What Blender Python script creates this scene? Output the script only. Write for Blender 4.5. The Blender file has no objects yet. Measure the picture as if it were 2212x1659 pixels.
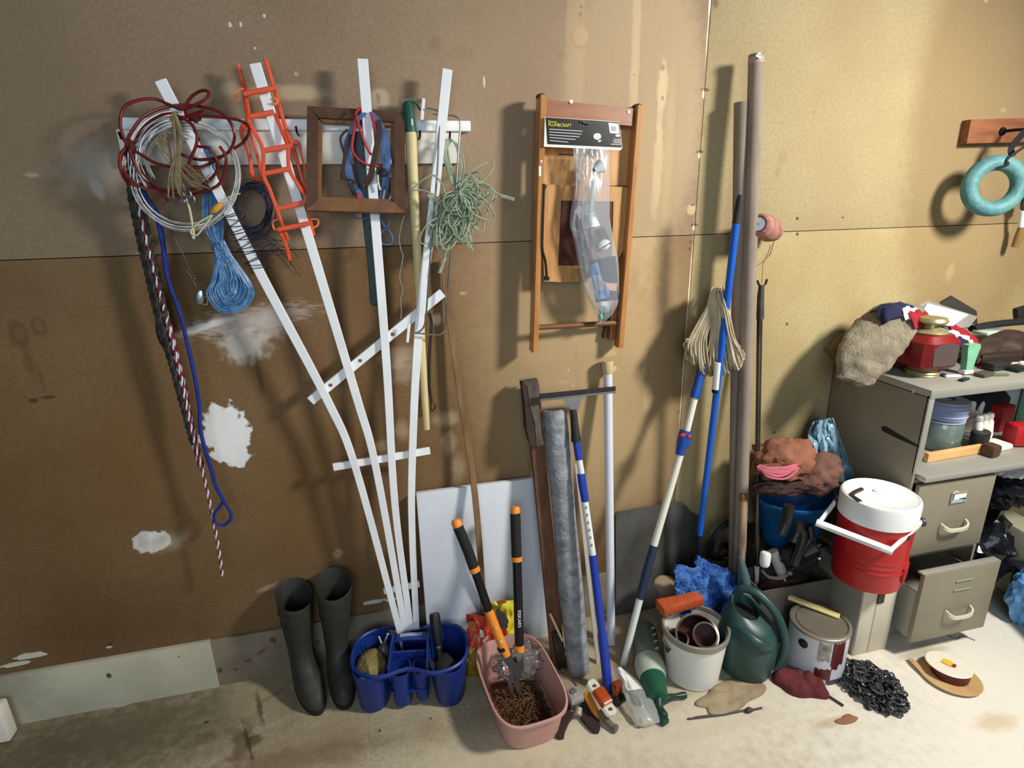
import bpy, bmesh, math, random
import numpy as np
from mathutils import Vector, Matrix, Quaternion, noise as mnoise
random.seed(7)
sc = bpy.context.scene
col = sc.collection
PI = math.pi
# ------------------------------------------------------------------ camera, world, lights, exposure
S, HC, CX, CY, F = 1.95, 1.70625, 1106.0, 829.5, 1251.139
R = np.array([[0.97207936, -0.08894674, 0.21714097],
              [-0.23381682, -0.28914071, 0.9282927],
              [-0.01978431, -0.95314539, -0.30186496]])
CAM = np.array([0.0, -S, HC])
cam = bpy.data.cameras.new('camera'); cam.sensor_fit = 'HORIZONTAL'; cam.sensor_width = 36.0
cam.lens = F / 2212.0 * 36.0; cam.clip_start = 0.02
co = bpy.data.objects.new('camera', cam); col.objects.link(co)
m = Matrix.Identity(4)
for i in range(3):
    m[i][0] = R[i][0]; m[i][1] = -R[i][1]; m[i][2] = -R[i][2]; m[i][3] = CAM[i]
co.matrix_world = m
sc.camera = co
w = bpy.data.worlds.new('garage_air'); sc.world = w; w.use_nodes = True
w.node_tree.nodes['Background'].inputs[0].default_value = (0.86, 0.94, 1.0, 1)
w.node_tree.nodes['Background'].inputs[1].default_value = 0.08
def area(name, loc, target, size, power, color):
    l = bpy.data.lights.new(name, 'AREA'); l.shape = 'DISK'; l.size = size; l.energy = power; l.color = color
    o = bpy.data.objects.new(name, l); col.objects.link(o); o.location = loc
    o.rotation_euler = (Vector(target) - Vector(loc)).to_track_quat('-Z', 'Y').to_euler()
    return o
sl = bpy.data.lights.new('shaded_ceiling_lamp', 'SPOT'); sl.energy = 365; sl.color = (1.0, 0.96, 0.88); sl.spot_size = math.radians(132); sl.spot_blend = 1.0; sl.shadow_soft_size = 0.20
so = bpy.data.objects.new('shaded_ceiling_lamp', sl); col.objects.link(so); so.location = (2.50, -1.66, 2.55)
so.rotation_euler = (Vector((0.95, -0.2, 0.55)) - Vector((2.50, -1.66, 2.55))).to_track_quat('-Z', 'Y').to_euler()
area('cool_fill_light', (-0.6, -4.6, 2.3), (0.2, 0, 1.3), 2.4, 66, (0.72, 0.88, 1.0))  # unseen cool fill light from the front left, added to brighten the whites
sc.view_settings.view_transform = 'Standard'; sc.view_settings.look = 'None'
sc.view_settings.gamma = 1.0; sc.view_settings.use_curve_mapping = False
sc.view_settings.exposure = 0.0
# ------------------------------------------------------------------ geometry helpers
def ray(px, py): return R @ np.array([(px - CX) / F, (py - CY) / F, 1.0])
def W(px, py, d=0.0):                       # point seen at px,py standing d in front of the back wall
    r = ray(px, py); return CAM + r * ((S - d) / r[1])
def FL(px, py, z=0.0):                      # point seen at px,py at height z
    r = ray(px, py); return CAM + r * ((z - HC) / r[2])
def XP(px, py, x):
    r = ray(px, py); return CAM + r * (x / r[0])
def V3(p): return Vector((float(p[0]), float(p[1]), float(p[2])))
def cr(pts, n=8, closed=False):             # Catmull-Rom through points
    P = [np.array(p, float) for p in pts]; N = len(P)
    if N < 3 and not closed: return [P[0] + (P[-1] - P[0]) * t / n for t in range(n + 1)]
    out = []
    for i in range(N if closed else N - 1):
        if closed: a, b, c, d = P[i - 1], P[i], P[(i + 1) % N], P[(i + 2) % N]
        else:
            b, c = P[i], P[i + 1]; a = P[i - 1] if i else b * 2 - c; d = P[i + 2] if i + 2 < N else c * 2 - b
        for k in range(n):
            t = k / n
            out.append(0.5 * ((2 * b) + (c - a) * t + (2 * a - 5 * b + 4 * c - d) * t * t + (3 * b - a - 3 * c + d) * t ** 3))
    if not closed: out.append(P[-1])
    return out
def circ(n, r=1.0, ry=None):
    ry = r if ry is None else ry
    return [(r * math.cos(2 * PI * i / n), ry * math.sin(2 * PI * i / n)) for i in range(n)]
def rect(w, t): return [(-w / 2, -t / 2), (w / 2, -t / 2), (w / 2, t / 2), (-w / 2, t / 2)]
def rrect(w, t, b):
    w /= 2; t /= 2
    return [(-w + b, -t), (w - b, -t), (w, -t + b), (w, t - b), (w - b, t), (-w + b, t), (-w, t - b), (-w, -t + b)]
def nz(v, s=1.0, o=0.0): return mnoise.noise(Vector((v[0] * s + o, v[1] * s + o * 1.7, v[2] * s - o)))
WL = {}
class MB:
    def __init__(s): s.v = []; s.f = []; s.mi = []
    def add(s, vs, fs, m=0):
        o = len(s.v); s.v += [tuple(float(c) for c in p) for p in vs]
        s.f += [tuple(i + o for i in f) for f in fs]; s.mi += [m] * len(fs); return s
    def box(s, c, d, M=None, bev=0.0, m=0):
        x, y, z = d[0] / 2, d[1] / 2, d[2] / 2; b = min(bev, x * .9, y * .9, z * .9)
        M = M or Matrix.Identity(3); c = V3(c)
        if b <= 0:
            vs = [(i * x, j * y, k * z) for i in (-1, 1) for j in (-1, 1) for k in (-1, 1)]
            fs = [(0, 1, 3, 2), (4, 6, 7, 5), (0, 4, 5, 1), (2, 3, 7, 6), (0, 2, 6, 4), (1, 5, 7, 3)]
        else:
            bm = bmesh.new(); bmesh.ops.create_cube(bm, size=1)
            for v in bm.verts: v.co = Vector((v.co.x * x * 2, v.co.y * y * 2, v.co.z * z * 2))
            bmesh.ops.bevel(bm, geom=bm.edges[:], offset=b, segments=2, profile=.5, affect='EDGES')
            bm.verts.index_update(); vs = [v.co.copy() for v in bm.verts]; fs = [[v.index for v in f.verts] for f in bm.faces]; bm.free()
        return s.add([M @ Vector(v) + c for v in vs], fs, m)
    def sweep(s, path, prof, up=None, closed=False, cap=True, scale=None, m=0, twist=0):
        P = [V3(p) for p in path]; N = len(P); n = len(prof)
        T = []
        for i in range(N):
            a = P[i - 1] if (i or closed) else P[i]; b = P[(i + 1) % N] if (i < N - 1 or closed) else P[i]
            t = (b - a); T.append(t.normalized() if t.length > 1e-9 else (T[-1] if T else Vector((0, 0, 1))))
        if up is None:
            h = Vector((0, 1, 0)) if abs(T[0].y) < .9 else Vector((1, 0, 0)); nrm = (h - T[0] * h.dot(T[0])).normalized()
        vs = []
        for i in range(N):
            if up is not None:
                u = up[i] if isinstance(up, list) else up; u = V3(u); nrm = (u - T[i] * u.dot(T[i])).normalized()
            elif i:
                q = T[i - 1].rotation_difference(T[i]); nrm = q @ nrm; nrm = (nrm - T[i] * nrm.dot(T[i])).normalized()
            x = nrm.cross(T[i]); sc_ = scale[i] if scale is not None else 1.0
            sx, sy = sc_ if isinstance(sc_, tuple) else (sc_, sc_)
            ca, sa = math.cos(twist * i), math.sin(twist * i)
            for (a, b) in prof:
                aa, bb = a * ca - b * sa, a * sa + b * ca
                vs.append(P[i] + x * (aa * sx) + nrm * (bb * sy))
        fs = []
        for i in range(N if closed else N - 1):
            j = (i + 1) % N
            for k in range(n):
                l = (k + 1) % n; fs.append((i * n + k, i * n + l, j * n + l, j * n + k))
        if cap and not closed: fs += [tuple(range(n - 1, -1, -1)), tuple((N - 1) * n + k for k in range(n))]
        return s.add(vs, fs, m)
    def tube(s, path, r, n=8, closed=False, cap=True, m=0):
        if isinstance(r, (list, tuple)): return s.sweep(path, circ(n), None, closed, cap, list(r), m)
        return s.sweep(path, circ(n, r), None, closed, cap, None, m)
    def lathe(s, prof, c, axis=(0, 0, 1), n=32, sx=1.0, sy=1.0, ref=None, m=0, cap=False):
        ax = V3(axis).normalized(); c = V3(c)
        h = V3(ref) if ref is not None else (Vector((1, 0, 0)) if abs(ax.x) < .9 else Vector((0, 1, 0)))
        x = (h - ax * h.dot(ax)).normalized(); y = ax.cross(x); vs = []
        for (r, z) in prof:
            for i in range(n):
                a = 2 * PI * i / n; vs.append(c + ax * z + x * (r * sx * math.cos(a)) + y * (r * sy * math.sin(a)))
        fs = []
        for i in range(len(prof) - 1):
            for k in range(n):
                l = (k + 1) % n; fs.append((i * n + k, i * n + l, (i + 1) * n + l, (i + 1) * n + k))
        if cap: fs += [tuple(range(n - 1, -1, -1)), tuple((len(prof) - 1) * n + k for k in range(n))]
        return s.add(vs, fs, m)
    def loft(s, rings, cap0=True, cap1=True, m=0):
        n = len(rings[0]); vs = [p for r in rings for p in r]; fs = []
        for i in range(len(rings) - 1):
            for k in range(n):
                l = (k + 1) % n; fs.append((i * n + k, i * n + l, (i + 1) * n + l, (i + 1) * n + k))
        if cap0: fs.append(tuple(range(n - 1, -1, -1)))
        if cap1: fs.append(tuple((len(rings) - 1) * n + k for k in range(n)))
        return s.add(vs, fs, m)
    def plate(s, pts, off, m=0):            # polygon extruded by the vector off
        P = [V3(p) for p in pts]; o = V3(off); n = len(P)
        fs = [tuple(range(n)), tuple(range(2 * n - 1, n - 1, -1))]
        fs += [(k, k + n, (k + 1) % n + n, (k + 1) % n) for k in range(n)]
        return s.add(P + [p + o for p in P], fs, m)
    def grid(s, fn, nu, nv, th=0.0, m=0):   # fn(u,v)->point; th: thickness along the normal
        A = [[V3(fn(i / nu, j / nv)) for j in range(nv + 1)] for i in range(nu + 1)]
        vs = [p for r in A for p in r]; n1 = nv + 1
        fs = [(i * n1 + j, (i + 1) * n1 + j, (i + 1) * n1 + j + 1, i * n1 + j + 1) for i in range(nu) for j in range(nv)]
        if th:
            o = len(vs); B = []
            for i in range(nu + 1):
                for j in range(nv + 1):
                    a = A[min(i + 1, nu)][j] - A[max(i - 1, 0)][j]; b = A[i][min(j + 1, nv)] - A[i][max(j - 1, 0)]
                    nn = a.cross(b); nn = nn.normalized() if nn.length > 1e-12 else Vector((0, 0, 1)); B.append(A[i][j] - nn * th)
            vs += B; fs += [tuple(reversed([q + o for q in f])) for f in fs]
            ed = [i * n1 for i in range(nu + 1)] + [nu * n1 + j for j in range(1, nv + 1)] + [i * n1 + nv for i in range(nu - 1, -1, -1)] + [j for j in range(nv - 1, 0, -1)]
            for k in range(len(ed)):
                a, b = ed[k], ed[(k + 1) % len(ed)]; fs.append((b, a, a + o, b + o))
        return s.add(vs, fs, m)
    def lump(s, c, r, seed=0, amp=.25, fr=2.0, sub=3, M=None, flat=None, m=0, ridge=0.0):
        bm = bmesh.new(); bmesh.ops.create_icosphere(bm, subdivisions=sub, radius=1); vs = []
        for v in bm.verts:
            p = v.co; k = 1 + amp * nz(p, fr, seed * 3.1) + amp * .5 * nz(p, fr * 2.3, seed * 5.7)
            if ridge: k += ridge * (abs(nz(p, fr * 1.7, seed * 2.3)) - .25)
            q = Vector((p.x * r[0] * k, p.y * r[1] * k, p.z * r[2] * k))
            if M: q = M @ q
            q = q + V3(c)
            if flat is not None and q.z < flat: q.z = flat + (q.z - flat) * .02
            vs.append(q)
        bm.verts.index_update(); fs = [[v.index for v in f.verts] for f in bm.faces]; bm.free()
        return s.add(vs, fs, m)
    def build(s, name, mat, parent=None, loc=None, ang=35, smooth=True):
        v = np.array(s.v)
        if parent is not None: o = WL[parent.name]
        else: o = np.array(loc) if loc is not None else np.array([(v[:, 0].min() + v[:, 0].max()) / 2, (v[:, 1].min() + v[:, 1].max()) / 2, v[:, 2].min()])
        me = bpy.data.meshes.new(name); me.from_pydata((v - o).tolist(), [], s.f)
        for mm in (mat if isinstance(mat, (list, tuple)) else [mat]): me.materials.append(mm)
        me.polygons.foreach_set('material_index', s.mi)
        me.polygons.foreach_set('use_smooth', [smooth] * len(s.f))
        me.validate(); me.update()
        bm = bmesh.new(); bm.from_mesh(me); bmesh.ops.recalc_face_normals(bm, faces=bm.faces); bm.to_mesh(me); bm.free()
        if smooth: me.set_sharp_from_angle(angle=math.radians(ang))
        ob = bpy.data.objects.new(name, me); col.objects.link(ob)
        if parent is not None: ob.parent = parent; WL[ob.name] = o
        else: ob.location = o; WL[ob.name] = o
        return ob
def tag(o, label=None, cat=None, group=None, kind=None):
    if label: o['label'] = label
    if cat: o['category'] = cat
    if group: o['group'] = group
    if kind: o['kind'] = kind
    return o
def thing(name, label, cat, loc, group=None):
    o = bpy.data.objects.new(name, None); col.objects.link(o); o.empty_display_size = .05
    o.location = V3(loc); WL[o.name] = np.array([float(c) for c in loc]); return tag(o, label, cat, group)
def rotz(a): return Matrix.Rotation(a, 3, 'Z')
def twisted(mb, path, r, turns_per_m, ms=(0, 1), n=6, k=1):   # two or more strands laid round each other
    P = [V3(p) for p in path]; L = [0.0]
    for a, b in zip(P, P[1:]): L.append(L[-1] + (b - a).length)
    for j, mi in enumerate(ms):
        pts = []
        for i, p in enumerate(P):
            t = (P[min(i + 1, len(P) - 1)] - P[max(i - 1, 0)]).normalized(); h = Vector((0, 1, 0)); x = (h - t * h.dot(t)).normalized(); y = t.cross(x)
            a = 2 * PI * (L[i] * turns_per_m + j / len(ms)); pts.append(p + x * (r * .55 * math.cos(a)) + y * (r * .55 * math.sin(a)))
        mb.tube(pts, r * .62, n, m=mi)
def resample(path, step):
    P = [V3(p) for p in path]; out = [P[0]]; acc = 0
    for a, b in zip(P, P[1:]):
        L = (b - a).length; pos = step - acc
        while pos <= L and L > 0: out.append(a + (b - a) * (pos / L)); pos += step
        acc = (acc + L) % step
    out.append(P[-1]); return out
# ------------------------------------------------------------------ materials
def lin(c): return tuple(((x / 255) / 12.92 if x / 255 <= .04045 else ((x / 255 + .055) / 1.055) ** 2.4) for x in c[:3]) + (1.0,)
MATS = {}
def mk(name, c, rough=.55, metal=0.0, c2=None, scale=12.0, stretch=(1, 1, 1), bump=0.0, bscale=None, trans=0.0, alpha=1.0, ior=1.45, coat=0.0, lo=.35, hi=.65, sheen=0.0, detail=4.0, spec=None):
    mt = bpy.data.materials.new(name); mt.use_nodes = True; nt = mt.node_tree; b = nt.nodes['Principled BSDF']
    b.inputs['Base Color'].default_value = lin(c); b.inputs['Roughness'].default_value = rough; b.inputs['Metallic'].default_value = metal
    b.inputs['Transmission Weight'].default_value = trans; b.inputs['Alpha'].default_value = alpha; b.inputs['IOR'].default_value = ior
    b.inputs['Coat Weight'].default_value = coat
    if spec is not None: b.inputs['Specular IOR Level'].default_value = spec
    if sheen: b.inputs['Sheen Weight'].default_value = sheen
    if c2 or bump:
        tc = nt.nodes.new('ShaderNodeTexCoord'); mp = nt.nodes.new('ShaderNodeMapping'); mp.inputs['Scale'].default_value = stretch
        nt.links.new(tc.outputs['Object'], mp.inputs['Vector'])
    if c2:
        n = nt.nodes.new('ShaderNodeTexNoise'); n.inputs['Scale'].default_value = scale; n.inputs['Detail'].default_value = detail; n.inputs['Roughness'].default_value = .6
        nt.links.new(mp.outputs[0], n.inputs['Vector'])
        rp = nt.nodes.new('ShaderNodeMapRange'); rp.inputs['From Min'].default_value = lo; rp.inputs['From Max'].default_value = hi
        nt.links.new(n.outputs['Fac'], rp.inputs['Value'])
        mx = nt.nodes.new('ShaderNodeMix'); mx.data_type = 'RGBA'; mx.inputs['A'].default_value = lin(c); mx.inputs['B'].default_value = lin(c2)
        nt.links.new(rp.outputs['Result'], mx.inputs['Factor']); nt.links.new(mx.outputs['Result'], b.inputs['Base Color'])
    if bump:
        n2 = nt.nodes.new('ShaderNodeTexNoise'); n2.inputs['Scale'].default_value = bscale or scale * 3; n2.inputs['Detail'].default_value = 3
        nt.links.new(mp.outputs[0], n2.inputs['Vector'])
        bp = nt.nodes.new('ShaderNodeBump'); bp.inputs['Strength'].default_value = bump; bp.inputs['Distance'].default_value = .01
        nt.links.new(n2.outputs['Fac'], bp.inputs['Height']); nt.links.new(bp.outputs[0], b.inputs['Normal'])
    MATS[name] = mt; return mt
def film(name, c, op=.18, rough=.12):       # thin clear plastic: mostly see-through, glossy
    mt = bpy.data.materials.new(name); mt.use_nodes = True; nt = mt.node_tree; b = nt.nodes['Principled BSDF']
    b.inputs['Base Color'].default_value = lin(c); b.inputs['Roughness'].default_value = rough
    tr = nt.nodes.new('ShaderNodeBsdfTransparent'); gl = nt.nodes.new('ShaderNodeBsdfGlossy'); gl.inputs['Roughness'].default_value = rough
    mx = nt.nodes.new('ShaderNodeMixShader'); mx.inputs[0].default_value = op; m2 = nt.nodes.new('ShaderNodeMixShader')
    fr = nt.nodes.new('ShaderNodeFresnel'); fr.inputs['IOR'].default_value = 1.5
    nt.links.new(tr.outputs[0], mx.inputs[1]); nt.links.new(b.outputs[0], mx.inputs[2])
    nt.links.new(fr.outputs[0], m2.inputs[0]); nt.links.new(mx.outputs[0], m2.inputs[1]); nt.links.new(gl.outputs[0], m2.inputs[2])
    nt.links.new(m2.outputs[0], nt.nodes['Material Output'].inputs['Surface']); return mt
def patchy(name, base, base2, patches, plane='XZ', nscale=2.5, bump=.15, rough=.85, fine=None):
    """dry surface with stains, dabs of filler and some painted-in light and shade; patches: (u, v, ru, rv, rot, colour, strength, softness, ragged)"""
    mt = bpy.data.materials.new(name); mt.use_nodes = True; nt = mt.node_tree; L = nt.links.new; b = nt.nodes['Principled BSDF']
    b.inputs['Roughness'].default_value = rough; b.inputs['Specular IOR Level'].default_value = .25
    tc = nt.nodes.new('ShaderNodeTexCoord'); src = tc.outputs['Object']
    def noise(sc_, det, st=(1, 1, 1)):
        mp = nt.nodes.new('ShaderNodeMapping'); mp.inputs['Scale'].default_value = st; L(src, mp.inputs['Vector'])
        n = nt.nodes.new('ShaderNodeTexNoise'); n.inputs['Scale'].default_value = sc_; n.inputs['Detail'].default_value = det; L(mp.outputs[0], n.inputs['Vector']); return n.outputs['Fac']
    def mr(v, a, b_, c=0, d=1):
        n = nt.nodes.new('ShaderNodeMapRange'); n.interpolation_type = 'SMOOTHSTEP'
        for k, x in zip(('From Min', 'From Max', 'To Min', 'To Max'), (a, b_, c, d)): n.inputs[k].default_value = x
        L(v, n.inputs['Value']); return n.outputs['Result']
    def mix(f, A, B):
        n = nt.nodes.new('ShaderNodeMix'); n.data_type = 'RGBA'
        for k, x in (('A', A), ('B', B)):
            if isinstance(x, tuple): n.inputs[k].default_value = x
            else: L(x, n.inputs[k])
        if isinstance(f, float): n.inputs['Factor'].default_value = f
        else: L(f, n.inputs['Factor'])
        return n.outputs['Result']
    c = mix(mr(noise(nscale, 5), .3, .7), lin(base), lin(base2))
    if fine: c = mix(mr(noise(90, 2), .35, .75, 0, .5), c, lin(fine))
    rag = noise(28, 4); rag2 = noise(28, 4, (1, 1, 5))
    for (u, v, ru, rv, rot, cc, st, so, rg) in patches:
        mp = nt.nodes.new('ShaderNodeMapping'); mp.vector_type = 'TEXTURE'
        if plane == 'XZ':
            mp.inputs['Location'].default_value = (u, 0, v); mp.inputs['Rotation'].default_value = (0, -rot, 0); mp.inputs['Scale'].default_value = (ru, 1000, rv)
        else:
            mp.inputs['Location'].default_value = (u, v, 0); mp.inputs['Rotation'].default_value = (0, 0, rot); mp.inputs['Scale'].default_value = (ru, rv, 1000)
        L(src, mp.inputs['Vector'])
        ln = nt.nodes.new('ShaderNodeVectorMath'); ln.operation = 'LENGTH'; L(mp.outputs[0], ln.inputs[0])
        ad = nt.nodes.new('ShaderNodeMath'); ad.operation = 'MULTIPLY_ADD'; L(rag2 if rg < 0 else rag, ad.inputs[0]); ad.inputs[1].default_value = abs(rg) * 2
        a2 = nt.nodes.new('ShaderNodeMath'); a2.operation = 'ADD'; L(ln.outputs['Value'], a2.inputs[0]); a2.inputs[1].default_value = -abs(rg); L(a2.outputs[0], ad.inputs[2])
        c = mix(mr(ad.outputs[0], 1 + so, 1 - so, 0, st), c, lin(cc))
    L(c, b.inputs['Base Color'])
    if bump:
        bp = nt.nodes.new('ShaderNodeBump'); bp.inputs['Strength'].default_value = bump; bp.inputs['Distance'].default_value = .004; L(noise(140, 3), bp.inputs['Height']); L(bp.outputs[0], b.inputs['Normal'])
    MATS[name] = mt; return mt
# shared materials
WHITEP = mk('white_paint', (248, 249, 252), .45, c2=(236, 238, 242), scale=9)
CREAMP = mk('cream_paint', (236, 232, 222), .5, c2=(222, 216, 204), scale=9)
STEEL = mk('bright_steel', (190, 192, 195), .3, 1.0)
DULLST = mk('dull_steel', (120, 118, 116), .45, 1.0)
BLACKP = mk('black_plastic', (24, 24, 26), .45)
BLACKR = mk('black_rubber', (30, 30, 30), .7, c2=(44, 43, 40), scale=20)
DARKC = mk('dark_cord', (36, 33, 36), .75, c2=(62, 57, 52), scale=60)
WOODL = mk('light_wood', (196, 150, 92), .5, c2=(168, 120, 68), scale=5, stretch=(6, 6, 1))
WOODM = mk('walnut_wood', (150, 92, 46), .42, c2=(112, 66, 32), scale=5, stretch=(7, 7, 1))
WOODD = mk('dark_stained_wood', (92, 58, 34), .5, c2=(66, 40, 24), scale=5, stretch=(6, 6, 1))
# ================================================================== THE ROOM
SEAM = 1.574; VS = 1.146
def mpp(px, py): return abs(W(px + 10, py)[0] - W(px - 10, py)[0]) / 20
def wp(px, py, rx, ry, c, st, so=.35, rg=.5, rot=0.0):
    p = W(px, py); k = mpp(px, py); return (p[0], p[2], rx * k, ry * k, rot, c, st, so, rg)
CW, CB, CD, CR = (226, 226, 222), (206, 184, 150), (74, 48, 28), (88, 56, 34)
WPATCH = [
    wp(488, 938, 52, 72, (244, 244, 242), 1.0, .10, .75), wp(510, 990, 28, 22, (244, 244, 242), .95, .12, .8), wp(470, 900, 26, 26, (240, 238, 234), .8, .2, .8), wp(328, 1170, 44, 30, (240, 242, 242), 1.0, .08, .55), wp(352, 1172, 46, 24, (214, 196, 172), .4, .6, .7),
    wp(203, 362, 62, 50, CW, .42, .8, .9), wp(212, 412, 11, 26, CW, .5, .5, .6, .3), wp(70, 378, 15, 5, CW, .5, .5, .5),
    wp(545, 690, 125, 26, (206, 196, 188), .6, .5, -1.1, .12), wp(440, 706, 60, 9, CW, .7, .4, .8, .25), wp(528, 745, 48, 38, (226, 220, 212), .65, .5, .9), wp(585, 700, 40, 30, (214, 206, 198), .55, .5, 1.2), wp(560, 805, 6, 48, CD, .45, .5, .6), wp(640, 720, 22, 20, (120, 88, 62), .5, .6, .8),
    wp(625, 199, 82, 15, CB, .62, .4, .35), wp(500, 192, 24, 14, CB, .4, .5, .5), wp(600, 205, 105, 13, CB, .4, .5, .5), wp(818, 216, 23, 23, (204, 184, 158), .7, .3, .35), wp(817, 214, 4, 12, (128, 104, 80), .6, .5, .4), wp(862, 772, 34, 22, (204, 184, 160), .42, .6, .9), wp(868, 800, 24, 26, (204, 184, 160), .32, .6, 1.0), wp(866, 930, 18, 18, CB, .4, .7, .8), wp(826, 962, 22, 12, CB, .35, .7, .8), wp(965, 905, 24, 14, CB, .4, .7, .8), wp(970, 958, 14, 24, CB, .4, .6, .6), wp(990, 1010, 14, 30, CB, .3, .7, .7), wp(943, 690, 10, 12, (214, 198, 178), .6, .5, .5), wp(1000, 634, 7, 4, CB, .5, .5, .4), wp(730, 1196, 9, 12, (196, 168, 136), .6, .4, .9), wp(585, 1268, 28, 7, (196, 170, 140), .5, .5, .8, .2),
    wp(497, 53, 4, 6, CW, .9, .2, .4), wp(520, 53, 3, 6, CW, .9, .2, .4), wp(571, 34, 3, 4, CW, .9, .2, .4), wp(551, 104, 3, 3, CW, .8, .3, .4), wp(640, 160, 5, 4, CB, .7, .3, .4), wp(1046, 177, 2.2, 11, (240, 240, 232), .95, .2, .2),
    wp(40, 722, 22, 34, CR, .55, .4, .4), wp(42, 722, 11, 20, (126, 96, 66), .6, .4, .4), wp(84, 706, 18, 24, CR, .5, .4, .4), wp(84, 704, 9, 14, (126, 96, 66), .6, .4, .4), wp(62, 782, 12, 50, CR, .4, .6, .6), wp(72, 865, 11, 6, CD, .8, .4, .4), wp(104, 858, 17, 5, CD, .7, .4, .4), wp(90, 820, 6, 30, CR, .3, .6, .6),
    wp(1243, 100, 20, 250, (206, 178, 140), .35, .25, .15), wp(1374, 80, 9, 230, (220, 194, 156), .55, .35, .5), wp(1366, 260, 10, 140, (216, 190, 150), .45, .35, .6), wp(1431, 190, 11, 44, (224, 200, 164), .75, .3, .6), wp(1427, 230, 6, 80, (222, 198, 160), .6, .3, .9), wp(1421, 360, 10, 70, (222, 198, 158), .7, .3, .8), wp(1415, 430, 9, 40, (216, 190, 150), .6, .3, .9), wp(1444, 320, 10, 140, (210, 182, 142), .3, .4, .6), wp(1405, 560, 28, 60, (206, 178, 138), .3, .5, .9), wp(1380, 700, 30, 90, (206, 178, 138), .25, .5, .9), wp(1400, 860, 10, 26, (216, 190, 150), .4, .4, .8), wp(1310, 660, 34, 100, (206, 178, 138), .2, .6, .9),
    wp(1431, 146, 5, 6, (112, 78, 46), .9, .3, .3), wp(1431, 212, 3, 4, (112, 78, 46), .9, .3, .3), wp(1254, 31, 3, 4, CD, .9, .3, .2), wp(1255, 14, 2.5, 3, CD, .9, .3, .2), wp(1262, 44, 12, 12, (160, 128, 96), .5, .6, .5), wp(1254, 82, 19, 20, (122, 98, 70), .55, .2, .15), wp(1254, 78, 17, 17, (196, 164, 126), .8, .2, .15), wp(1210, 118, 7, 8, (120, 92, 66), .6, .5, .5), wp(1302, 110, 7, 6, (150, 118, 86), .5, .5, .5), wp(1370, 161, 2, 2, CD, .9, .3, .2), wp(940, 94, 12, 12, (110, 82, 58), .45, .6, .9), wp(1000, 116, 20, 14, (120, 92, 66), .3, .6, .9), wp(1545, 6, 6, 10, (120, 90, 70), .7, .5, .6), wp(1517, 280, 7, 14, (150, 118, 82), .4, .5, .7),
    wp(1522, 194, 10, 3, CD, .85, .3, .5), wp(1520, 204, 3, 7, (240, 232, 216), .9, .3, .5), wp(1511, 328, 8, 3, CD, .85, .3, .5), wp(1511, 336, 2.5, 5, (240, 232, 216), .9, .3, .5), wp(1500, 486, 8, 2.5, CD, .8, .3, .5), wp(1499, 492, 2.5, 5, (240, 232, 216), .8, .3, .5), wp(1494, 452, 9, 11, (216, 190, 146), .7, .25, .3), wp(1496, 442, 4, 2.5, CD, .8, .3, .4), wp(1492, 523, 4, 3, CD, .7, .3, .4), wp(1490, 538, 5, 3, CD, .8, .3, .4), wp(1464, 868, 3, 3, CD, .7, .3, .4), wp(1464, 890, 4, 2.5, CD, .7, .3, .4),
    wp(1533, 14, 2.2, 16, (244, 240, 230), .9, .3, .5), wp(1528, 80, 1.8, 40, (232, 216, 186), .7, .4, .6),
    wp(1758, 242, 6, 4, (176, 134, 84), .6, .4, .5), wp(1690, 340, 10, 12, (168, 130, 84), .4, .6, .8), wp(1680, 372, 6, 10, (160, 122, 78), .4, .6, .8), wp(1722, 472, 3, 3, CD, .85, .3, .2), wp(1722, 506, 3, 3, CD, .85, .3, .2), wp(1700, 700, 3, 3, CD, .8, .3, .2), wp(1672, 934, 3, 3, CD, .8, .3, .2), wp(1380, 948, 2.2, 2.2, CD, .9, .3, .2), wp(1820, 470, 3, 2, CD, .6, .4, .3), wp(2168, 238, 7, 4, (226, 206, 164), .6, .4, .5), wp(2052, 588, 8, 14, (222, 200, 156), .5, .5, .8), wp(2130, 1, 5, 3, CW, .8, .4, .3),
    wp(1245, 768, 5, 16, (46, 38, 30), .85, .25, .9), wp(1244, 802, 3, 10, (46, 38, 30), .85, .25, .9), wp(1249, 826, 2.6, 16, (46, 38, 30), .8, .25, .9), wp(1228, 800, 2, 3, (236, 224, 206), .9, .3, .3), wp(1238, 833, 2, 2, (236, 224, 206), .9, .3, .3), wp(1218, 825, 10, 5, (196, 158, 118), .5, .4, .4), wp(1165, 770, 30, 24, (188, 152, 116), .3, .6, .6), wp(1388, 806, 8, 12, CB, .6, .4, .4), wp(1390, 800, 4, 14, CB, .5, .4, .8), wp(1318, 762, 14, 8, (222, 198, 160), .6, .4, .5),
    wp(1370, 250, 150, 300, (206, 182, 142), .45, .18, .12), wp(2170, 250, 190, 420, (142, 116, 80), .6, .16, .12), wp(1260, 760, 200, 340, (184, 158, 118), .75, .6, .12), wp(1330, 1010, 140, 120, (184, 158, 118), .5, .6, .15), wp(1150, 250, 260, 330, (176, 150, 122), .4, .7, .3), wp(40, 200, 200, 420, (126, 110, 88), .5, .8, .5), wp(1120, 700, 70, 400, (150, 126, 100), .25, .6, .5),  # the far-left dark patch paints in vignetting
    wp(285, 1010, 90, 150, (128, 88, 52), .35, .9, .9), wp(120, 1150, 200, 180, (110, 74, 44), .4, .9, .9), wp(250, 1340, 200, 90, (98, 70, 46), .5, .9, .9), wp(700, 1120, 120, 200, (120, 84, 54), .3, .9, .9), wp(680, 700, 90, 120, (128, 96, 74), .3, .9, .9), wp(420, 220, 260, 180, (150, 122, 100), .25, .9, .9), wp(238, 1392, 4, 5, CD, .8, .4, .5), wp(236, 1398, 7, 3, CW, .8, .4, .4),
]
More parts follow.
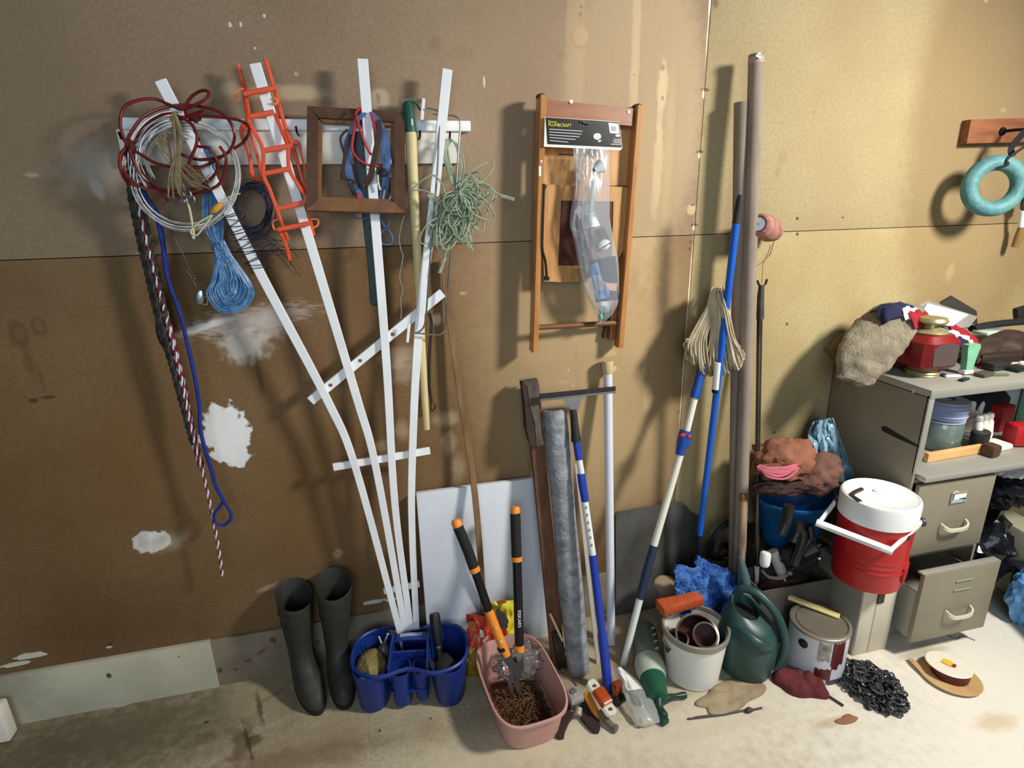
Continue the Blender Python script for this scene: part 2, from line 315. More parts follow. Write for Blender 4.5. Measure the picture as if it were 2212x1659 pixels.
def seamline():
    a, b = W(1497, 520), W(1466, 940); return ((a[0] + b[0]) / 2, (a[2] + b[2]) / 2, .0035, .36, 0.0, (236, 224, 198), .75, .4, .35)
WPATCH.append(seamline())
wb = MB(); wb.box((.6, .0625, 1.5), (7.2, .10, 3.0)); wall = tag(wb.build('wall_back', mk('wall_cavity', (44, 32, 22), .9), loc=(0, 0, 0)), kind='structure')
g = .0012
for i, (x0, x1, z0, z1) in enumerate(((-3, VS - g, SEAM + g, 3.0), (VS + g, 4.2, SEAM + g, 3.0), (-3, VS - g, 0, SEAM - g), (VS + g, 4.2, 0, SEAM - g))):
    near = [p for p in WPATCH if p[0] + p[2] * 1.8 > x0 and p[0] - p[2] * 1.8 < x1 and p[1] + p[3] * 1.8 > z0 and p[1] - p[3] * 1.8 < z1]
    mt = patchy('drywall_paper', ((156, 134, 111), (178, 162, 124), (132, 104, 72), (180, 166, 124))[i], ((142, 121, 99), (168, 148, 112), (116, 88, 56), (168, 148, 106))[i], near, fine=((124, 105, 86), (156, 136, 102), (102, 78, 52), (154, 132, 94))[i])
    pb = MB(); pb.box(((x0 + x1) / 2, .00625, (z0 + z1) / 2), (x1 - x0, .0125, z1 - z0), bev=.0012); pb.build('drywall_panel', mt, wall)
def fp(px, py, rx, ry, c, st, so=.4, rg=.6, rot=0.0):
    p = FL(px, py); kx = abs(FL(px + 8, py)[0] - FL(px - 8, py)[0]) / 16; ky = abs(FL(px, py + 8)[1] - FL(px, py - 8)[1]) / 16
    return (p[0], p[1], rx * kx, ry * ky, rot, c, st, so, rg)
FP = [(2.75, -1.3, 1.95, 1.40, 0.25, (236, 231, 218), .88, .42, .3), fp(1150, 1610, 300, 60, (216, 204, 176), .7, .7, .6), fp(1500, 1600, 300, 80, (222, 214, 194), .6, .8, .6), fp(230, 1590, 310, 90, (90, 82, 62), .8, .8, .8), fp(560, 1500, 60, 40, (178, 164, 130), .5, .7, .8), fp(520, 1610, 22, 40, (104, 78, 50), .7, .5, .9), fp(548, 1598, 16, 10, (70, 54, 38), .7, .5, .9), fp(700, 1600, 130, 40, (150, 132, 104), .5, .8, .9), fp(640, 1640, 200, 26, (110, 92, 68), .5, .8, .9), fp(90, 1620, 120, 40, (96, 86, 70), .5, .8, .9), fp(1800, 1560, 50, 10, (170, 142, 96), .5, .5, .8), fp(2150, 1560, 50, 22, (196, 162, 104), .5, .6, .7), fp(1560, 1570, 120, 16, (196, 184, 158), .4, .6, .7), fp(1990, 1410, 60, 10, (150, 130, 104), .5, .5, .7), fp(2020, 1370, 40, 5, (120, 100, 90), .5, .5, .7), fp(270, 1516, 40, 7, (222, 218, 206), .8, .3, .7, .1), fp(480, 1470, 40, 10, (150, 140, 124), .6, .5, .8), fp(1640, 1500, 200, 30, (224, 214, 196), .4, .7, .7), fp(1500, 1490, 160, 60, (196, 182, 152), .4, .8, .7), fp(560, 1540, 5, 34, (110, 92, 66), .5, .5, .9, .3), fp(535, 1600, 4, 40, (72, 60, 44), .8, .4, .8, .35), fp(562, 1530, 5, 36, (84, 70, 50), .7, .4, .9, .3), fp(586, 1504, 30, 3, (120, 104, 80), .5, .5, .9, .5), fp(820, 1578, 3, 3, (60, 50, 40), .8, .4, .3), fp(930, 1552, 3, 2, (60, 50, 40), .8, .4, .3), fp(445, 1560, 6, 3, (50, 42, 34), .8, .4, .5), fp(440, 1594, 16, 10, (96, 82, 64), .6, .5, .9)]  # wide pale patches paint in lamplight; the dull one before the boots, shade
fb = MB(); fb.box((.6, -1.95, -.05), (7.2, 4.1, .10))
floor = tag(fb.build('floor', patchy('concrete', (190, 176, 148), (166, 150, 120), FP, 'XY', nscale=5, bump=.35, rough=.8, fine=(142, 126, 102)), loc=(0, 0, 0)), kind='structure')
# low concrete curb with boards along the foot of the wall
bb = thing('baseboard_back', None, None, (0, 0, 0)); tag(bb, kind='structure')
xj = W(460, 1400)[0]
zt = .205
BRD = patchy('pale_board', (190, 186, 166), (174, 170, 150), [(W(240, 1450)[0], W(240, 1450)[2], .008, .010, 0, (50, 40, 30), .9, .3, .5), (W(390, 1410)[0], W(390, 1410)[2], .003, .003, 0, (50, 40, 30), .9, .3, .3), (-1.35, .16, .12, .1, 0, (110, 108, 90), .5, .8, .6)], nscale=4)
BRG = patchy('grey_curb', (146, 134, 118), (124, 110, 92), [(W(500, 1390)[0] + .05 * i, .06 + .03 * (i % 4), .009 + .004 * (i % 3), .006, .3 * i, (92, 66, 46), .7, .4, .8) for i in range(9)] + [(W(585, 1345)[0], .16, .01, .012, .4, (84, 60, 44), .8, .4, .7), (xj + .012, .07, .008, .012, 0, (60, 52, 44), .7, .4, .6)], nscale=6)
b1 = MB(); b1.box(((-3 + xj) / 2, -.010, zt / 2), (xj + 3, .020, zt), bev=.002); b1.build('board', BRD, bb)
b2 = MB(); b2.box(((xj + .001 + 1.30) / 2, -.006, zt / 2 - .002), (1.30 - xj, .012, zt), bev=.002); b2.build('board', BRG, bb)
def flake(px, py, n, w_, h_, c, d=.003):
    b = MB(); p0 = W(px, py, d); pts = []
    for k in range(n * 2):
        a = 2 * PI * k / (2 * n); r_ = .75 + .5 * random.random(); pts.append((p0[0] + w_ * r_ * math.cos(a), -d, p0[2] + h_ * r_ * math.sin(a)))
    b.plate(pts, (0, d * .9, 0)); return b.build('peeling_flake', c, wall)
FLK = mk('torn_white_paper', (206, 200, 186), .8)
for a in ((62, 1418, 7, .05, .012), (35, 1436, 6, .05, .007), (805, 1301, 8, .045, .008), (843, 1296, 6, .02, .006)): flake(*a, FLK, .006)
# end of a white board leaning in from the left
wx = FL(34, 1588); we = MB(); we.box((wx[0] - .30, -.070, .075), (.60, .05, .14), rotz(.0), bev=.006)
tag(we.build('board_offcut', CREAMP), 'white board end poking in at the floor beside the pale grey base board', 'board')

# ================================================================== RAIL AND TRELLIS
rl = thing('hanging_rail', 'white painted two-step board fixed to the wall, carrying coils, cords and tools', 'rail', (-.16, 0, 1.82))
x0, x1 = W(255, 277)[0], W(1013, 268)[0]
b = MB(); b.box(((x0 + W(992, 340)[0]) / 2, -.010, 1.868), (W(992, 340)[0] - x0, .019, .094), bev=.002); b.build('back_board', CREAMP, rl)
b = MB(); b.box(((x0 + .02 + x1) / 2, -.0165, 1.928), (x1 - x0 - .02, .032, .030), bev=.003); b.build('front_strip', WHITEP, rl)
IRON = mk('dark_iron', (40, 36, 44), .5, .8)
for px, py in ((275, 305), (400, 290), (645, 292), (790, 300), (905, 300), (968, 302), (430, 300)):
    b = MB(); p = W(px, py, .02); b.tube([p, p + np.array([0, -.02, .0]), p + np.array([0, -.042, .004]), p + np.array([0, -.05, .018])], .0032, 8); b.build('nail', IRON, rl)
tr_ = thing('fan_trellis', 'white wooden fan trellis of four long slats leaning on the wall behind the blue caddy', 'trellis', FL(885, 1420))
def td(y): return .072 + (.112 - .072) * (y - 140) / (1400 - 140)
SL = {'A': [(347, 174), (445, 362), (570, 605), (706, 862), (768, 1010), (858, 1343), (873, 1405)], 'B': [(551, 138), (640, 425), (768, 850), (812, 1010), (872, 1343), (882, 1405)], 'C': [(783, 128), (806, 420), (835, 790), (853, 1090), (885, 1343), (890, 1405)], 'D': [(966, 150), (936, 440), (903, 730), (890, 1000), (890, 1150), (899, 1343), (901, 1405)]}
for k, P in SL.items():
    path = cr([W(x, y, td(y)) for x, y in P], 6); n = len(path)
    b = MB(); b.sweep(path, rrect(.0300, .012, .0015), (0, -1, 0), scale=[(1 - .32 * i / n, 1) for i in range(n)]); b.build('slat', WHITEP, tr_)
def cross(P0, P1, off=.0125, wd=.030, th=.010):
    b = MB(); b.sweep([W(*P0, td(P0[1]) - off), W(*P1, td(P1[1]) - off)], rrect(wd, th, .0015), (0, -1, 0)); return b.build('cross_slat', WHITEP, tr_)
c1 = cross((671, 866), (956, 632), wd=.030); cross((720, 1009), (929, 973), wd=.026); cross((829, 1277), (906, 1261), wd=.024)
for px, py in ((714, 832), (778, 779), (848, 722)):
    b = MB(); p = W(px, py, td(py) - .0075); b.box(p, (.011, .003, .010), bev=.001); b.build('rust_spot', mk('rust', (120, 92, 76), .8), c1)
# ================================================================== COILS AND CORDS ON THE LEFT
def C1(x, y, d): return W(230 + x / 2.86, 120 + y / 2.86, d)
RED = mk('red_cable', (120, 30, 30), .35, c2=(92, 22, 24), scale=30)
rb = MB(); Rr = .0042
reds = [[(150, 560), (115, 530), (85, 420), (110, 320), (200, 275), (300, 268), (380, 300), (470, 330), (560, 300), (620, 262), (632, 228), (590, 216), (530, 250), (490, 310), (500, 370), (600, 340)],
        [(120, 560), (150, 480), (240, 370), (400, 312), (560, 312), (690, 345), (770, 420), (790, 520), (735, 612), (600, 642), (520, 632), (440, 600)],
        [(170, 540), (260, 450), (400, 400), (550, 372), (700, 380), (825, 402), (882, 450), (850, 530), (760, 592), (650, 662), (560, 692), (440, 692), (300, 662), (180, 592), (120, 572)],
        [(130, 560), (88, 610), (84, 690), (130, 780), (240, 815), (400, 835), (520, 830), (640, 765), (690, 680), (640, 580), (560, 560)],
        [(140, 580), (190, 700), (280, 800), (420, 860), (560, 850), (700, 790), (740, 640), (700, 560)],
        [(150, 550), (230, 430), (380, 360), (520, 420), (560, 520), (520, 640), (470, 760)],
        [(110, 600), (100, 700), (190, 800), (330, 850), (380, 900)]]
for i, P in enumerate(reds): rb.tube(cr([C1(x, y, .098 + .016 * math.sin(i * 2.1 + k * .9)) for k, (x, y) in enumerate(P)], 6), Rr, 7)
rco = thing('cable_coil', 'loose coil of dark red cable hanging at the left end of the white rail', 'cable', C1(480, 700, .1))
rb.build('cable', RED, rco)
MT = mk('maroon_tape', (70, 18, 26), .6)
for q_, r_ in ((C1(150, 560, .098), (.012, .012, .018)), (C1(545, 385, .098), (.016, .011, .011))): b = MB(); b.lump(q_, r_, 3, .3); b.build('binding', MT, rco)
WIRE = mk('clear_tubing', (206, 206, 204), .14, coat=.8, spec=1.0, alpha=.85)
sb = MB(); random.seed(3)
for k in range(12):
    cx_, cy_ = 492 + random.uniform(-16, 12), 742 + random.uniform(-10, 14); r0 = random.uniform(306, 338); ry = r0 * random.uniform(.96, 1.02)
    sb.tube([C1(cx_ + r0 * math.cos(a), cy_ + ry * math.sin(a), .088 + .010 * math.sin(a * 2 + k)) for a in np.linspace(0, 2 * PI, 56, endpoint=False)], .0013, 6, closed=True)
for k in range(11):
    cx_, cy_ = 420 + random.uniform(-16, 30), 640 + random.uniform(-30, 10); r0 = 170 + 11 * k; a0, a1 = 2.4 + random.uniform(-.2, .2), 5.0 + random.uniform(-.3, .4)
    sb.tube([C1(cx_ + r0 * math.cos(a), cy_ + r0 * math.sin(a), .092 + .006 * math.sin(a * 3 + k)) for a in np.linspace(a0, a1, 30)], .0019, 6)
tag(sb.build('wire_coil', WIRE), 'round coil of clear shiny line hanging behind the dark red cable', 'coil')
TAN = mk('old_tan_twine', (150, 132, 102), .85, c2=(112, 98, 76), scale=50)
nb = MB(); random.seed(5)
for k in range(16):
    o = random.uniform(-26, 26)
    nb.tube(cr([C1(415 + o * .7, 345 + abs(o), .118), C1(440 + o, 470, .122 + .006 * math.sin(k)), C1(436 + o * .8, 620, .124), C1(425 + o * 1.6, 760, .122), C1(440 + o * 2.2, 800 + random.uniform(0, 90), .118)], 6), .0021, 5)
for k in range(18):
    nb.tube(cr([C1(455, 640 + k * 6, .124), C1(520 + random.uniform(-20, 40), 700 + k * 7, .128), C1(560 + random.uniform(0, 90), 730 + random.uniform(0, 100), .12)], 5), .0010, 4)
for k in range(7):
    nb.tube(cr([C1(470 + random.uniform(-40, 40), 470 + random.uniform(-60, 60), .120), C1(340 + random.uniform(-40, 40), 480 + k * 12, .118), C1(330 + random.uniform(-20, 60), 560, .118), C1(400, 620 + k * 10, .12)], 6), .0022, 5)
tg = thing('twine_tangle', 'knotted tan twine with frayed ends and steel swivel rings, in front of the red cable', 'twine', C1(440, 620, .12))
nb.build('twine', TAN, tg)
for (x, y, r_) in ((500, 855, .010), (520, 888, .011), (470, 900, .006)):
    b = MB(); c = C1(x, y, .126); b.tube([c + np.array([r_ * math.cos(a), -.004 * math.cos(a), r_ * math.sin(a)]) for a in np.linspace(0, 2 * PI, 18, endpoint=False)], .0026, 7, closed=True); b.build('swivel_ring', STEEL, tg)
fl_ = thing('float_leader', 'cord loop with a yellow float hanging from the tan twine swivels', 'cord', C1(530, 1110, .122))
b = MB(); b.tube(cr([C1(500, 900, .122), C1(520, 980, .122), C1(540, 1105, .122)], 6), .0032, 6)
b.tube(cr([C1(650, 985, .128), C1(580, 1025, .126), C1(525, 1075, .124), C1(528, 1105, .124), C1(560, 1108, .125), C1(600, 1060, .127), C1(655, 985, .128)], 6), .0026, 6)
b.tube(cr([C1(700, 920, .124), C1(760, 872, .118), C1(828, 852, .112)], 5), .0018, 6); b.build('cord', mk('cream_cord', (206, 200, 160), .7), fl_)
b = MB(); a0, a1 = C1(648, 972, .128), C1(716, 910, .126); ax = a1 - a0; Ln = np.linalg.norm(ax); b.lathe([(.003, 0), (.0075, Ln * .15), (.0095, Ln * .4), (.009, Ln * .7), (.0055, Ln * .85), (.004, Ln)], a0, ax, 14, cap=True); b.build('float', mk('yellow_float', (214, 158, 52), .5), fl_)
b = MB(); b.lump(C1(535, 1125, .122), (.007, .006, .009), 2, .2, sub=2); b.build('clasp', STEEL, fl_)
# blue nylon hank
BLU = mk('blue_nylon', (70, 122, 178), .3, c2=(124, 172, 214), scale=45, spec=.7)
hk = MB(); random.seed(11)
for k in range(190):
    u = random.uniform(-1, 1); v = random.uniform(.05, 1); dd = .075 + random.uniform(-.018, .018)
    ax_, ay = 138 * v, 205 * (.55 + .45 * v); nx, ny = 690 + random.uniform(-24, 24), 1165 + random.uniform(-20, 30)
    cx_, cy_ = 770 + 18 * u, 1290 + ay * .75
    pts = [C1(nx, ny, dd), C1(cx_ - ax_ * .72, cy_ - ay * .35, dd), C1(cx_ - ax_, cy_ + ay * .15, dd), C1(cx_ - ax_ * .55, cy_ + ay * .62, dd + .004), C1(cx_ + 20 * u, cy_ + ay * .72, dd + .006), C1(cx_ + ax_ * .62, cy_ + ay * .55, dd + .004), C1(cx_ + ax_, cy_ + ay * .1, dd), C1(cx_ + ax_ * .62, cy_ - ay * .42, dd), C1(nx + 18, ny, dd)]
    hk.tube(cr(pts, 4), .0012, 4)
for k in range(60):
    o = random.uniform(-1, 1); dd = .062 + random.uniform(-.006, .006)
    hk.tube(cr([C1(620 + 26 * o, 555, dd), C1(635 + 38 * o, 700, dd), C1(650 + 62 * o, 940, dd), C1(660 + 66 * o, 1060, dd), C1(690 + 24 * o, 1170, dd + .006)], 4), .0012, 4)
for k in range(8):
    y = 1140 + k * 8; hk.tube([C1(690 + 40 * math.cos(a), y + 10 * math.sin(a), .075 + .014 * math.sin(a)) for a in np.linspace(0, 2 * PI, 14, endpoint=False)], .0013, 4, closed=True)
tag(hk.build('nylon_hank', BLU), 'bright blue nylon twine hank tied at its neck, hanging over the longest white slat', 'twine')
# dark monofilament coil wound round the slat
dk = MB(); random.seed(13)
for k in range(24):
    cx_, cy_ = 900 + random.uniform(-18, 18), 950 + random.uniform(-18, 18); r0 = random.uniform(96, 140); ry = r0 * random.uniform(1.1, 1.35)
    dk.tube([C1(cx_ + r0 * math.cos(a), cy_ + ry * math.sin(a), .07 + .010 * math.sin(a + k)) for a in np.linspace(0, 2 * PI, 36, endpoint=False)], .0009, 4, closed=True)
for k in range(17):
    t = (k + random.uniform(-.45, .45)) / 16; x, y = 776 + 168 * t, 985 + 330 * t; jz = random.uniform(-26, 26); yy = 120 + y / 2.86; d0 = td(yy) + .004
    dk.tube(cr([C1(x - 62, y + 12 + jz, d0 - .002), C1(x - 50, y + 6 + jz * .8, d0 + .006), C1(x, y - 6, d0 + .0085), C1(x + 46, y - 22 - jz * .8, d0 + .006), C1(x + 58, y - 24 - jz, d0 - .004), C1(x + 10, y + 6, d0 - .010), C1(x - 40, y + 26, d0 - .008), C1(x - 60, y + 24, d0 - .002)], 4), .0011, 4)
for k in range(11):
    dk.tube(cr([C1(850 + 8 * k, 1120 + 14 * k, td(560) + .008), C1(960 + random.uniform(0, 40), 1110 + 14 * k, .08), C1(1040 + random.uniform(0, 60), 1150 + random.uniform(-30, 120), .06), C1(1080 + random.uniform(-30, 140), 1210 + random.uniform(-20, 160), .05)], 5), .0008, 4)
tag(dk.build('line_coil', mk('navy_line', (34, 40, 66), .3, spec=.8)), 'dark fishing line coil wound around the longest white slat beside the blue hank', 'line')
# long ropes
bk = MB(); random.seed(17)
for k in range(6):
    o = (k - 2.5) * 5; dd = .055 + .006 * (k % 3); e = [1010, 1000, 960, 860, 820, 760][k]
    full = [(282 + o * .3, 330), (292 + o, 420), (312 + o, 520), (335 + o, 620), (352 + o * .8, 700), (376 + o * .6, 790), (398 + o * .4, 880), (420 + o * .4, 960), (434 + o * .3, 1012)]
    pts = [p for p in full if p[1] <= e]
    twisted(bk, resample(cr([W(x, y, dd) for x, y in pts], 6), .006), .0058, 22, (0, 1), 5)
twisted(bk, resample(cr([W(x, y, .05) for x, y in ((336, 640), (338, 690), (340, 720), (352, 748), (368, 752), (372, 740))], 6), .006), .0036, 30, (0, 0), 5)
twisted(bk, resample(cr([W(x, y, .05) for x, y in ((372, 752), (374, 790), (386, 818), (396, 836))], 6), .006), .0036, 30, (0, 0), 5)
tag(bk.build('rope_hank', [DARKC, mk('brown_black_cord', (74, 66, 58), .8)]), 'thick hank of black and brown rope hanging at the left end of the rail', 'rope')
rw = MB(); pth = [(278, 330), (300, 450), (322, 540), (345, 630), (368, 720), (388, 800), (402, 870), (418, 945), (436, 1010), (452, 1080), (466, 1150), (476, 1210), (480, 1243)]
twisted(rw, resample(cr([W(x, y, .068) for x, y in pth], 6), .005), .0046, 26, (0, 1), 6)
for o in (-5, 5): twisted(rw, resample(cr([W(x + o, y, .062) for x, y in pth if 800 <= y <= 1015 or y < 600], 6), .005), .0032, 24, (0, 0, 1), 5)
tag(rw.build('braided_rope', [mk('wine_red_fibre', (122, 34, 52), .75), mk('white_fibre', (224, 224, 232), .75)]), 'thin red and white braided rope hanging longest of all, down to a single end', 'rope')
br = MB(); bl = [(272, 325), (300, 400), (332, 452), (350, 520), (362, 600), (390, 680), (404, 740), (420, 810), (431, 880), (432, 920), (440, 960), (458, 1020), (464, 1045), (478, 1072), (484, 1086)]
br.tube(cr([W(x, y, .075) for x, y in bl], 6), .0062, 8)
br.tube(cr([W(x, y, .072) for x, y in ((280, 330), (285, 360), (320, 430), (345, 470), (352, 520), (362, 590))], 6), .0058, 8)
br.tube(cr([W(x, y, .072) for x, y in ((484, 1086), (498, 1108), (497, 1124), (482, 1135), (466, 1128), (462, 1112), (474, 1096))], 6, closed=True), .0052, 8, closed=True)
tag(br.build('blue_rope', mk('royal_blue_rope', (28, 52, 150), .6, c2=(20, 36, 110), scale=70)), 'royal blue rope ending in a small knotted eye low on the wall', 'rope')
lu = thing('fishing_lure', 'silver spoon lure on a thin reddish line, beside the blue hank', 'lure', W(433, 645, .07))
b = MB(); b.tube(cr([W(338, 440, .08), W(370, 500, .075), W(400, 560, .072), W(418, 600, .07)], 5), .0008, 4); b.build('line', RED, lu)
b = MB(); b.tube(cr([W(404, 585, .07), W(414, 600, .07), W(425, 620, .07)], 4), .0016, 6); b.lump(W(420, 602, .07), (.005, .004, .005), 1, .2, sub=2); b.build('swivel', DULLST, lu)
b = MB(); b.lump(W(431, 642, .072), (.013, .004, .023), 1, .06, sub=3, M=Matrix.Rotation(.35, 3, 'Y')); b.build('spoon', STEEL, lu)
b = MB(); b.tube(cr([W(434, 655, .07), W(447, 658, .07), W(448, 645, .07), W(444, 640, .07)], 5), .0014, 6); b.build('hook', STEEL, lu)
# ================================================================== ORANGE LADDER WINDER
ORG = mk('orange_plastic', (236, 84, 36), .45, c2=(222, 74, 30), scale=20)
def C8(x, y, d): return W(500 + x / 3.605, 120 + y / 3.605, d)
ol = thing('cord_winder', 'bright orange plastic ladder-like frame hanging over the second white slat', 'frame', C8(300, 1590, .09))
dB, dF = .052, .105
def rail_(P, r=.0052, nm='side_rail'):
    b = MB(); b.sweep(cr([C8(*p) for p in P], 5), rrect(r * 2, r * 1.5, r * .4), (0, -1, 0)); b.build(nm, ORG, ol)
rail_([(48, 66, dB), (95, 250, dB), (130, 480, dF), (160, 560, dF), (245, 730, dF), (250, 930, dF), (300, 1050, dF), (385, 1290, dF)])
rail_([(262, 26, dB), (330, 240, dB), (385, 440, dB), (440, 620, dB), (480, 720, dB), (560, 1000, dB), (570, 1070, dB + .02)])
rail_([(110, 300, .075), (130, 480, .085), (75, 590, .08), (135, 760, .07), (170, 945, .07), (250, 960, .09)])
rail_([(330, 430, .075), (415, 640, .095), (440, 720, dF), (450, 880, dF), (520, 1010, dF), (570, 1090, dF), (570, 1145, dF)])
rail_([(95, 300, .06), (150, 600, .06), (200, 780, .06), (245, 960, .07)], .0042)
rail_([(372, 1360, .085), (425, 1480, .075), (455, 1595, .07)], .0052)
rail_([(600, 1230, .08), (640, 1400, .075)], .0052); rail_([(600, 1340, .07), (640, 1440, .065), (668, 1560, .06)], .0035)
rail_([(520, 670, .045), (550, 800, .045), (575, 890, .045)], .0030); rail_([(345, 1200, .098), (385, 1290, .09), (440, 1430, .08)], .0045)
for P in ([(95, 300, .098), (345, 250, .098)], [(150, 475, .098), (330, 440, .098)], [(240, 745, dF), (470, 700, dF)], [(255, 920, dF), (465, 878, dF)], [(355, 1195, dF), (575, 1142, dF)], [(365, 1355, .1), (610, 1305, .1)], [(75, 570, .07), (130, 560, .07)], [(460, 672, .05), (520, 678, .05)]):
    b = MB(); b.sweep([C8(*p) for p in P], rrect(.0135, .008, .002), (0, -1, 0)); b.build('rung', ORG, ol)
for P in ([(95, 255), (40, 280), (35, 330), (60, 345)], [(330, 330), (355, 350), (345, 378), (310, 370)], [(375, 1275), (325, 1290), (330, 1345), (370, 1360)], [(615, 1275), (670, 1275), (672, 1320), (625, 1345)]):
    b = MB(); b.sweep(cr([C8(x, y, .085) for x, y in P], 5), rrect(.0055, .0045, .001), (0, -1, 0)); b.build('clip', mk('pale_orange_plastic', (240, 128, 50), .45) if 'pale_orange_plastic' not in MATS else MATS['pale_orange_plastic'], ol)
# ================================================================== PICTURE FRAME AND CABLES ON THE THIRD SLAT
WF = mk('dark_frame_wood', (92, 62, 40), .5, c2=(76, 48, 30), scale=8, stretch=(3, 3, 3))
WF2 = mk('frame_wood_light', (134, 92, 52), .5, c2=(112, 74, 42), scale=8, stretch=(3, 3, 3))
tl, trr, brr, bll = W(664, 232, .046), W(874, 244, .046), W(875, 462, .118), W(662, 456, .118)
pf = thing('picture_frame', 'empty dark brown wooden frame hanging over the third white slat', 'frame', (bll + brr) / 2)
nrm = np.cross(trr - tl, bll - tl); nrm = nrm / np.linalg.norm(nrm); nrm = nrm if nrm[1] < 0 else -nrm
def fside(a, b_, mt, ctr):
    a, b_, ctr = map(np.array, (a, b_, ctr)); t = (b_ - a) / np.linalg.norm(b_ - a); inn = ctr - (a + b_) / 2; inn -= t * inn.dot(t); inn /= np.linalg.norm(inn)
    wd = .031; mb = MB(); A = [a, b_, b_ + (inn - t) * wd, a + (inn + t) * wd]
    mb.plate([p + nrm * .011 for p in A], -nrm * .022); o = mb.build('frame_side', mt, pf)
    lp = MB(); q = wd; lp.plate([p + nrm * .003 for p in (a + (inn + t) * q, b_ + (inn - t) * q, b_ + (inn - t) * (q + .010), a + (inn + t) * (q + .010))], -nrm * .012); lp.build('inner_lip', WF2, o)
cf = (tl + trr + brr + bll) / 4
fside(tl, trr, WF, cf); fside(trr, brr, WF, cf); fside(brr, bll, WF2, cf); fside(bll, tl, WF, cf)
def C5(x, y, d): return W(720 + x / 4.88, 220 + y / 4.88, d)
def cord(paths, r, mt, name, label, cat='cable', par=None, n=6):
    b = MB()
    for P in paths: b.tube(cr([C5(*p) for p in P], 6), r, n)
    return b.build(name, mt, par) if par is not None else tag(b.build(name, mt), label, cat)
cb = thing('cable_bundle', 'hanging bundle of blue and red cables looped over the third white slat inside the frame', 'cable', C5(400, 1500, .09))
BL2 = mk('blue_cable', (52, 74, 128), .5, c2=(80, 118, 170), scale=30)
random.seed(21); P = []
for k in range(14):
    o = random.uniform(-30, 30); P.append([(330 + o, 120, .088), (235 + o, 230, .092), (160 + o * 1.5, 470, .09), (180 + o * 1.2, 780, .088), (300 + o, 1000, .086), (370 + o, 1190, .082)])
for k in range(14):
    o = random.uniform(-32, 32); P.append([(400 + o * .5, 110, .084), (490 + o, 240, .088), (550 + o * 1.3, 480, .086), (560 + o, 760, .084), (520 + o, 1000, .08), (460 + o, 1200, .076)])
P.append([(480, 1180, .08), (520, 1280, .08), (590, 1360, .08), (625, 1440, .08), (600, 1500, .08), (530, 1500, .08), (490, 1450, .08), (510, 1380, .08), (580, 1300, .08), (590, 1190, .08)])
P.append([(170, 1180, .085), (230, 1220, .085), (330, 1235, .085), (480, 1200, .085), (460, 1350, .085), (480, 1480, .085)])
cord(P, .0026, BL2, 'blue_cable', None, par=cb)
cord([[(290, 60, .088), (240, 120, .092), (260, 220, .1), (330, 430, .104), (400, 560, .1)], [(240, 120, .092), (215, 330, .1), (200, 500, .1), (260, 600, .104), (370, 665, .104), (480, 680, .1)], [(400, 130, .09), (430, 240, .096), (455, 380, .096), (430, 520, .096), (380, 750, .1), (320, 890, .1)], [(410, 140, .09), (445, 300, .094), (450, 420, .094)]], .0036, mk('bright_red_cable', (190, 40, 44), .45), 'red_cable', None, par=cb)
BRC = mk('dark_brown_cable', (52, 40, 36), .6)
cord([[(150, 290, .09), (80, 370, .09), (90, 470, .09), (130, 600, .09), (85, 780, .09), (130, 815, .09), (200, 830, .09), (270, 880, .09)]], .0034, BRC, 'brown_cable', None, par=cb)
cord([[(540, 400, .085), (600, 480, .085), (630, 570, .085), (620, 800, .085), (600, 960, .085)]], .0034, BRC, 'brown_cable', None, par=cb)
cord([[(600, 600, .083), (620, 700, .083), (605, 800, .083)], [(630, 830, .083), (620, 960, .083), (590, 1030, .083), (570, 1080, .083)], [(470, 770, .1), (475, 860, .1), (495, 930, .1)], [(545, 930, .085), (530, 1010, .085), (525, 1070, .085)]], .0032, mk('white_cable', (214, 218, 214), .5), 'white_cable', None, par=cb)
b = MB(); b.sweep(cr([C5(*p) for p in ((480, 190, .098), (480, 340, .104), (430, 580, .108), (400, 780, .108), (340, 880, .104))], 6), rrect(.014, .003, .001), (0, -1, 0)); b.sweep(cr([C5(*p) for p in ((180, 340, .094), (140, 500, .096), (110, 650, .096), (95, 800, .096))], 6), rrect(.010, .003, .001), (0, -1, 0)); b.build('brown_strap', mk('brown_strap', (62, 42, 34), .7), cb)
b = MB(); b.box(C5(205, 920, .092), (.014, .012, .034), Matrix.Rotation(-.25, 3, 'Y'), .003); b.lathe([(.001, -.010), (.0115, -.008), (.0125, 0), (.0115, .008), (.004, .0095), (.001, .0095)], C5(527, 745, .098), (-.25, -1, .1), 20); b.box(C5(500, 815, .098), (.009, .01, .012), None, .002); b.build('plug', BLACKP, cb)
b = MB(); b.box(C5(275, 1010, .085), (.014, .01, .026), None, .003); b.build('red_plug', mk('red_plug', (196, 40, 54), .4), cb)
# green flat stake hanging behind the frame
b = MB(); b.sweep(cr([W(x, y, d) for x, y, d in ((779, 285, .060), (783, 345, .061), (796, 460, .066), (803, 560, .07), (809, 655, .074))], 5), rrect(.028, .006, .002), (0, -1, 0), scale=[(1.85 - .85 * min(1, (i / 15) ** 2), 1) for i in range(21)])
p = W(810, 660, .074); b.box((p[0], p[1], p[2] + .006), (.020, .006, .014), None, .003)
tag(b.build('garden_stake', mk('dark_green_metal', (44, 70, 66), .5, c2=(34, 52, 46), scale=20)), 'flat dark green stake hanging behind the empty frame, its rounded tip below it', 'stake')
tag(cord([[(750, 1200, .04), (720, 1300, .04), (695, 1440, .04), (715, 1560, .04), (735, 1640, .04), (700, 1850, .04), (735, 1960, .04), (712, 2080, .04), (718, 2200, .04), (712, 2290, .04)]], .0017, mk('white_string', (222, 214, 204), .8), 'string', None), 'thin white string dangling on the wall between frame and yellow handle', 'string')
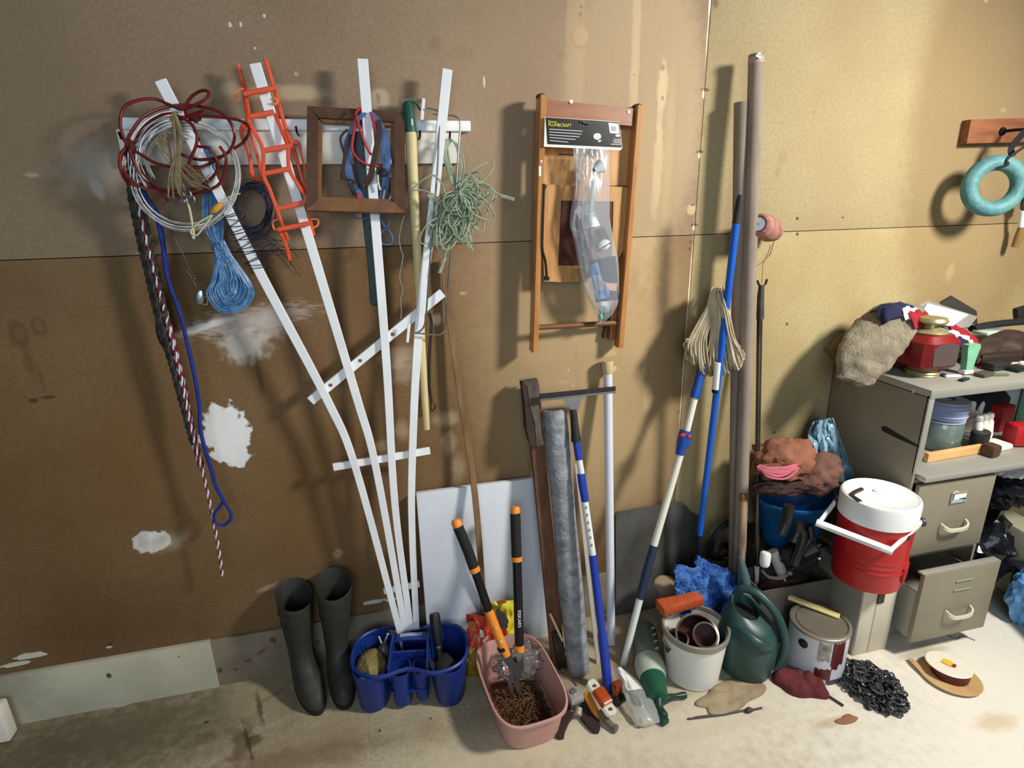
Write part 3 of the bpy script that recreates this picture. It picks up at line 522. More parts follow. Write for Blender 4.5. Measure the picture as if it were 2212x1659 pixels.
# ================================================================== TOOLS IN THE MIDDLE
def text(name, body, p, ex, ey, size, mt, parent, align='LEFT'):
    cu = bpy.data.curves.new(name, 'FONT'); cu.body = body; cu.size = size; cu.align_x = align; cu.align_y = 'CENTER'; cu.extrude = .0002
    o = bpy.data.objects.new(name, cu); col.objects.link(o); bpy.context.view_layer.update()
    me = bpy.data.meshes.new_from_object(o); bpy.data.objects.remove(o)
    ex = V3(ex).normalized(); ey = V3(ey); ey = (ey - ex * ey.dot(ex)).normalized(); ez = ex.cross(ey); p = V3(p)
    mb = MB(); mb.add([p + ex * v.co.x + ey * v.co.y + ez * v.co.z for v in me.vertices], [tuple(q.vertices) for q in me.polygons])
    bpy.data.meshes.remove(me); return mb.build(name, mt, parent, smooth=False)
# hoe with pale yellow handle
def hd(y): return .055 + .03 * (y - 220) / 700
ho = thing('long_handled_tool', 'pale yellow tool handle with a dark green sleeve and flat metal head at its top', 'tool', W(922, 928, .085))
hp = [(887, 285), (893, 400), (902, 560), (911, 740), (922, 927)]
b = MB(); pth = cr([W(x, y, hd(y)) for x, y in hp], 6); b.tube(pth, [.0175 - .0070 * i / (len(pth) - 1) for i in range(len(pth))], 16); b.build('handle', mk('pale_yellow_wood', (226, 208, 156), .5, c2=(210, 190, 136), scale=6, stretch=(5, 5, 1)), ho)
GRN = mk('dark_green_paint', (28, 84, 74), .45)
b = MB(); b.tube([W(880, 222, .05), W(882, 232, .053), W(887, 287, .057)], [.012, .0165, .0185], 16); b.tube(cr([W(869, 250, .045), W(872, 228, .045), W(880, 220, .05), W(897, 222, .05), W(908, 238, .05)], 5), .0035, 6)
gs = b.build('sleeve', GRN, ho); b = MB(); p = W(890, 264, .074); b.box(p, (.006, .002, .018), None, .001); b.build('label_chip', CREAMP, gs)
b = MB(); p0, p1 = W(862, 213, .045), W(914, 213, .05); b.plate([p0, p1, p1 + np.array([0, 0, -.012]), p0 + np.array([0, 0, -.012])], (0, .004, 0)); b.build('blade', mk('worn_blade', (120, 100, 80), .5, .7), ho)
b = MB(); b.sweep([W(915, 213, .058), W(911, 259, .06)], rrect(.010, .006, .001), (0, -1, 0)); b.build('blade_edge', WHITEP, ho)
# bent wire stand hanging
ws = MB()
ws.tube(cr([W(*p) for p in ((922, 234, 0.068), (936, 237, 0.071), (947, 242, 0.075), (950, 262, 0.078), (944, 376, 0.098), (935, 483, 0.105), (926, 600, 0.111), (920, 682, 0.113), (914, 708, 0.113), (900, 719, 0.113), (885, 719, 0.113))], 6), .0028, 8)
ws.tube(cr([W(*p) for p in ((935, 247, 0.075), (960, 249, 0.075), (980, 251, 0.077), (991, 258, 0.079), (994, 275, 0.081), (990, 330, 0.089), (982, 450, 0.101), (970, 590, 0.109), (963, 696, 0.113), (957, 718, 0.113), (944, 723, 0.113), (915, 721, 0.113), (885, 719, 0.113))], 6), .0028, 8)
wst = thing('wire_hanger', 'tall narrow steel wire loop hanging from the right end of the white rail', 'hanger', W(925, 722, .10))
ws.build('wire', STEEL, wst); b = MB(); b.sweep([W(884, 699, .113), W(880, 739, .113)], rrect(.009, .005, .001), (0, -1, 0)); b.build('end_plate', WHITEP, wst)
# pale green ribbon twine
PG = mk('pale_green_twine', (170, 184, 156), .7, c2=(132, 148, 122), scale=40)
gt = MB(); random.seed(31)
def G(x, y, d): return W(640 + x / 2.813, 110 + y / 2.813, d)
for k in range(12):
    o = random.uniform(-1, 1); gt.tube(cr([G(935 + 20 * o, 535, .062), G(910 + 24 * o, 600, .075), G(930 + 20 * o, 700, .085), G(960 + 20 * o, 800, .09), G(990 + 12 * o, 860, .10)], 5), .0026, 5)
for k in range(5):
    o = random.uniform(-1, 1); gt.tube(cr([G(945, 540, .062), G(985 + 12 * o, 590, .07), G(1005 + 16 * o, 700, .08), G(990 + 10 * o, 830, .1)], 5), .0024, 5)
for k in range(64):
    a = random.uniform(-.65, 2.35) if k < 34 else random.uniform(.9, 2.5); L = random.uniform(90, 250) * (1 if a < 1.7 else 1.15); s_ = random.uniform(25, 70); c_ = (990, 855); dd = .10 + random.uniform(-.03, .035)
    ux, uy = math.cos(a), math.sin(a); q = []
    for t, w_ in ((0, 0), (.3, -.8), (.65, -1), (.95, -.55), (1.05, 0), (.93, .6), (.62, 1), (.3, .7), (.03, 0)):
        q.append(G(c_[0] + ux * L * t - uy * s_ * w_, c_[1] + uy * L * t * 1.25 + ux * s_ * w_, dd + .014 * math.sin(t * 5 + k)))
    gt.tube(cr(q, 4), .0024, 5)
for k in range(26):
    a = random.uniform(.6, 2.3); L = random.uniform(120, 240); s_ = random.uniform(20, 60); dd = .09 + random.uniform(-.025, .03); ux, uy = math.cos(a), math.sin(a)
    q = [G(905 + ux * L * t - uy * s_ * w_, 995 + uy * L * t + ux * s_ * w_, dd) for t, w_ in ((0, 0), (.3, -.8), (.7, -1), (1, -.2), (.93, .6), (.6, 1), (.3, .7), (.03, 0))]
    gt.tube(cr(q, 4), .0024, 5)
for P in ([(990, 860), (1060, 800), (1160, 830), (1240, 875), (1320, 900)], [(830, 890), (880, 930), (930, 990)], [(990, 850), (1100, 800), (1200, 850), (1150, 1000)], [(700, 845), (760, 790), (830, 755), (880, 800), (910, 900), (905, 990)], [(700, 845), (780, 850), (860, 890), (910, 960)], [(1010, 1100), (1050, 1170), (1070, 1215)], [(920, 1180), (900, 1260), (870, 1340)]):
    gt.tube(cr([G(x, y, .115) for x, y in P], 5), .0026, 5)
gto = thing('ribbon_twine', 'tangled bunch of pale green flat twine hanging off a nail on the rail', 'twine', G(990, 1300, .1)); gt.build('twine', PG, gto)
for (x0, y0, x1, y1) in ((1245, 878, 1325, 902), (1040, 1165, 1072, 1215), (905, 1255, 870, 1350), (800, 875, 850, 905)):
    b = MB(); b.sweep([G(x0, y0, .115), G(x1, y1, .115)], rect(.010, .0012), (0, -1, 0)); b.build('ribbon_end', PG, gto)
# black hooked rod
b = MB(); b.sweep(cr([W(*p) for p in ((927, 676, .028), (932, 700, .028), (928, 760, .028), (927, 830, .028), (932, 868, .028))], 6), rrect(.010, .004, .001), (0, -1, 0)); b.tube(cr([W(*p) for p in ((932, 866, .028), (931, 884, .028), (935, 887, .028), (940, 880, .028), (937, 872, .03))], 6), .0025, 7)
tag(b.build('hooked_strap', BLACKR), 'black strap with a small curled hook hanging just right of the pale yellow handle', 'strap')
# thin brown strip of wood
b = MB(); b.sweep(cr([W(957, 560, .02), W(972, 690, .026), W(992, 838, .04), (W(1019, 1010, .06)), W(1036, 1180, .11), FL(1049, 1390)], 5), rrect(.022, .010, .001), (0, -1, 0))
tag(b.build('wood_strip', mk('dull_brown_strip', (140, 110, 76), .6, c2=(112, 84, 54), scale=6, stretch=(6, 6, 1))), 'thin brown strip of wood leaning between the trellis and the white foam board', 'strip')
# white board on the floor
xa, xb = .082, W(1183, 1040, .03)[0]
Mx = Matrix.Rotation(math.radians(-3.2), 3, 'X'); zb = W(1020, 1047, .03)[2]
b = MB(); b.box((((xa + xb) / 2), -.052, zb / 2), (xb - xa, .022, zb), Mx, .003)
tag(b.build('foam_board', mk('white_foam', (226, 230, 238), .6, c2=(216, 220, 230), scale=4)), 'white foam board standing on the floor against the wall behind the loppers', 'board')
# folding chair hung on the wall
def chd(px): return .088 - .036 * (px - 1150) / 234.0
def K(x, y, o=0.0): px, py = 1100 + x / 2.766, 180 + y / 2.766; return W(px, py, chd(px) - o)
ch = thing('folding_chair', 'folded wooden slat chair hanging flat on the wall', 'chair', K(400, 1600, .03))
CHW = mk('honey_wood', (196, 140, 84), .38, c2=(170, 112, 60), scale=6, stretch=(6, 6, 1), coat=.2); CHR = mk('reddish_wood', (158, 100, 62), .4, c2=(132, 78, 46), scale=6, stretch=(1, 6, 6), coat=.2); CHP = mk('pale_wood_panel', (204, 156, 100), .42, c2=(180, 128, 76), scale=6, stretch=(7, 7, 1))
for (xt, yt, xb_, yb_) in ((192, 75, 146, 1600), (766, 136, 652, 1572)):
    b = MB(); b.sweep([K(xt, yt, .022), K(xb_, yb_, .022)], rrect(.021, .048, .003), (0, -1, 0)); lg = b.build('rail', CHW, ch)
    b = MB(); b.lathe([(.0, 0), (.0, .0)], K(xt, yt, .022), n=3) if False else b.lump(K(xt - 2, yt + 4, .026), (.016, .028, .009), 2, .05, sub=2); b.build('rail_cap', WOODD, lg)
def pan(pts, o, th, mt, nm, par=ch, bev=0):
    mb = MB(); mb.plate([K(x, y, o) for x, y in pts], (0, th, 0)); return mb.build(nm, mt, par)
pan([(210, 95), (745, 150), (738, 255), (208, 205)], .012, .018, CHR, 'back_slat')
pan([(205, 240), (732, 285), (700, 610), (205, 620)], .042, .014, CHP, 'back_slat')
pan([(296, 420), (384, 426), (384, 432), (296, 427)], .0415, .006, BLACKP, 'slot')
pan([(228, 612), (700, 618), (706, 700), (690, 990), (640, 1085), (420, 1190), (215, 1185), (205, 1000), (212, 640)], .030, .016, WOODD, 'seat')
seat = bpy.data.objects['seat']
pan([(232, 604), (315, 608), (292, 1090), (280, 1186), (212, 1184), (203, 1000), (214, 640)], .026, .014, CHP, 'seat_stile', seat)
pan([(626, 616), (706, 622), (708, 700), (688, 985), (640, 1075), (612, 1060)], .026, .014, CHP, 'seat_stile', seat)
pan([(315, 608), (626, 616), (622, 706), (308, 700)], .026, .014, CHP, 'seat_rail', seat)
pan([(290, 1088), (470, 1092), (470, 1188), (280, 1188)], .026, .014, CHP, 'seat_rail', seat)
MAH = mk('mahogany_panel', (92, 46, 30), .4, c2=(70, 34, 24), scale=7, stretch=(6, 6, 1))
for k in range(3):
    xa_, xb2 = 308 + k * 106, 308 + (k + 1) * 106 - 5; pan([(xa_, 700), (xb2, 703), (xb2 - 12, 1084), (xa_ - 12, 1082)], .029, .008, MAH, 'seat_slat', seat)
b = MB(); b.sweep(cr([K(208, 600, -.002), K(200, 800, -.002), K(197, 980, -.002), K(215, 1060, -.002), K(224, 1150, -.002)], 5), rrect(.006, .012, .001), (0, -1, 0)); b.lathe([(.001, -.008), (.008, -.008), (.008, .008), (.001, .008)], K(224, 1165, 0), (0, 1, 0), 10); b.build('hinge_strap', BLACKP, ch)
b = MB(); b.tube([K(165, 1460, .022), K(650, 1430, .022)], .0095, 14); b.build('rung', mk('worn_rung', (128, 86, 48), .45, c2=(104, 66, 36), scale=9), ch)
b = MB(); b.sweep([K(600, 1330, .05), K(568, 1520, .05)], rrect(.016, .02, .002), (0, -1, 0)); b.build('rear_leg', WOODD, ch)
b = MB(); b.sweep([K(630, 1250, .034), K(612, 1530, .034)], rrect(.022, .016, .002), (0, -1, 0)); b.build('rear_leg', CHR, ch)
b = MB(); b.box(K(183, 525, -.0035), (.007, .001, .030), None, .0003); b.box(K(192, 466, -.0035), (.006, .001, .006), None, .0003); b.box(K(714, 170, .010), (.009, .002, .010), None, .0005); b.build('paint_spot', WHITEP, ch)
b = MB(); b.lathe([(.001, 0), (.006, .001), (.006, .004), (.001, .005)], K(368, 112, .012), (0, -1, .2), 10); b.build('chip', WHITEP, ch)
# blister-bag package hanging on the chair
pk = thing('plumbing_package', 'black header card with clear plastic bag of white parts hanging on the folded chair', 'package', K(545, 1420, -.03))
def HC_(x, y, o): px, py = 1160 + x / 11.06, 240 + y / 11.06; return W(px, py, chd(px) + .012 + o)
CARDW = mk('card_white', (232, 232, 224), .6); CARDB = mk('card_black', (14, 14, 18), .3)
b = MB(); b.plate([HC_(*p, 0) for p in ((190, 140), (1960, 250), (2040, 880), (2000, 935), (165, 850))], (0, .0012, 0)); cd = b.build('header_card', CARDW, pk)
b = MB(); b.plate([HC_(*p, .0008) for p in ((205, 148), (1955, 262), (2030, 870), (250, 790))], (0, .0006, 0)); b.build('black_print', CARDB, cd)
YEL = mk('yellow_print', (236, 226, 60), .5); GRY = mk('grey_print', (196, 198, 200), .5)
ex = HC_(900, 0, 0) - HC_(0, -50, 0); ey = HC_(0, 0, 0) - HC_(0, 500, 0)
text('lettering', 'PLUMBCRAFT', HC_(268, 325, .0022), ex, ey, .0128, YEL, cd); text('lettering', 'Waxman', HC_(262, 248, .0022), ex, ey, .008, YEL, cd)
for (xa_, ya, xb2, yb) in ((290, 430, 1085, 480), (290, 497, 1062, 550), (290, 566, 1015, 615), (300, 630, 920, 678), (300, 702, 745, 740), (1840, 670, 2010, 685), (1810, 708, 2015, 722), (1830, 748, 2015, 762), (1765, 790, 2010, 800)):
    b = MB(); b.plate([HC_(xa_, ya - 9, .002), HC_(xb2, yb - 9, .002), HC_(xb2, yb + 9, .002), HC_(xa_, ya + 9, .002)], (0, .0005, 0)); b.build('printed_line', GRY, cd)
b = MB(); b.plate([HC_(*p, .002) for p in ((1705, 275), (1940, 300), (1970, 545), (1740, 525))], (0, .0005, 0)); lb = b.build('barcode_sticker', CARDW, cd)
b = MB()
for k in range(9): x = 1770 + k * 14; b.plate([HC_(x, 365, .0028), HC_(x + 7, 366, .0028), HC_(x + 15, 475, .0028), HC_(x + 8, 474, .0028)], (0, .0003, 0))
b.build('bars', GRY, lb)
b = MB(); b.plate([HC_(1440 + 95 * math.cos(a), 605 + 80 * math.sin(a), .002) for a in np.linspace(0, 2 * PI, 18, endpoint=False)], (0, .0005, 0)); PPR = mk('pale_print', (206, 214, 206), .5); b.build('printed_picture', PPR, cd); b = MB(); b.plate([HC_(*p, .002) for p in ((1450, 700), (1545, 690), (1530, 725), (1470, 745))], (0, .0005, 0)); b.build('printed_corner', PPR, cd); b = MB(); b.plate([HC_(1930 + 60 * math.cos(a), 585 + 32 * math.sin(a), .0021) for a in np.linspace(0, 2 * PI, 12, endpoint=False)], (0, .0005, 0)); b.build('printed_mark', PPR, cd)
b = MB(); b.tube(cr([HC_(1030, 275, .004), HC_(1060, 235, .006), HC_(1130, 250, .008), HC_(1200, 290, .008), HC_(1245, 325, .004)], 5), .0016, 6); b.lump(HC_(1115, 270, .005), (.004, .003, .003), 1, .1, sub=2); b.build('hanging_wire', STEEL, pk)
Lf = [(385, 380), (388, 600), (362, 820), (388, 940), (420, 1130), (462, 1270), (520, 1380), (538, 1428)]; Rg = [(600, 396), (598, 600), (602, 800), (622, 920), (652, 1080), (656, 1280), (622, 1370), (566, 1428)]
Ls, Rs = cr([np.array([a, b_, 0]) for a, b_ in Lf], 8), cr([np.array([a, b_, 0]) for a, b_ in Rg], 8)
def bagf(sg):
    def fn(u, v):
        i = int(round(v * (len(Ls) - 1))); a, c = Ls[i], Rs[i]; p = a + (c - a) * u; bul = .034 * math.sin(PI * u) ** .6 * min(1, v * 5) * (1 - v ** 5) ** 1 * .75
        wr = .0035 * nz((u * 9, v * 14, sg), 1.0, 3) + .003 * nz((u * 22, v * 7, sg), 1, 9)
        return K(p[0] + 6 * nz((0, v * 6, sg), 1, 2), p[1], -.022 - (bul if sg > 0 else .0) - wr)
    return fn
b = MB(); b.grid(bagf(1), 20, len(Ls) - 1); b.grid(bagf(-1), 6, len(Ls) - 1); b.build('clear_bag', film('clear_plastic', (226, 232, 240), .22, .10), pk)
PW_ = mk('white_poly', (226, 230, 234), .4)
def kx(x, y): return K(x, y, -.028)
b = MB(); b.lathe([(.010, 0), (.014, .010), (.021, .024), (.0225, .030), (.019, .034), (.001, .032)], kx(505, 520), kx(590, 470) - kx(505, 520), 20); b.build('white_funnel', PW_, pk)
b = MB(); b.lathe([(.013, 0), (.019, .02), (.0255, .046), (.0235, .046), (.017, .02), (.011, .002)], kx(485, 770), kx(500, 890) - kx(485, 770), 20); b.tube([kx(505, 530), kx(500, 640), kx(488, 770)], .009, 10); b.build('white_cone', PW_, pk)
b = MB(); b.lump(kx(566, 966), (.022, .012, .018), 1, .05, sub=3, M=Matrix.Rotation(-.4, 3, 'Y')); fb_ = b.build('white_float', PW_, pk)
b = MB(); b.sweep([K(525, 1005, -.042), K(606, 952, -.042)], rect(.0025, .002), (0, -1, 0)); b.build('seam_line', BLACKP, fb_)
def ins(pts, nm, c, o): mb = MB(); mb.plate([K(x, y, o) for x, y in pts], (0, .0006, 0)); return mb.build(nm, mk(nm, c, .4), pk)
ins([(478, 1060), (636, 1030), (656, 1290), (518, 1310)], 'printed_insert', (40, 44, 66), -.026); ins([(478, 1085), (530, 1070), (560, 1180), (600, 1240), (595, 1285), (515, 1290)], 'blue_print_area', (110, 150, 214), -.0268); ins([(560, 1185), (610, 1195), (646, 1195), (640, 1240), (600, 1238)], 'skin_tone_print_area', (222, 172, 148), -.0274); ins([(500, 1150), (540, 1145), (570, 1190), (562, 1240), (530, 1235)], 'pale_print_area', (224, 228, 236), -.0274); ins([(505, 880), (565, 856), (600, 930), (520, 985)], 'dark_insert', (62, 52, 50), -.024); ins([(530, 1305), (615, 1295), (600, 1360), (552, 1375)], 'white_insert', (216, 222, 222), -.026)
b = MB(); b.lathe([(.003, 0), (.0075, .004), (.0075, .016), (.004, .021)], K(545, 1375, -.028), K(550, 1430, -.028) - K(545, 1375, -.028), 12, cap=True); b.build('green_cap', mk('mint_cap', (110, 200, 168), .5), pk)
# weathered plank with a dark board fixed to its top
pl = thing('weathered_post', 'weathered brown plank with a broken grey board on top, leaning beside the grey roll', 'plank', FL(1205, 1437))
OLD = mk('old_brown_board', (122, 82, 58), .75, c2=(92, 62, 46), scale=7, stretch=(5, 5, 1)); OLDG = mk('weathered_grey_wood', (98, 88, 78), .8, c2=(68, 60, 54), scale=8, stretch=(6, 6, 1))
def pd(y): return .045 + .19 * (y - 822) / 615
b = MB(); b.sweep([W(1148, 830, pd(830) - .012), W(1206, 1436, pd(1436))], rrect(.052, .022, .002), (0, -1, 0)); b.build('plank', OLD, pl)
def C6(x, y, o=0): px, py = 1100 + x / 4.367, 740 + y / 4.367; return W(px, py, pd(py) + o)
b = MB(); b.plate([C6(*p, .030) for p in ((130, 375), (272, 352), (285, 600), (305, 840), (330, 965), (300, 970), (262, 985), (240, 760), (195, 600), (170, 420))], (0, .028, 0)); b.build('broken_board', OLDG, pl)
b = MB(); b.plate([C6(*p, .028) for p in ((122, 380), (180, 410), (200, 640), (262, 870), (270, 990), (200, 960), (165, 830), (150, 600))], (0, .040, 0)); b.build('side_board', mk('dark_old_wood', (64, 48, 38), .8, c2=(46, 34, 28), scale=7), pl)
b = MB(); b.sweep([W(1188, 1326, .25), W(1215, 1384, .27)], rrect(.009, .006, .001), (0, -1, 0)); b.build('splinter', mk('pale_splinter', (150, 132, 104), .7), pl)
b = MB(); b.sweep([W(1203, 1370, .245), FL(1214, 1440)], rrect(.036, .03, .003), (0, -1, 0)); b.build('foot_shade', mk('foot_shade_brown', (50, 40, 36), .8), pl)  # dark block standing in for the shadow at the plank's foot
# grey roll
FELT = mk('grey_felt', (168, 170, 174), .85, c2=(112, 114, 122), scale=22, stretch=(1, 1, 1.4), bump=.5, bscale=60, lo=.3, hi=.7)
a0, a1 = W(1197, 884, .075), FL(1250, 1448); axv = a1 - a0; Lr = np.linalg.norm(axv); prof = [(.004, .01), (.024, .006), (.034, 0), (.042, .001), (.044, .02)] + [(.044 + .0015 * math.sin(i), Lr * i / 12) for i in range(1, 13)] + [(.03, Lr + .001), (.001, Lr)]
b = MB(); b.lathe(prof, a0, axv, 32); ro = tag(b.build('roofing_felt_roll', FELT), 'mottled grey roll of felt standing upright between the weathered plank and the squeegee', 'roll')
b = MB(); b.sweep([W(1245, 1000, .12), FL(1292, 1432)], rrect(.020, .004, .001), (.5, -1, 0)); b.build('loose_edge', mk('pale_felt_edge', (176, 170, 160), .8), ro)
# squeegee
def sd(y): return .105 + .31 * (y - 850) / 645
def Q(x, y): return W(1100 + x / 4.367, 740 + y / 4.367, sd(740 + y / 4.367))
sq = thing('squeegee', 'window squeegee on a long blue and white extension pole, rubber blade up', 'squeegee', FL(1314, 1497))
b = MB(); b.sweep([Q(286, 512), Q(1001, 440)], rrect(.022, .006, .0015), (0, -1, 0)); b.build('rubber_blade', BLACKR, sq)
b = MB(); b.sweep([Q(288, 538) + np.array([0, -.003, 0]), Q(997, 463) + np.array([0, -.003, 0])], rrect(.007, .010, .002), (0, -1, 0)); b.build('channel', STEEL, sq)
b = MB(); b.plate([Q(*p) + np.array([0, -.006, 0]) for p in ((490, 515), (705, 495), (640, 610), (625, 650), (590, 650), (565, 615))], (0, .010, 0)); b.build('bracket', STEEL, sq)
b = MB(); b.tube(cr([Q(602, 630), Q(615, 760), Q(632, 935)], 5), [.0115, .0125, .0130, .0135, .0135, .0140, .0145, .015, .016, .0175, .0175][:11], 14); b.build('grip', BLACKR, sq)
POLB = mk('pole_blue', (36, 62, 168), .35); POLW = mk('pole_white', (228, 230, 226), .4)
def seg(P, r, nm, mt, par, D, n=14):
    mb = MB(); pp = [W(x, y, D(y)) for x, y in P]; rr = r if isinstance(r, list) else [r] * len(pp); mb.tube(pp, rr, n); return mb.build(nm, mt, par)
seg([(1245, 953), (1251, 993)], .0135, 'pole_section', POLB, sq, sd); seg([(1251, 993), (1256, 1023)], .0115, 'pole_section', POLW, sq, sd); seg([(1255, 1023), (1258, 1045), (1264, 1083)], [.0145, .0155, .0140], 'pole_section', POLB, sq, sd)
ws_ = seg([(1263, 1083), (1280, 1199)], .0130, 'pole_section', POLW, sq, sd); seg([(1280, 1198), (1300, 1360), (1303, 1388)], [.0140, .0150, .0165], 'pole_section', POLB, sq, sd)
a = W(1303, 1386, sd(1386)); c = FL(1314, 1495); b = MB(); b.tube([a, c], [.0175, .0175], 14); b.build('pole_section', POLB, sq)
b = MB(); dirp = W(1280, 1199, sd(1199)) - W(1263, 1083, sd(1083))
for k in range(6): p = W(1263 + 17 * (.12 + .14 * k), 1083 + 116 * (.12 + .14 * k), sd(1083 + 116 * (.12 + .14 * k)) + .0132); b.box(p + np.array([.002, 0, 0]), (.006, .001, .010), Matrix.Rotation(.1, 3, 'Y'))
b.build('worn_print', mk('faded_print', (130, 130, 128), .6), ws_)
# white pipe
pv = thing('plastic_pipe', 'white plastic pipe with a tan end fitting leaning on the wall right of the squeegee', 'pipe', FL(1320, 1392))
b = MB(); b.tube([W(1313, 800, .035), FL(1320, 1390)], .0165, 20); b.build('pipe', mk('pvc_white', (222, 226, 236), .35, c2=(212, 216, 226), scale=3), pv)
b = MB(); a0 = W(1313, 806, .035); b.lathe([(.001, .0), (.0195, 0), (.021, .012), (.021, .044), (.019, .048), (.001, .047)], a0, W(1312, 775, .034) - a0, 20); b.box(W(1326, 797, .035), (.016, .014, .022), Matrix.Rotation(.5, 3, 'Y'), .004); b.build('end_fitting', mk('tan_plastic', (204, 178, 138), .5), pv)
# dark sheet against the wall
b = MB(); b.plate([W(*p, .022) for p in ((1330, 1108), (1385, 1098), (1440, 1088), (1470, 1087), (1485, 1096), (1494, 1108), (1512, 1116))] + [FL(1512, 1295), FL(1331, 1330)], (0, .006, 0))
tag(b.build('dark_sheet', mk('dark_slate_sheet', (92, 90, 84), .7, c2=(66, 66, 64), scale=6)), 'dark grey sheet leaning at the foot of the wall right of the white pipe', 'sheet')
# string mop, head up
def md(y): return .085 + .217 * (y - 700) / 736
mo = thing('string_mop', 'string mop standing head up, white pole with blue and red wringer collar', 'mop', FL(1345, 1437))
a = W(1383, 1290, md(1290)); b = MB(); b.tube([FL(1346, 1436), a], [.0125, .0135], 14); b.build('pole_section', POLW, mo)
seg([(1382, 1292), (1397, 1235), (1413, 1178)], [.0155, .0165, .0155], 'grip', mk('navy_grip', (34, 48, 76), .6), mo, md); seg([(1411, 1184), (1473, 970)], .0135, 'pole_section', mk('pole_cream', (226, 222, 206), .4), mo, md); seg([(1480, 945), (1503, 850)], .0125, 'pole_section', MATS['pole_cream'], mo, md)
cl = seg([(1468, 982), (1471, 966), (1476, 958), (1482, 930)], [.016, .018, .026, .024], 'collar', mk('collar_blue', (26, 74, 160), .4), mo, md, 18)
b = MB(); b.lump(W(1474, 940, md(940) + .022), (.013, .008, .009), 1, .1, sub=2); b.lump(W(1488, 943, md(943) + .022), (.012, .008, .009), 2, .1, sub=2); b.build('release_tab', mk('red_tab', (170, 40, 48), .4), cl)
seg([(1500, 860), (1504, 846), (1506, 838), (1522, 776)], [.017, .0185, .0165, .0185], 'socket', MATS['collar_blue'], mo, md, 18)
YARN = mk('mop_yarn', (206, 192, 164), .9, c2=(152, 138, 112), scale=14, stretch=(1, 1, .5))
b = MB(); random.seed(41)
for k in range(210):
    u = random.random(); v = random.uniform(-1, 1); ex_ = 1482 + 118 * u + random.uniform(-6, 6); ey_ = 778 + 22 * math.sin(PI * u) - 28 * abs(u - .45) * (u < .3) + random.uniform(-22, 14); dd = md(720) + .030 * v + .01 + .055 * u * u
    tx = 1552 + 14 * (u - .5) + random.uniform(-8, 8)
    mx_ = tx + (ex_ - tx) * .62 - 14 * (u < .4); P = [W(tx, 624 + random.uniform(-5, 12), dd * .8 + .01), W(tx + (ex_ - tx) * .34, 672, dd + .02 * (1 - abs(v))), W(mx_, 728, dd + .024 * (1 - abs(v))), W(ex_, ey_ - 14, dd + .01), W(ex_ + 5, ey_, dd), W(ex_ + 9, ey_ - 16, dd - .004)]
    b.tube(cr(P, 4), random.uniform(.0028, .0040), 5)
b.build('yarn', YARN, mo)
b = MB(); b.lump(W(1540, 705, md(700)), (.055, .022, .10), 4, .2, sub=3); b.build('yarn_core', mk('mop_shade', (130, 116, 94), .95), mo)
# blue broom pole
def bd(y): return .185 - .06 * (y - 420) / 800
bp_ = thing('broom_pole', 'bright blue pole with a black grip leaning on the cardboard tubes, white sticker halfway', 'pole', FL(1500, 1305))
seg([(1600, 421), (1598, 430), (1590, 482)], [.007, .011, .0135], 'grip', BLACKR, bp_, bd); pb_ = seg([(1590, 480), (1550, 830), (1510, 1165)], [.0125, .0125, .0115], 'pole', mk('bright_blue', (22, 92, 196), .4), bp_, bd)
seg([(1551, 782), (1546, 840)], .0132, 'sticker', CARDW, pb_, bd); seg([(1546, 842), (1545, 848)], .0134, 'band', BLACKP, pb_, bd)
b = MB(); b.tube([W(1511, 1155, bd(1155)), W(1505, 1215, bd(1215)), FL(1497, 1305)], [.014, .016, .018], 14); b.build('socket', mk('dark_navy_socket', (24, 26, 40), .5), bp_)
# cardboard tubes
TUB = mk('grey_cardboard', (150, 136, 122), .85, c2=(128, 114, 102), scale=6, stretch=(3, 3, .6))
def tubeo(P0, P1, r, lab):
    p0, p1 = np.array(P0), np.array(P1); L = np.linalg.norm(p1 - p0); mb = MB()
    mb.lathe([(r - .004, L), (r - .004, .006), (r - .0035, 0), (r, 0), (r, L), (r - .004, L)], p0, p1 - p0, 36); return tag(mb.build('cardboard_tube', TUB), lab, 'tube', 'tall cardboard tubes')
t2p = W(1634, 118, .085), W(1600, 1300, .20)
def ext(a, c): return a + (c - a) * ((a[2] - 0) / (a[2] - c[2]))
A, B_ = W(1634, 118, .078), W(1604, 1000, .177); tb = tubeo(A, ext(A, B_), .0245, 'taller grey cardboard tube, on the right of the two, with torn tape at its rim')
b = MB(); axt = (ext(A, B_) - A); axt = axt / np.linalg.norm(axt); b.lathe([(.0249, .008), (.0254, .0085), (.0254, .028), (.0249, .0285)], A, axt, 30); b.build('tape_band', mk('worn_tape', (168, 150, 128), .6), tb)
b = MB(); b.box(W(1638, 122, .108), (.018, .002, .006), Matrix.Rotation(.4, 3, 'Y')); b.box(W(1640, 116, .106), (.010, .002, .006)); b.build('torn_edge', WHITEP, tb)
A, B_ = W(1602, 221, .065), W(1590, 1000, .135); tubeo(A, ext(A, B_), .0245, 'shorter grey cardboard tube, on the left of the two')
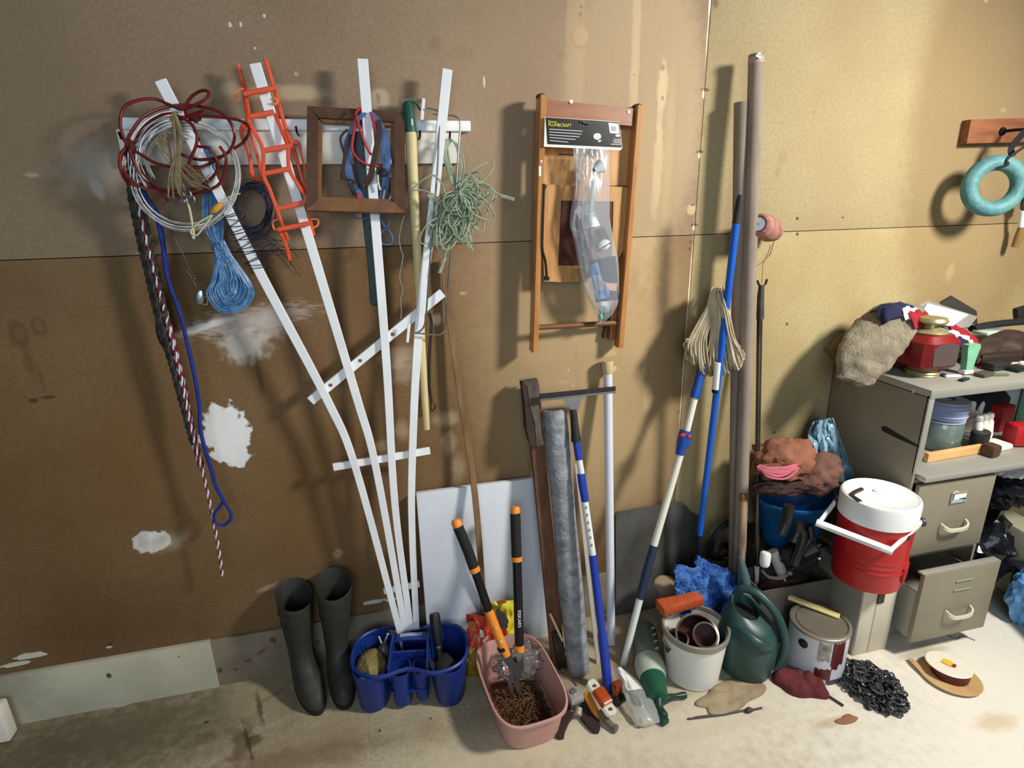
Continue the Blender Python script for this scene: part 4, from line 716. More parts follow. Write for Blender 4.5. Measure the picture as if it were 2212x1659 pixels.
# cone of twine on a nail
tw = thing('twine_spool', 'small pinkish spool with a white core hanging on the wall right of the tubes', 'spool', W(1660, 520, .06))
a0, a1 = W(1638, 484, .14), W(1670, 500, .035); ax = a1 - a0; L = np.linalg.norm(ax)
PNK = mk('faded_pink_twine', (180, 128, 116), .9, c2=(140, 92, 84), scale=30, bump=.6, bscale=70)
b = MB(); b.lathe([(.022, .004), (.030, -.002), (.036, .004), (.043, L * .35), (.044, L * .7), (.036, L), (.005, L)], a0, ax, 28); b.build('winding', PNK, tw)
b = MB(); b.lathe([(.0005, .001), (.006, .001), (.007, -.001), (.022, -.001), (.023, .004), (.022, .012)], a0, ax, 24); b.build('core', WHITEP, tw)
b = MB(); b.tube(cr([W(1672, 522, .08), W(1668, 535, .07), W(1664, 548, .06), W(1652, 562, .05), W(1634, 576, .04)], 5), .0022, 6); b.tube(cr([W(1664, 530, .07), W(1660, 545, .06), W(1650, 566, .05), W(1647, 590, .05), W(1646, 612, .052)], 5), .0018, 6); b.build('loose_end', mk('tan_string', (170, 146, 96), .8), tw)
# prop pole with forked handle
def fd(y): return .05 + .17 * (y - 605) / 640
fk = thing('forked_pole', 'thin metal pole with a black forked handle at its top, right of the tubes', 'pole', W(1634, 1400, .27) * np.array([1, 1, 0]))
seg([(1645, 616), (1643, 640), (1642, 690)], [.010, .0125, .014], 'grip', mk('worn_black_grip', (44, 44, 44), .5, c2=(90, 88, 84), scale=30, lo=.55, hi=.75), fk, fd)
b = MB(); b.tube(cr([W(1636, 606, .05), W(1640, 616, .052), W(1646, 619, .052), (W(1653, 614, .05)), W(1657, 603, .05)], 5), .0042, 8); b.build('fork', BLACKP, fk)
sh = seg([(1641, 690), (1637, 940), (1635, 1225)], [.0105, .0095, .0085], 'shaft', mk('worn_chrome', (120, 116, 110), .35, .9, c2=(70, 62, 56), scale=8, stretch=(1, 1, .3)), fk, fd)
b = MB(); p1 = W(1635, 1222, fd(1222)); dv = W(1635, 1225, fd(1225)) - W(1637, 940, fd(940)); dv = dv / np.linalg.norm(dv); b.tube([p1, p1 + dv * .03], .0105, 12); b.tube([p1 + dv * .03, p1 + dv * (p1[2] / -dv[2])], .009, 10); b.build('ferrule', CREAMP, fk)
# plunger-like wooden handle behind the watering can
wd_ = thing('wooden_dowel', 'pale round wooden stick with a brass end standing behind the watering can', 'stick', FL(1598, 1370) * np.array([1, 1, 0]))
A, B_ = W(1605, 1078, .21), FL(1597, 1372); b = MB(); b.tube([A, B_], .0125, 14); b.build('stick', mk('worn_dowel', (176, 148, 122), .6, c2=(152, 124, 98), scale=8), wd_)
b = MB(); b.lathe([(.001, -.022), (.012, -.022), (.0135, -.018), (.0135, .004), (.012, .006)], A, B_ - A, 16); b.build('brass_end', mk('brass', (176, 120, 62), .35, .8), wd_)
# black cable coil on the floor by the tubes
b = MB(); random.seed(51)
for k in range(7):
    c_ = W(1575 + random.uniform(-4, 4), 1165 + random.uniform(-5, 5), .06 + .008 * k); r0 = .10 + .006 * random.uniform(-1, 1); ph = random.uniform(0, 1)
    b.tube([c_ + np.array([r0 * math.cos(a), .02 * math.cos(a + ph), r0 * .95 * math.sin(a)]) for a in np.linspace(0, 2 * PI, 40, endpoint=False)], .0042, 7, closed=True)
for k in range(5):
    b.tube(cr([W(1525 + 4 * k, 1205, .10), W(1545, 1185 + 4 * k, .12), W(1572, 1172 + 3 * k, .11), W(1620, 1205 + 3 * k, .10)], 5), .0042, 7)
b.tube(cr([W(1560, 1240, .10), W(1566, 1300, .08), FL(1575, 1352)], 5), .0045, 7)
tag(b.build('black_cable_coil', mk('black_cable', (26, 26, 28), .5)), 'black cable coil propped on the wall behind the cardboard tubes and the blue pad', 'cable')
# blue fibrous pads
BF = mk('blue_fibre', (28, 76, 160), .95, c2=(92, 142, 204), scale=26, bump=1.0, bscale=90, lo=.38, hi=.7)
def padq(c4, amp, seed):
    A = [np.array(p) for p in c4]
    def fn(u, v):
        p = (A[0] * (1 - u) + A[1] * u) * (1 - v) + (A[3] * (1 - u) + A[2] * u) * v; n_ = nz((u * 4, v * 4, seed), 1, seed); n2 = nz((u * 16, v * 16, seed), 1, seed + 4)
        return p + np.array([.006 * n2, -amp * n_ - .008 * n2, .008 * n2])
    return fn
b = MB(); b.grid(padq([W(1503, 1200, .20), W(1612, 1250, .22), FL(1592, 1400), FL(1512, 1385)], .02, 2), 34, 30, .014); b.grid(padq([W(1458, 1220, .23), W(1524, 1226, .235), W(1526, 1345, .30), W(1456, 1318, .27)], .02, 5), 24, 26, .014)
tag(b.build('fibre_pad', BF), 'ragged bright blue fibrous pads standing behind the white bucket', 'pad')
# ================================================================== CABINET
MET = mk('beige_grey_metal', (142, 134, 116), .5, c2=(132, 124, 106), scale=4, bump=.15, bscale=200); METL = mk('worn_edge_metal', (164, 162, 152), .4, .3); DKIN = mk('dark_interior', (40, 38, 34), .8)
cx0, yf, zt_ = 1.832, -.442, 1.055; xR = 3.4
cab = thing('metal_desk_cabinet', 'old beige-grey steel cabinet, open shelf above two file drawers, lower one pulled out', 'cabinet', (2.2, -.22, 0))
b = MB(); b.box((cx0 + .006, yf / 2 - .004, zt_ / 2 - .012), (.012, -yf - .008, zt_ - .024), bev=.002); b.build('side_panel', MET, cab)
b = MB(); b.box((xR - .006, yf / 2 - .004, zt_ / 2 - .012), (.012, -yf - .008, zt_ - .024), bev=.002); b.build('side_panel', MET, cab)
b = MB(); b.box(((cx0 + xR) / 2, yf / 2 - .006, zt_ - .016), (xR - cx0, -yf, .032), bev=.003); b.build('top_panel', METL, cab)
b = MB(); b.box(((cx0 + xR) / 2, -.012, .90), (xR - cx0 - .02, .01, .28)); b.build('back_panel', MET, cab)
b = MB(); b.box((cx0 + .012, yf + .002, .885), (.024, .012, .30), bev=.002); b.build('front_edge', METL, cab)
zs = .735
b = MB(); b.box(((cx0 + xR) / 2 + .01, yf / 2 - .02, zs - .012), (xR - cx0 - .02, -yf + .03, .024), bev=.008); b.build('shelf', METL, cab)
b = MB(); b.box((2.212, yf / 2, .355), (.012, -yf, .71)); b.box((2.03, yf / 2, .045), (.36, -yf - .02, .05)); b.box((2.03, yf + .006, .382), (.36, .010, .016)); b.box((2.03, yf + .006, .703), (.36, .01, .014)); b.build('pedestal', MET, cab)
b = MB(); b.box((2.03, -.03, .37), (.35, .01, .66)); b.build('pedestal_back', DKIN, cab)
def drawer(y, z0, z1, opened):
    d = MB(); d.box((2.030, y - .009, (z0 + z1) / 2), (.352, .018, z1 - z0), bev=.003); f = d.build('drawer', MET, cab)
    if opened:
        s_ = MB(); s_.box((1.862, y + .19, (z0 + z1) / 2 - .04), (.006, .38, z1 - z0 - .10)); s_.box((2.198, y + .19, (z0 + z1) / 2 - .04), (.006, .38, z1 - z0 - .10)); s_.box((2.03, y + .19, z0 + .03), (.336, .38, .006)); s_.box((2.03, y + .001, z1 - .003), (.352, .024, .007), bev=.001); s_.build('drawer_box', METL, f)
    h = MB(); zc = z0 + (z1 - z0) * .36; X = 2.045
    h.sweep(cr([(X - .058, y - .018, zc + .012), (X - .052, y - .036, zc + .004), (X - .03, y - .045, zc - .004), (X + .03, y - .045, zc - .004), (X + .052, y - .036, zc + .004), (X + .058, y - .018, zc + .012)], 6), rrect(.008, .016, .002), (0, 0, 1)); h.build('handle', mk('cream_handle', (214, 210, 186), .35, .2) if 'cream_handle' not in MATS else MATS['cream_handle'], f)
    l = MB(); zl = z0 + (z1 - z0) * .75
    l.box((X, y - .020, zl + .022), (.078, .005, .004)); l.box((X, y - .020, zl - .018), (.078, .005, .004))
    if not opened: l.box((X - .037, y - .020, zl), (.004, .005, .044))
    l.build('label_holder', METL, f)
    if not opened:
        c = MB(); c.box((X + .004, y - .0205, zl + .006), (.056, .0015, .022)); c.build('paper_label', CARDW, f); c = MB(); c.box((X - .006, y - .0205, zl - .011), (.050, .0015, .012)); c.build('blue_label', mk('blue_label', (150, 186, 208), .5), f)
        c = MB(); c.box((X + .018, y - .0205, zl - .004), (.032, .0018, .004)); c.build('dark_label_line', BLACKP, f)
        c = MB(); c.sweep(cr([(X - .032, y - .021, zl + .024), (X - .022, y - .021, zl + .030), (X - .008, y - .021, zl + .026)], 4), rect(.004, .001), (0, -1, 0)); c.build('torn_tab', CREAMP, f)
drawer(yf, .398, .694, False); drawer(-.532, .076, .378, True)
b = MB(); p = [XP(1903, 922, cx0 - .001), XP(1912, 920, cx0 - .001), XP(1945, 940, cx0 - .001), XP(1984, 962, cx0 - .001), XP(1984, 967, cx0 - .001), XP(1940, 948, cx0 - .001), XP(1906, 931, cx0 - .001)]; b.plate(p, (.002, 0, 0)); b.build('black_scratch', mk('black_mark', (30, 28, 24), .8), cab)
b = MB(); q = XP(1973, 845, cx0 - .001); b.box(q, (.001, .004, .014)); b.build('white_chip', CARDW, cab)
def TOP(px, py): return FL(px, py, zt_)
def SH(px, py): return FL(px, py, zs)
def cloth(name, fn, nu, nv, th, mt, label, cat='cloth', par=None, grp=None):
    b = MB(); b.grid(fn, nu, nv, th); o = b.build(name, mt, par, ang=70); return o if par is not None else tag(o, label, cat, grp)
# grey-brown sack draped over the left end of the top
BUR = mk('burlap', (150, 140, 120), .95, c2=(112, 102, 86), scale=14, bump=.5, bscale=120)
def warp(mb, amp, fr, sd):
    mb.v = [tuple(Vector(p) + Vector((nz(p, fr, sd), nz(p, fr, sd + 5), nz(p, fr, sd + 9))) * amp) for p in mb.v]; return mb
b = MB(); pth = cr([W(1985, 690, .21), W(1950, 690, .20), W(1915, 712, .20), W(1882, 748, .21), W(1858, 785, .225), W(1842, 812, .23), W(1836, 826, .23)], 8); n = len(pth)
b.sweep(pth, circ(30), (0, -.5, 1), scale=[((.062 + .040 * math.sin(PI * min(1, i / n * 1.15)) ) * (1 if i < n - 4 else .8), .042 * (1 if i < n - 4 else .55)) for i in range(n)])
warp(b, .016, 14, 3); warp(b, .007, 40, 8); tag(b.build('burlap_sack', BUR, ang=80), 'grey-brown burlap sack slumped over the left end of the cabinet top')['category'] = 'sack'
b = MB(); pth = cr([W(1905, 705, .10), W(1868, 722, .09), W(1830, 750, .08), W(1800, 768, .075)], 8); n = len(pth); b.sweep(pth, circ(24), (0, -.5, 1), scale=[(.05, .032 * (1.1 - .5 * i / n)) for i in range(n)]); warp(b, .014, 16, 5); tag(b.build('brown_cloth_roll', mk('brown_grey_cloth', (104, 92, 72), .95, c2=(82, 72, 58), scale=14), ang=80), 'darker brown cloth roll wedged between the burlap sack and the wall', 'cloth')
b = MB(); b.lump((2.0, -.165, zt_ + .09), (.105, .11, .105), 8, .18, 2.2, 3, flat=zt_ + .002, ridge=.2); tag(b.build('cloth_bundle', mk('drab_cloth', (92, 78, 62), .95, c2=(72, 60, 48), scale=14)), 'rumpled drab cloth bundle under the flag on the cabinet top', 'cloth')
b = MB(); b.lump((2.20, -.125, zt_ + .055), (.15, .09, .075), 12, .2, 2.2, 3, flat=zt_ + .002, ridge=.2); tag(b.build('dark_cloth_heap', mk('dusky_cloth', (58, 44, 40), .95, c2=(42, 32, 32), scale=14)), 'dark cloth heap behind the lantern, under the white envelope', 'cloth')
# folded flag
fg = thing('flag', 'crumpled navy, white and red flag cloth lying over the sack on the cabinet', 'flag', W(1960, 680, .2))
NAVY = mk('navy_cloth', (26, 28, 62), .9); REDC = mk('red_cloth', (168, 22, 40), .85, c2=(128, 14, 30), scale=18); WHC = mk('white_cloth', (226, 224, 230), .9)
def strip(P, w_, mt, nm, seed):
    path = cr([W(x, y, d) for x, y, d in P], 6); n = len(path)
    def fn(u, v):
        i = int(round(u * (n - 1))); p = np.array(path[i]); return p + np.array([.01 * nz((u * 6, v * 3, seed)), -w_ * (v - .5) + .008 * nz((u * 5, v * 4, seed)), -.7 * w_ * (v - .3) ** 2 * 4 * .5 + .012 * nz((u * 7, v * 5, seed + 2))])
    cloth(nm, fn, n - 1, 8, .004, mt, None, par=fg)
strip([(1895, 676, .19), (1912, 664, .20), (1935, 657, .20), (1962, 660, .20), (1985, 668, .20)], .06, NAVY, 'navy_field', 1)
strip([(1945, 666, .215), (1970, 665, .215), (2000, 673, .21), (2016, 690, .21)], .06, WHC, 'white_stripe', 2)
strip([(1962, 678, .24), (1985, 674, .24), (2004, 680, .24), (2014, 700, .235)], .07, REDC, 'red_stripe', 3)
strip([(2052, 706, .20), (2078, 710, .20), (2106, 730, .21)], .05, REDC, 'red_stripe', 4); strip([(2046, 716, .22), (2072, 720, .22), (2098, 734, .23)], .04, WHC, 'white_stripe', 5); strip([(2036, 722, .23), (2066, 728, .24), (2092, 738, .25)], .05, NAVY, 'navy_field', 6)
def card(name, pts, off, mt, label, cat): b = MB(); b.plate(pts, off); return tag(b.build(name, mt), label, cat)
card('paper_envelope', [W(1986, 680, .215), W(2004, 655, .13), W(2092, 679, .12), W(2058, 704, .20)], (0, .003, -.006), mk('paper_white', (226, 226, 222), .7), 'white paper envelope lying flat on top of the flag heap', 'envelope')
card('clear_wrapper', [W(1978, 662, .15), W(2004, 649, .11), W(2112, 684, .10), W(2094, 706, .15), W(2052, 712, .20)], (0, .003, -.005), film('cloudy_film', (220, 214, 206), .4, .25), 'cloudy clear plastic wrapper lying under the white envelope', 'wrapper')
card('dark_folder', [W(2032, 656, .09), W(2058, 641, .09), W(2110, 672, .085), W(2112, 702, .09), W(2060, 692, .10)], (.004, .012, .004), mk('dark_folder', (54, 50, 44), .6), 'dark grey folder standing on edge behind the white envelope', 'folder')
# red lantern with brass rings
lp = FL(2018, 812, zt_ + .018); LX, LY = lp[0] + .03, lp[1] + .075
ln = thing('red_lantern', 'red boxy lantern with brass rings above and below and a dark front window', 'lantern', (LX, LY, zt_))
BRS = mk('aged_brass', (176, 164, 122), .4, .6); LRED = mk('lantern_red', (132, 22, 24), .4, c2=(112, 18, 22), scale=5)
def oct_(w_, d_, z, c=.28): return [(LX + a * w_, LY + b_ * d_, z) for a, b_ in ((-1 + c, -1), (1 - c, -1), (1, -1 + c), (1, 1 - c), (1 - c, 1), (-1 + c, 1), (-1, 1 - c), (-1, -1 + c))]
b = MB(); b.loft([oct_(.062, .060, zt_ + .034), oct_(.078, .075, zt_ + .048), oct_(.080, .077, zt_ + .135), oct_(.060, .058, zt_ + .158)]); b.build('body', LRED, ln)
b = MB(); pts = [(LX - .050, LY - .078, zt_ + .052), (LX + .050, LY - .078, zt_ + .052), (LX + .056, LY - .078, zt_ + .075), (LX + .053, LY - .078, zt_ + .125), (LX + .035, LY - .078, zt_ + .134), (LX - .035, LY - .078, zt_ + .134), (LX - .056, LY - .078, zt_ + .115)]; b.plate(pts, (0, .006, 0)); b.build('window', mk('dusty_window', (84, 72, 70), .35), ln)
b = MB(); [b.lathe([(.03, z0), (r_ - .003, z0), (r_, z0 + .004), (r_ - .003, z0 + .009), (.03, z0 + .009)], (LX, LY, 0), n=28) for z0, r_ in ((zt_ + .001, .055), (zt_ + .011, .058), (zt_ + .022, .053))]; b.build('base_ring', BRS, ln)
b = MB(); b.lathe([(.02, zt_ + .158), (.055, zt_ + .158), (.059, zt_ + .165), (.05, zt_ + .174), (.03, zt_ + .178), (.028, zt_ + .196), (.046, zt_ + .198), (.051, zt_ + .205), (.045, zt_ + .216), (.02, zt_ + .22), (.001, zt_ + .22)], (LX, LY, 0), n=28); b.build('cap_ring', BRS, ln)
# mint brush and other small things on the top
def place(px, py, dz=0.0): p = TOP(px, py); return np.array([p[0], p[1], zt_ + dz])
mb_ = place(2085, 808); mg = thing('mint_brush', 'mint green brush standing bristles up beside the lantern', 'brush', mb_)
b = MB(); b.loft([[tuple(mb_ + np.array([sx * w_, sy * .012, z])) for sx, sy in ((-1, -1), (1, -1), (1, 1), (-1, 1))] for w_, z in ((.015, .018), (.022, .07), (.030, .105), (.026, .115))]); b.build('handle', mk('mint_plastic', (124, 184, 148), .6, c2=(108, 164, 130), scale=16), mg)
b = MB(); b.box(mb_ + np.array([0, 0, .011]), (.042, .028, .016), None, .003); b.build('ferrule', CREAMP, mg)
b = MB(); b.box(mb_ + np.array([.0, 0, .0025]), (.034, .022, .005), None, .001); b.build('base', BLACKP, mg)
def small(name, P, prof, mt, label, cat, up=(0, 0, 1)):
    b = MB(); b.sweep(P, prof, up); return tag(b.build(name, mt), label, cat)
LEA = mk('dark_leather', (58, 40, 30), .6, c2=(42, 28, 22), scale=9)
def pouch(u, v):
    p = FL(2098 + 150 * u, 742 + 46 * v - 10 * math.sin(PI * u), zt_ + .075 - .06 * v); return p + np.array([0, -.012 * nz((u * 4, v * 4, 2)), .02 * math.sin(PI * u) * (1 - v * .6) + .012 * nz((u * 5, v * 3, 8))])
cloth('leather_pouch', pouch, 18, 12, .02, LEA, 'dark brown leather pouch sprawled behind the mint brush')
b = MB(); b.box(FL(2160, 770, zt_ + .025), (.26, .10, .05), rotz(-.1), .01); tag(b.build('leather_case', mk('black_brown_leather', (44, 30, 24), .55)), 'low dark brown case under the leather pouch on the cabinet top', 'case')
small('black_umbrella', [W(2100, 710, .12), W(2130, 703, .11), W(2170, 698, .10), W(2240, 692, .10)], circ(10, .018, .014), mk('black_cloth', (26, 26, 32), .8), 'long rolled black cloth umbrella lying along the back of the heap', 'umbrella')
b = MB(); b.box(W(2140, 716, .15), (.13, .06, .012), rotz(.1), .002); tag(b.build('glass_dish', mk('pale_green_glass', (196, 214, 198), .15, coat=.5)), 'pale greenish flat dish behind the leather pouch', 'dish')
b = MB(); b.box(FL(2200, 728, zt_ + .06), (.16, .03, .03), rotz(-.5), .002); tag(b.build('wood_block', WOODL), 'light wooden stick lying at the right edge of the frame on the cabinet top', 'stick')
for nm, x, y, s_, c, rz, lab, cat in (('black_clip', 2082, 822, (.05, .018, .008), (32, 34, 50), .3, 'small black clip lying at the front of the cabinet top', 'clip'), ('white_tube', 2058, 815, (.06, .012, .010), (216, 214, 208), -.2, 'thin white tube beside the lantern base', 'tube'), ('grey_case', 2125, 812, (.07, .04, .014), (72, 70, 66), .2, 'flat grey case at the front of the cabinet top', 'case'), ('green_knife', 2160, 812, (.06, .012, .008), (86, 106, 76), -.25, 'small green pocket tool on the cabinet top front', 'tool'), ('red_pen', 2125, 794, (.05, .01, .008), (220, 50, 40), .1, 'small red pen lying beside the mint brush', 'pen'), ('black_pouch', 2150, 798, (.09, .05, .03), (38, 34, 36), .05, 'little black pouch right of the red pen', 'pouch'), ('steel_tray', 2190, 776, (.12, .05, .010), (150, 146, 136), -.1, 'thin steel tray at the right edge of the cabinet top', 'tray'), ('brown_block', 2165, 785, (.05, .04, .035), (96, 68, 54), .3, 'small brown block by the little black pouch', 'block'), ('dark_glove', 2196, 800, (.08, .05, .016), (28, 28, 36), .2, 'dark folded glove at the right edge of the cabinet top', 'glove'), ('pale_tin', 2190, 788, (.06, .03, .014), (196, 200, 168), .1, 'pale flat tin on the cabinet top at the right edge', 'tin'), ('white_ball', 2208, 795, (.03, .03, .026), (224, 218, 206), .4, 'small white lump at the far right of the cabinet top', 'ball'), ('navy_tape', 2036, 812, (.03, .02, .008), (34, 34, 92), .2, 'navy scrap of tape under the lantern front', 'tape'), ('white_stick', 2200, 766, (.08, .012, .012), (226, 224, 216), -.3, 'white stick lying over the leather pouch at the right edge', 'stick')):
    c_ = place(x, y, s_[2] / 2 + .0005); b = MB(); b.box(c_, s_, rotz(rz), min(s_) * .35); tag(b.build(nm, mk(nm, c, .5)), lab, cat)
# things on the open shelf
jar = SH(2035, 985); jx, jy = 2.135, -.265
jr = thing('glass_jar', 'big clear glass jar standing at the left end of the open shelf', 'jar', (jx, jy, zs))
b = MB(); b.lathe([(.001, .004), (.07, .002), (.076, .012), (.078, .09), (.074, .11), (.070, .118), (.067, .118), (.070, .108), (.074, .09), (.072, .014), (.001, .010)], (jx, jy, zs), n=32); b.build('glass', film('thin_glass', (206, 230, 222), .22, .05), jr)
for k, (dx, dy, c) in enumerate(((-.03, -.02, (52, 58, 56)), (.02, -.03, (70, 84, 72)), (.0, .02, (40, 44, 48)), (.035, .02, (96, 104, 92)))):
    b = MB(); b.lump((jx + dx, jy + dy, zs + .045), (.026, .024, .032), k, .3, sub=2); b.build('content', mk('jar_content', c, .6), jr)
wsx = thing('wire_spool', 'wide spool of silvery blue wire resting on the glass jar', 'spool', (jx, jy, zs + .12))
WIRB = mk('silver_blue_wire', (206, 212, 236), .35, .2); b = MB()
for k in range(9): b.lathe([(.062, -.004), (.074 + .003 * (k % 3), 0), (.062, .004)], (jx, jy, zs + .130 + .0075 * k), n=32)
b.build('wire', WIRB, wsx); b = MB(); b.lathe([(.03, .118), (.075, .119), (.075, .124), (.03, .125), (.03, .195), (.076, .196), (.076, .200), (.03, .201)], (jx, jy, zs), n=32); b.build('flange', mk('blue_grey_rim', (176, 184, 200), .4, .2), wsx)
b = MB(); b.box((2.10, -.06, zs + .13), (.30, .06, .26), None, .008); tag(b.build('dark_box', mk('maroon_black_box', (48, 26, 28), .6)), 'dark maroon box at the back of the open shelf behind the jar', 'box')
def SB(name, px, py, size, c, rz, label, cat, bev=.006, rx=0, dz=.0008):
    p = SH(px, py); M = rotz(rz) @ Matrix.Rotation(rx, 3, 'Y'); b = MB(); b.box((p[0], p[1], zs + dz + (abs(math.cos(rx)) * size[2] + abs(math.sin(rx)) * size[0]) / 2), size, M, bev); return tag(b.build(name, mk(name, c, .5)), label, cat)
b = MB(); p0, p1 = SH(1998, 998), SH(2116, 978); b.sweep([p0 + np.array([0, 0, .018]), p1 + np.array([0, 0, .018])], rrect(.018, .035, .002), (0, 0, 1)); tag(b.build('wood_offcut', mk('fresh_pine', (220, 178, 118), .55, c2=(204, 158, 98), scale=7, stretch=(1, 6, 6))), 'short light pine offcut lying along the front of the open shelf', 'wood')
SB('red_box', 2150, 925, (.09, .07, .11), (158, 24, 30), .2, 'bright red box standing on the open shelf behind the white bottles', 'box')
SB('red_pouch', 2200, 960, (.10, .08, .09), (176, 26, 34), -.3, 'bright red pouch at the right edge of the open shelf', 'pouch', .02)
SB('clear_box', 2165, 905, (.12, .05, .16), (176, 184, 186), -.5, 'pale clear plastic box leaning at the back of the open shelf', 'box', .004)
SB('green_tag', 2205, 912, (.06, .03, .17), (112, 160, 132), .4, 'green card standing at the right edge of the open shelf', 'card', .002)
SB('brown_tin', 2138, 985, (.05, .05, .05), (82, 56, 42), .1, 'small brown tin beside the pine offcut on the shelf', 'tin', .012)
b = MB(); q = SH(2122, 975); b.lathe([(.001, 0), (.03, .002), (.036, .03), (.036, .07), (.03, .075), (.001, .07)], (q[0] + .012, q[1] + .03, zs), n=20, sy=.8); tag(b.build('black_cup', BLACKR), 'black round cup behind the pine offcut on the shelf', 'cup')
wb_ = SH(2150, 972); bt = thing('bottle_trio', 'three small white capped bottles joined on a white base on the shelf', 'bottles', (wb_[0], wb_[1], zs))
for k in range(3):
    c_ = (wb_[0] - .034 + .034 * k, wb_[1] + .05 + .006 * k, zs + .024); b = MB(); b.lathe([(.001, 0), (.013, .001), (.015, .012), (.0145, .07), (.010, .082), (.013, .086), (.014, .10), (.009, .107), (.001, .107)], c_, (-.1, .05, 1), 16); b.build('bottle', mk('ivory_plastic', (232, 230, 220), .4) if 'ivory_plastic' not in MATS else MATS['ivory_plastic'], bt)
b = MB(); b.box((wb_[0] + .01, wb_[1] + .015, zs + .0125), (.11, .075, .024), rotz(.1), .009); b.build('base', MATS['ivory_plastic'], bt)
b = MB(); c_ = SH(2112, 955); b.lathe([(.001, 0), (.05, .001), (.058, .014), (.055, .015), (.048, .004)], (c_[0] + .05, c_[1] + .09, zs + .075), (.2, -.5, 1), 24, sy=.6); b.box((c_[0] + .05, c_[1] + .10, zs + .0375), (.05, .03, .073), None, .004); tag(b.build('cream_saucer', CREAMP), 'cream oval saucer leaning behind the white bottles on the shelf', 'saucer')
for k in range(3):
    b = MB(); c_ = SH(2100 + 12 * k, 938); b.lathe([(.001, 0), (.012, .0), (.013, .05), (.010, .06), (.012, .12), (.006, .13)], (c_[0], c_[1] + .04, zs), (.15 * k - .1, .1, 1), 12); tag(b.build('cream_peg', MATS['ivory_plastic']), ('cream peg nearest the wire spool in the row of three', 'middle cream peg of the three beside the wire spool', 'cream peg farthest from the wire spool in the row of three')[k], 'peg', 'cream pegs beside the wire spool')
b = MB(); b.lump(np.array([2.50, -.11, zs + .09]), (.16, .07, .10), 6, .3, 2.2, 3, flat=zs + .002); tag(b.build('dark_rag', mk('dark_rag', (36, 30, 34), .9)), 'dark heap of rags at the back of the open shelf', 'rag')
# black bags and things under the desk top
BAG = mk('bin_bag_black', (14, 14, 18), .22, bump=.6, bscale=26, c2=(24, 26, 34), scale=6)
for nm, c, r_, sd_, mt, lab in (('bin_bag', (2.42, -.24, .22), (.16, .17, .22), 3, BAG, 'black plastic bin bag bulging on the floor right of the drawers'), ('bin_bag', (2.46, -.26, .545), (.17, .16, .10), 5, BAG, 'shiny black plastic bag lying on the lower black bag beside the drawers'), ('white_bag', (2.40, -.38, .66), (.09, .05, .035), 7, film('white_film', (214, 220, 224), .6, .3), 'crumpled whitish plastic bag tucked under the desk shelf'), ('blue_bag', (2.47, -.50, .12), (.05, .06, .12), 9, mk('blue_film', (96, 150, 206), .3), 'small bright blue plastic bag beside the open lower drawer')):
    b = MB(); b.lump(c, r_, sd_, .28, 2.6, 4, flat=.003 if c[2] < .3 else None, ridge=.35); tag(b.build(nm, mt), lab, 'bag')
bx = FL(2212, 1500); b = MB(); b.box((2.62, -.62, .10), (.36, .36, .20), rotz(-.35), .03); b.box((2.62, -.62, .205), (.38, .38, .02), rotz(-.35), .008); b.box((2.60, -.66, .222), (.22, .05, .016), rotz(-.35), .006); tag(b.build('dark_case', mk('dark_blue_black_plastic', (26, 30, 38), .35)), 'low dark plastic case on the floor at the right edge', 'case')
b = MB(); b.box((2.66, -.33, .16), (.12, .30, .32), rotz(-.1), .01); tag(b.build('beige_carton', mk('beige_carton', (176, 170, 146), .7)), 'beige carton standing behind the dark case at the right edge', 'carton')
# ================================================================== WALL HOOK, RING, BRUSH (right)
hk_ = thing('wooden_hook_block', 'reddish wooden block with an iron hook screwed to the wall at the right', 'hook', (2.42, 0, 1.86))
b = MB(); p0, p1 = W(2096, 292, .02), W(2300, 300, .02); b.plate([W(2098, 258, .035), W(2290, 252, .035), W(2290, 305, .035), W(2088, 310, .035)], (0, .0345, 0)); b.build('block', mk('red_brown_wood', (152, 98, 64), .45, c2=(122, 74, 50), scale=6, stretch=(1, 6, 6)), hk_)
b = MB(); hp_ = W(2165, 284, .036); b.tube(cr([hp_, hp_ + np.array([0, -.05, .0]), hp_ + np.array([-.004, -.10, -.002]), hp_ + np.array([-.004, -.125, .012]), hp_ + np.array([-.004, -.128, .035])], 6), .006, 8); b.lathe([(.001, 0), (.016, 0), (.014, .006), (.001, .007)], hp_, (0, -1, 0), 14); b.build('hook', IRON, hk_)
st = thing('strap_loop', 'dark webbing strap looped from the iron hook through the teal ring', 'strap', W(2165, 370, .13))
hx = hp_ + np.array([-.004, -.11, .004]); rc = W(2147, 402, .13)
b = MB(); b.sweep(cr([hx + np.array([0, 0, .004]), hx + np.array([-.018, .02, -.03]), hx + np.array([-.030, .035, -.07]), hx + np.array([-.02, .03, -.10])], 5), rrect(.03, .003, .001), (0, -1, 0)); b.sweep(cr([hx + np.array([.004, -.006, .004]), hx + np.array([.012, -.012, -.04]), rc + np.array([.012, -.022, .098]), rc + np.array([.006, -.03, .075]), rc + np.array([-.02, -.01, .062])], 5), rrect(.010, .003, .001), (0, -1, 0)); b.build('webbing', mk('dark_webbing', (30, 28, 36), .8), st)
tl_ = mk('teal_tape', (70, 122, 128), .55, c2=(98, 150, 148), scale=14, bump=.3, bscale=60)
b = MB(); RO, RI = .090, .028; ra, rb2 = Vector((.96, -.28, 0)), Vector((.05, .10, 1))
b.tube([V3(rc) + ra * (RO * math.cos(a)) + rb2 * (RO * .92 * math.sin(a)) for a in np.linspace(0, 2 * PI, 44, endpoint=False)], RI, 16, closed=True); tag(b.build('wrapped_ring', tl_), 'thick teal wrapped ring hanging from the iron hook at the right', 'ring')
br_ = thing('hanging_brush', 'brush with a white ferrule and wooden handle hanging at the right edge under the ring', 'brush', W(2204, 540, .04))
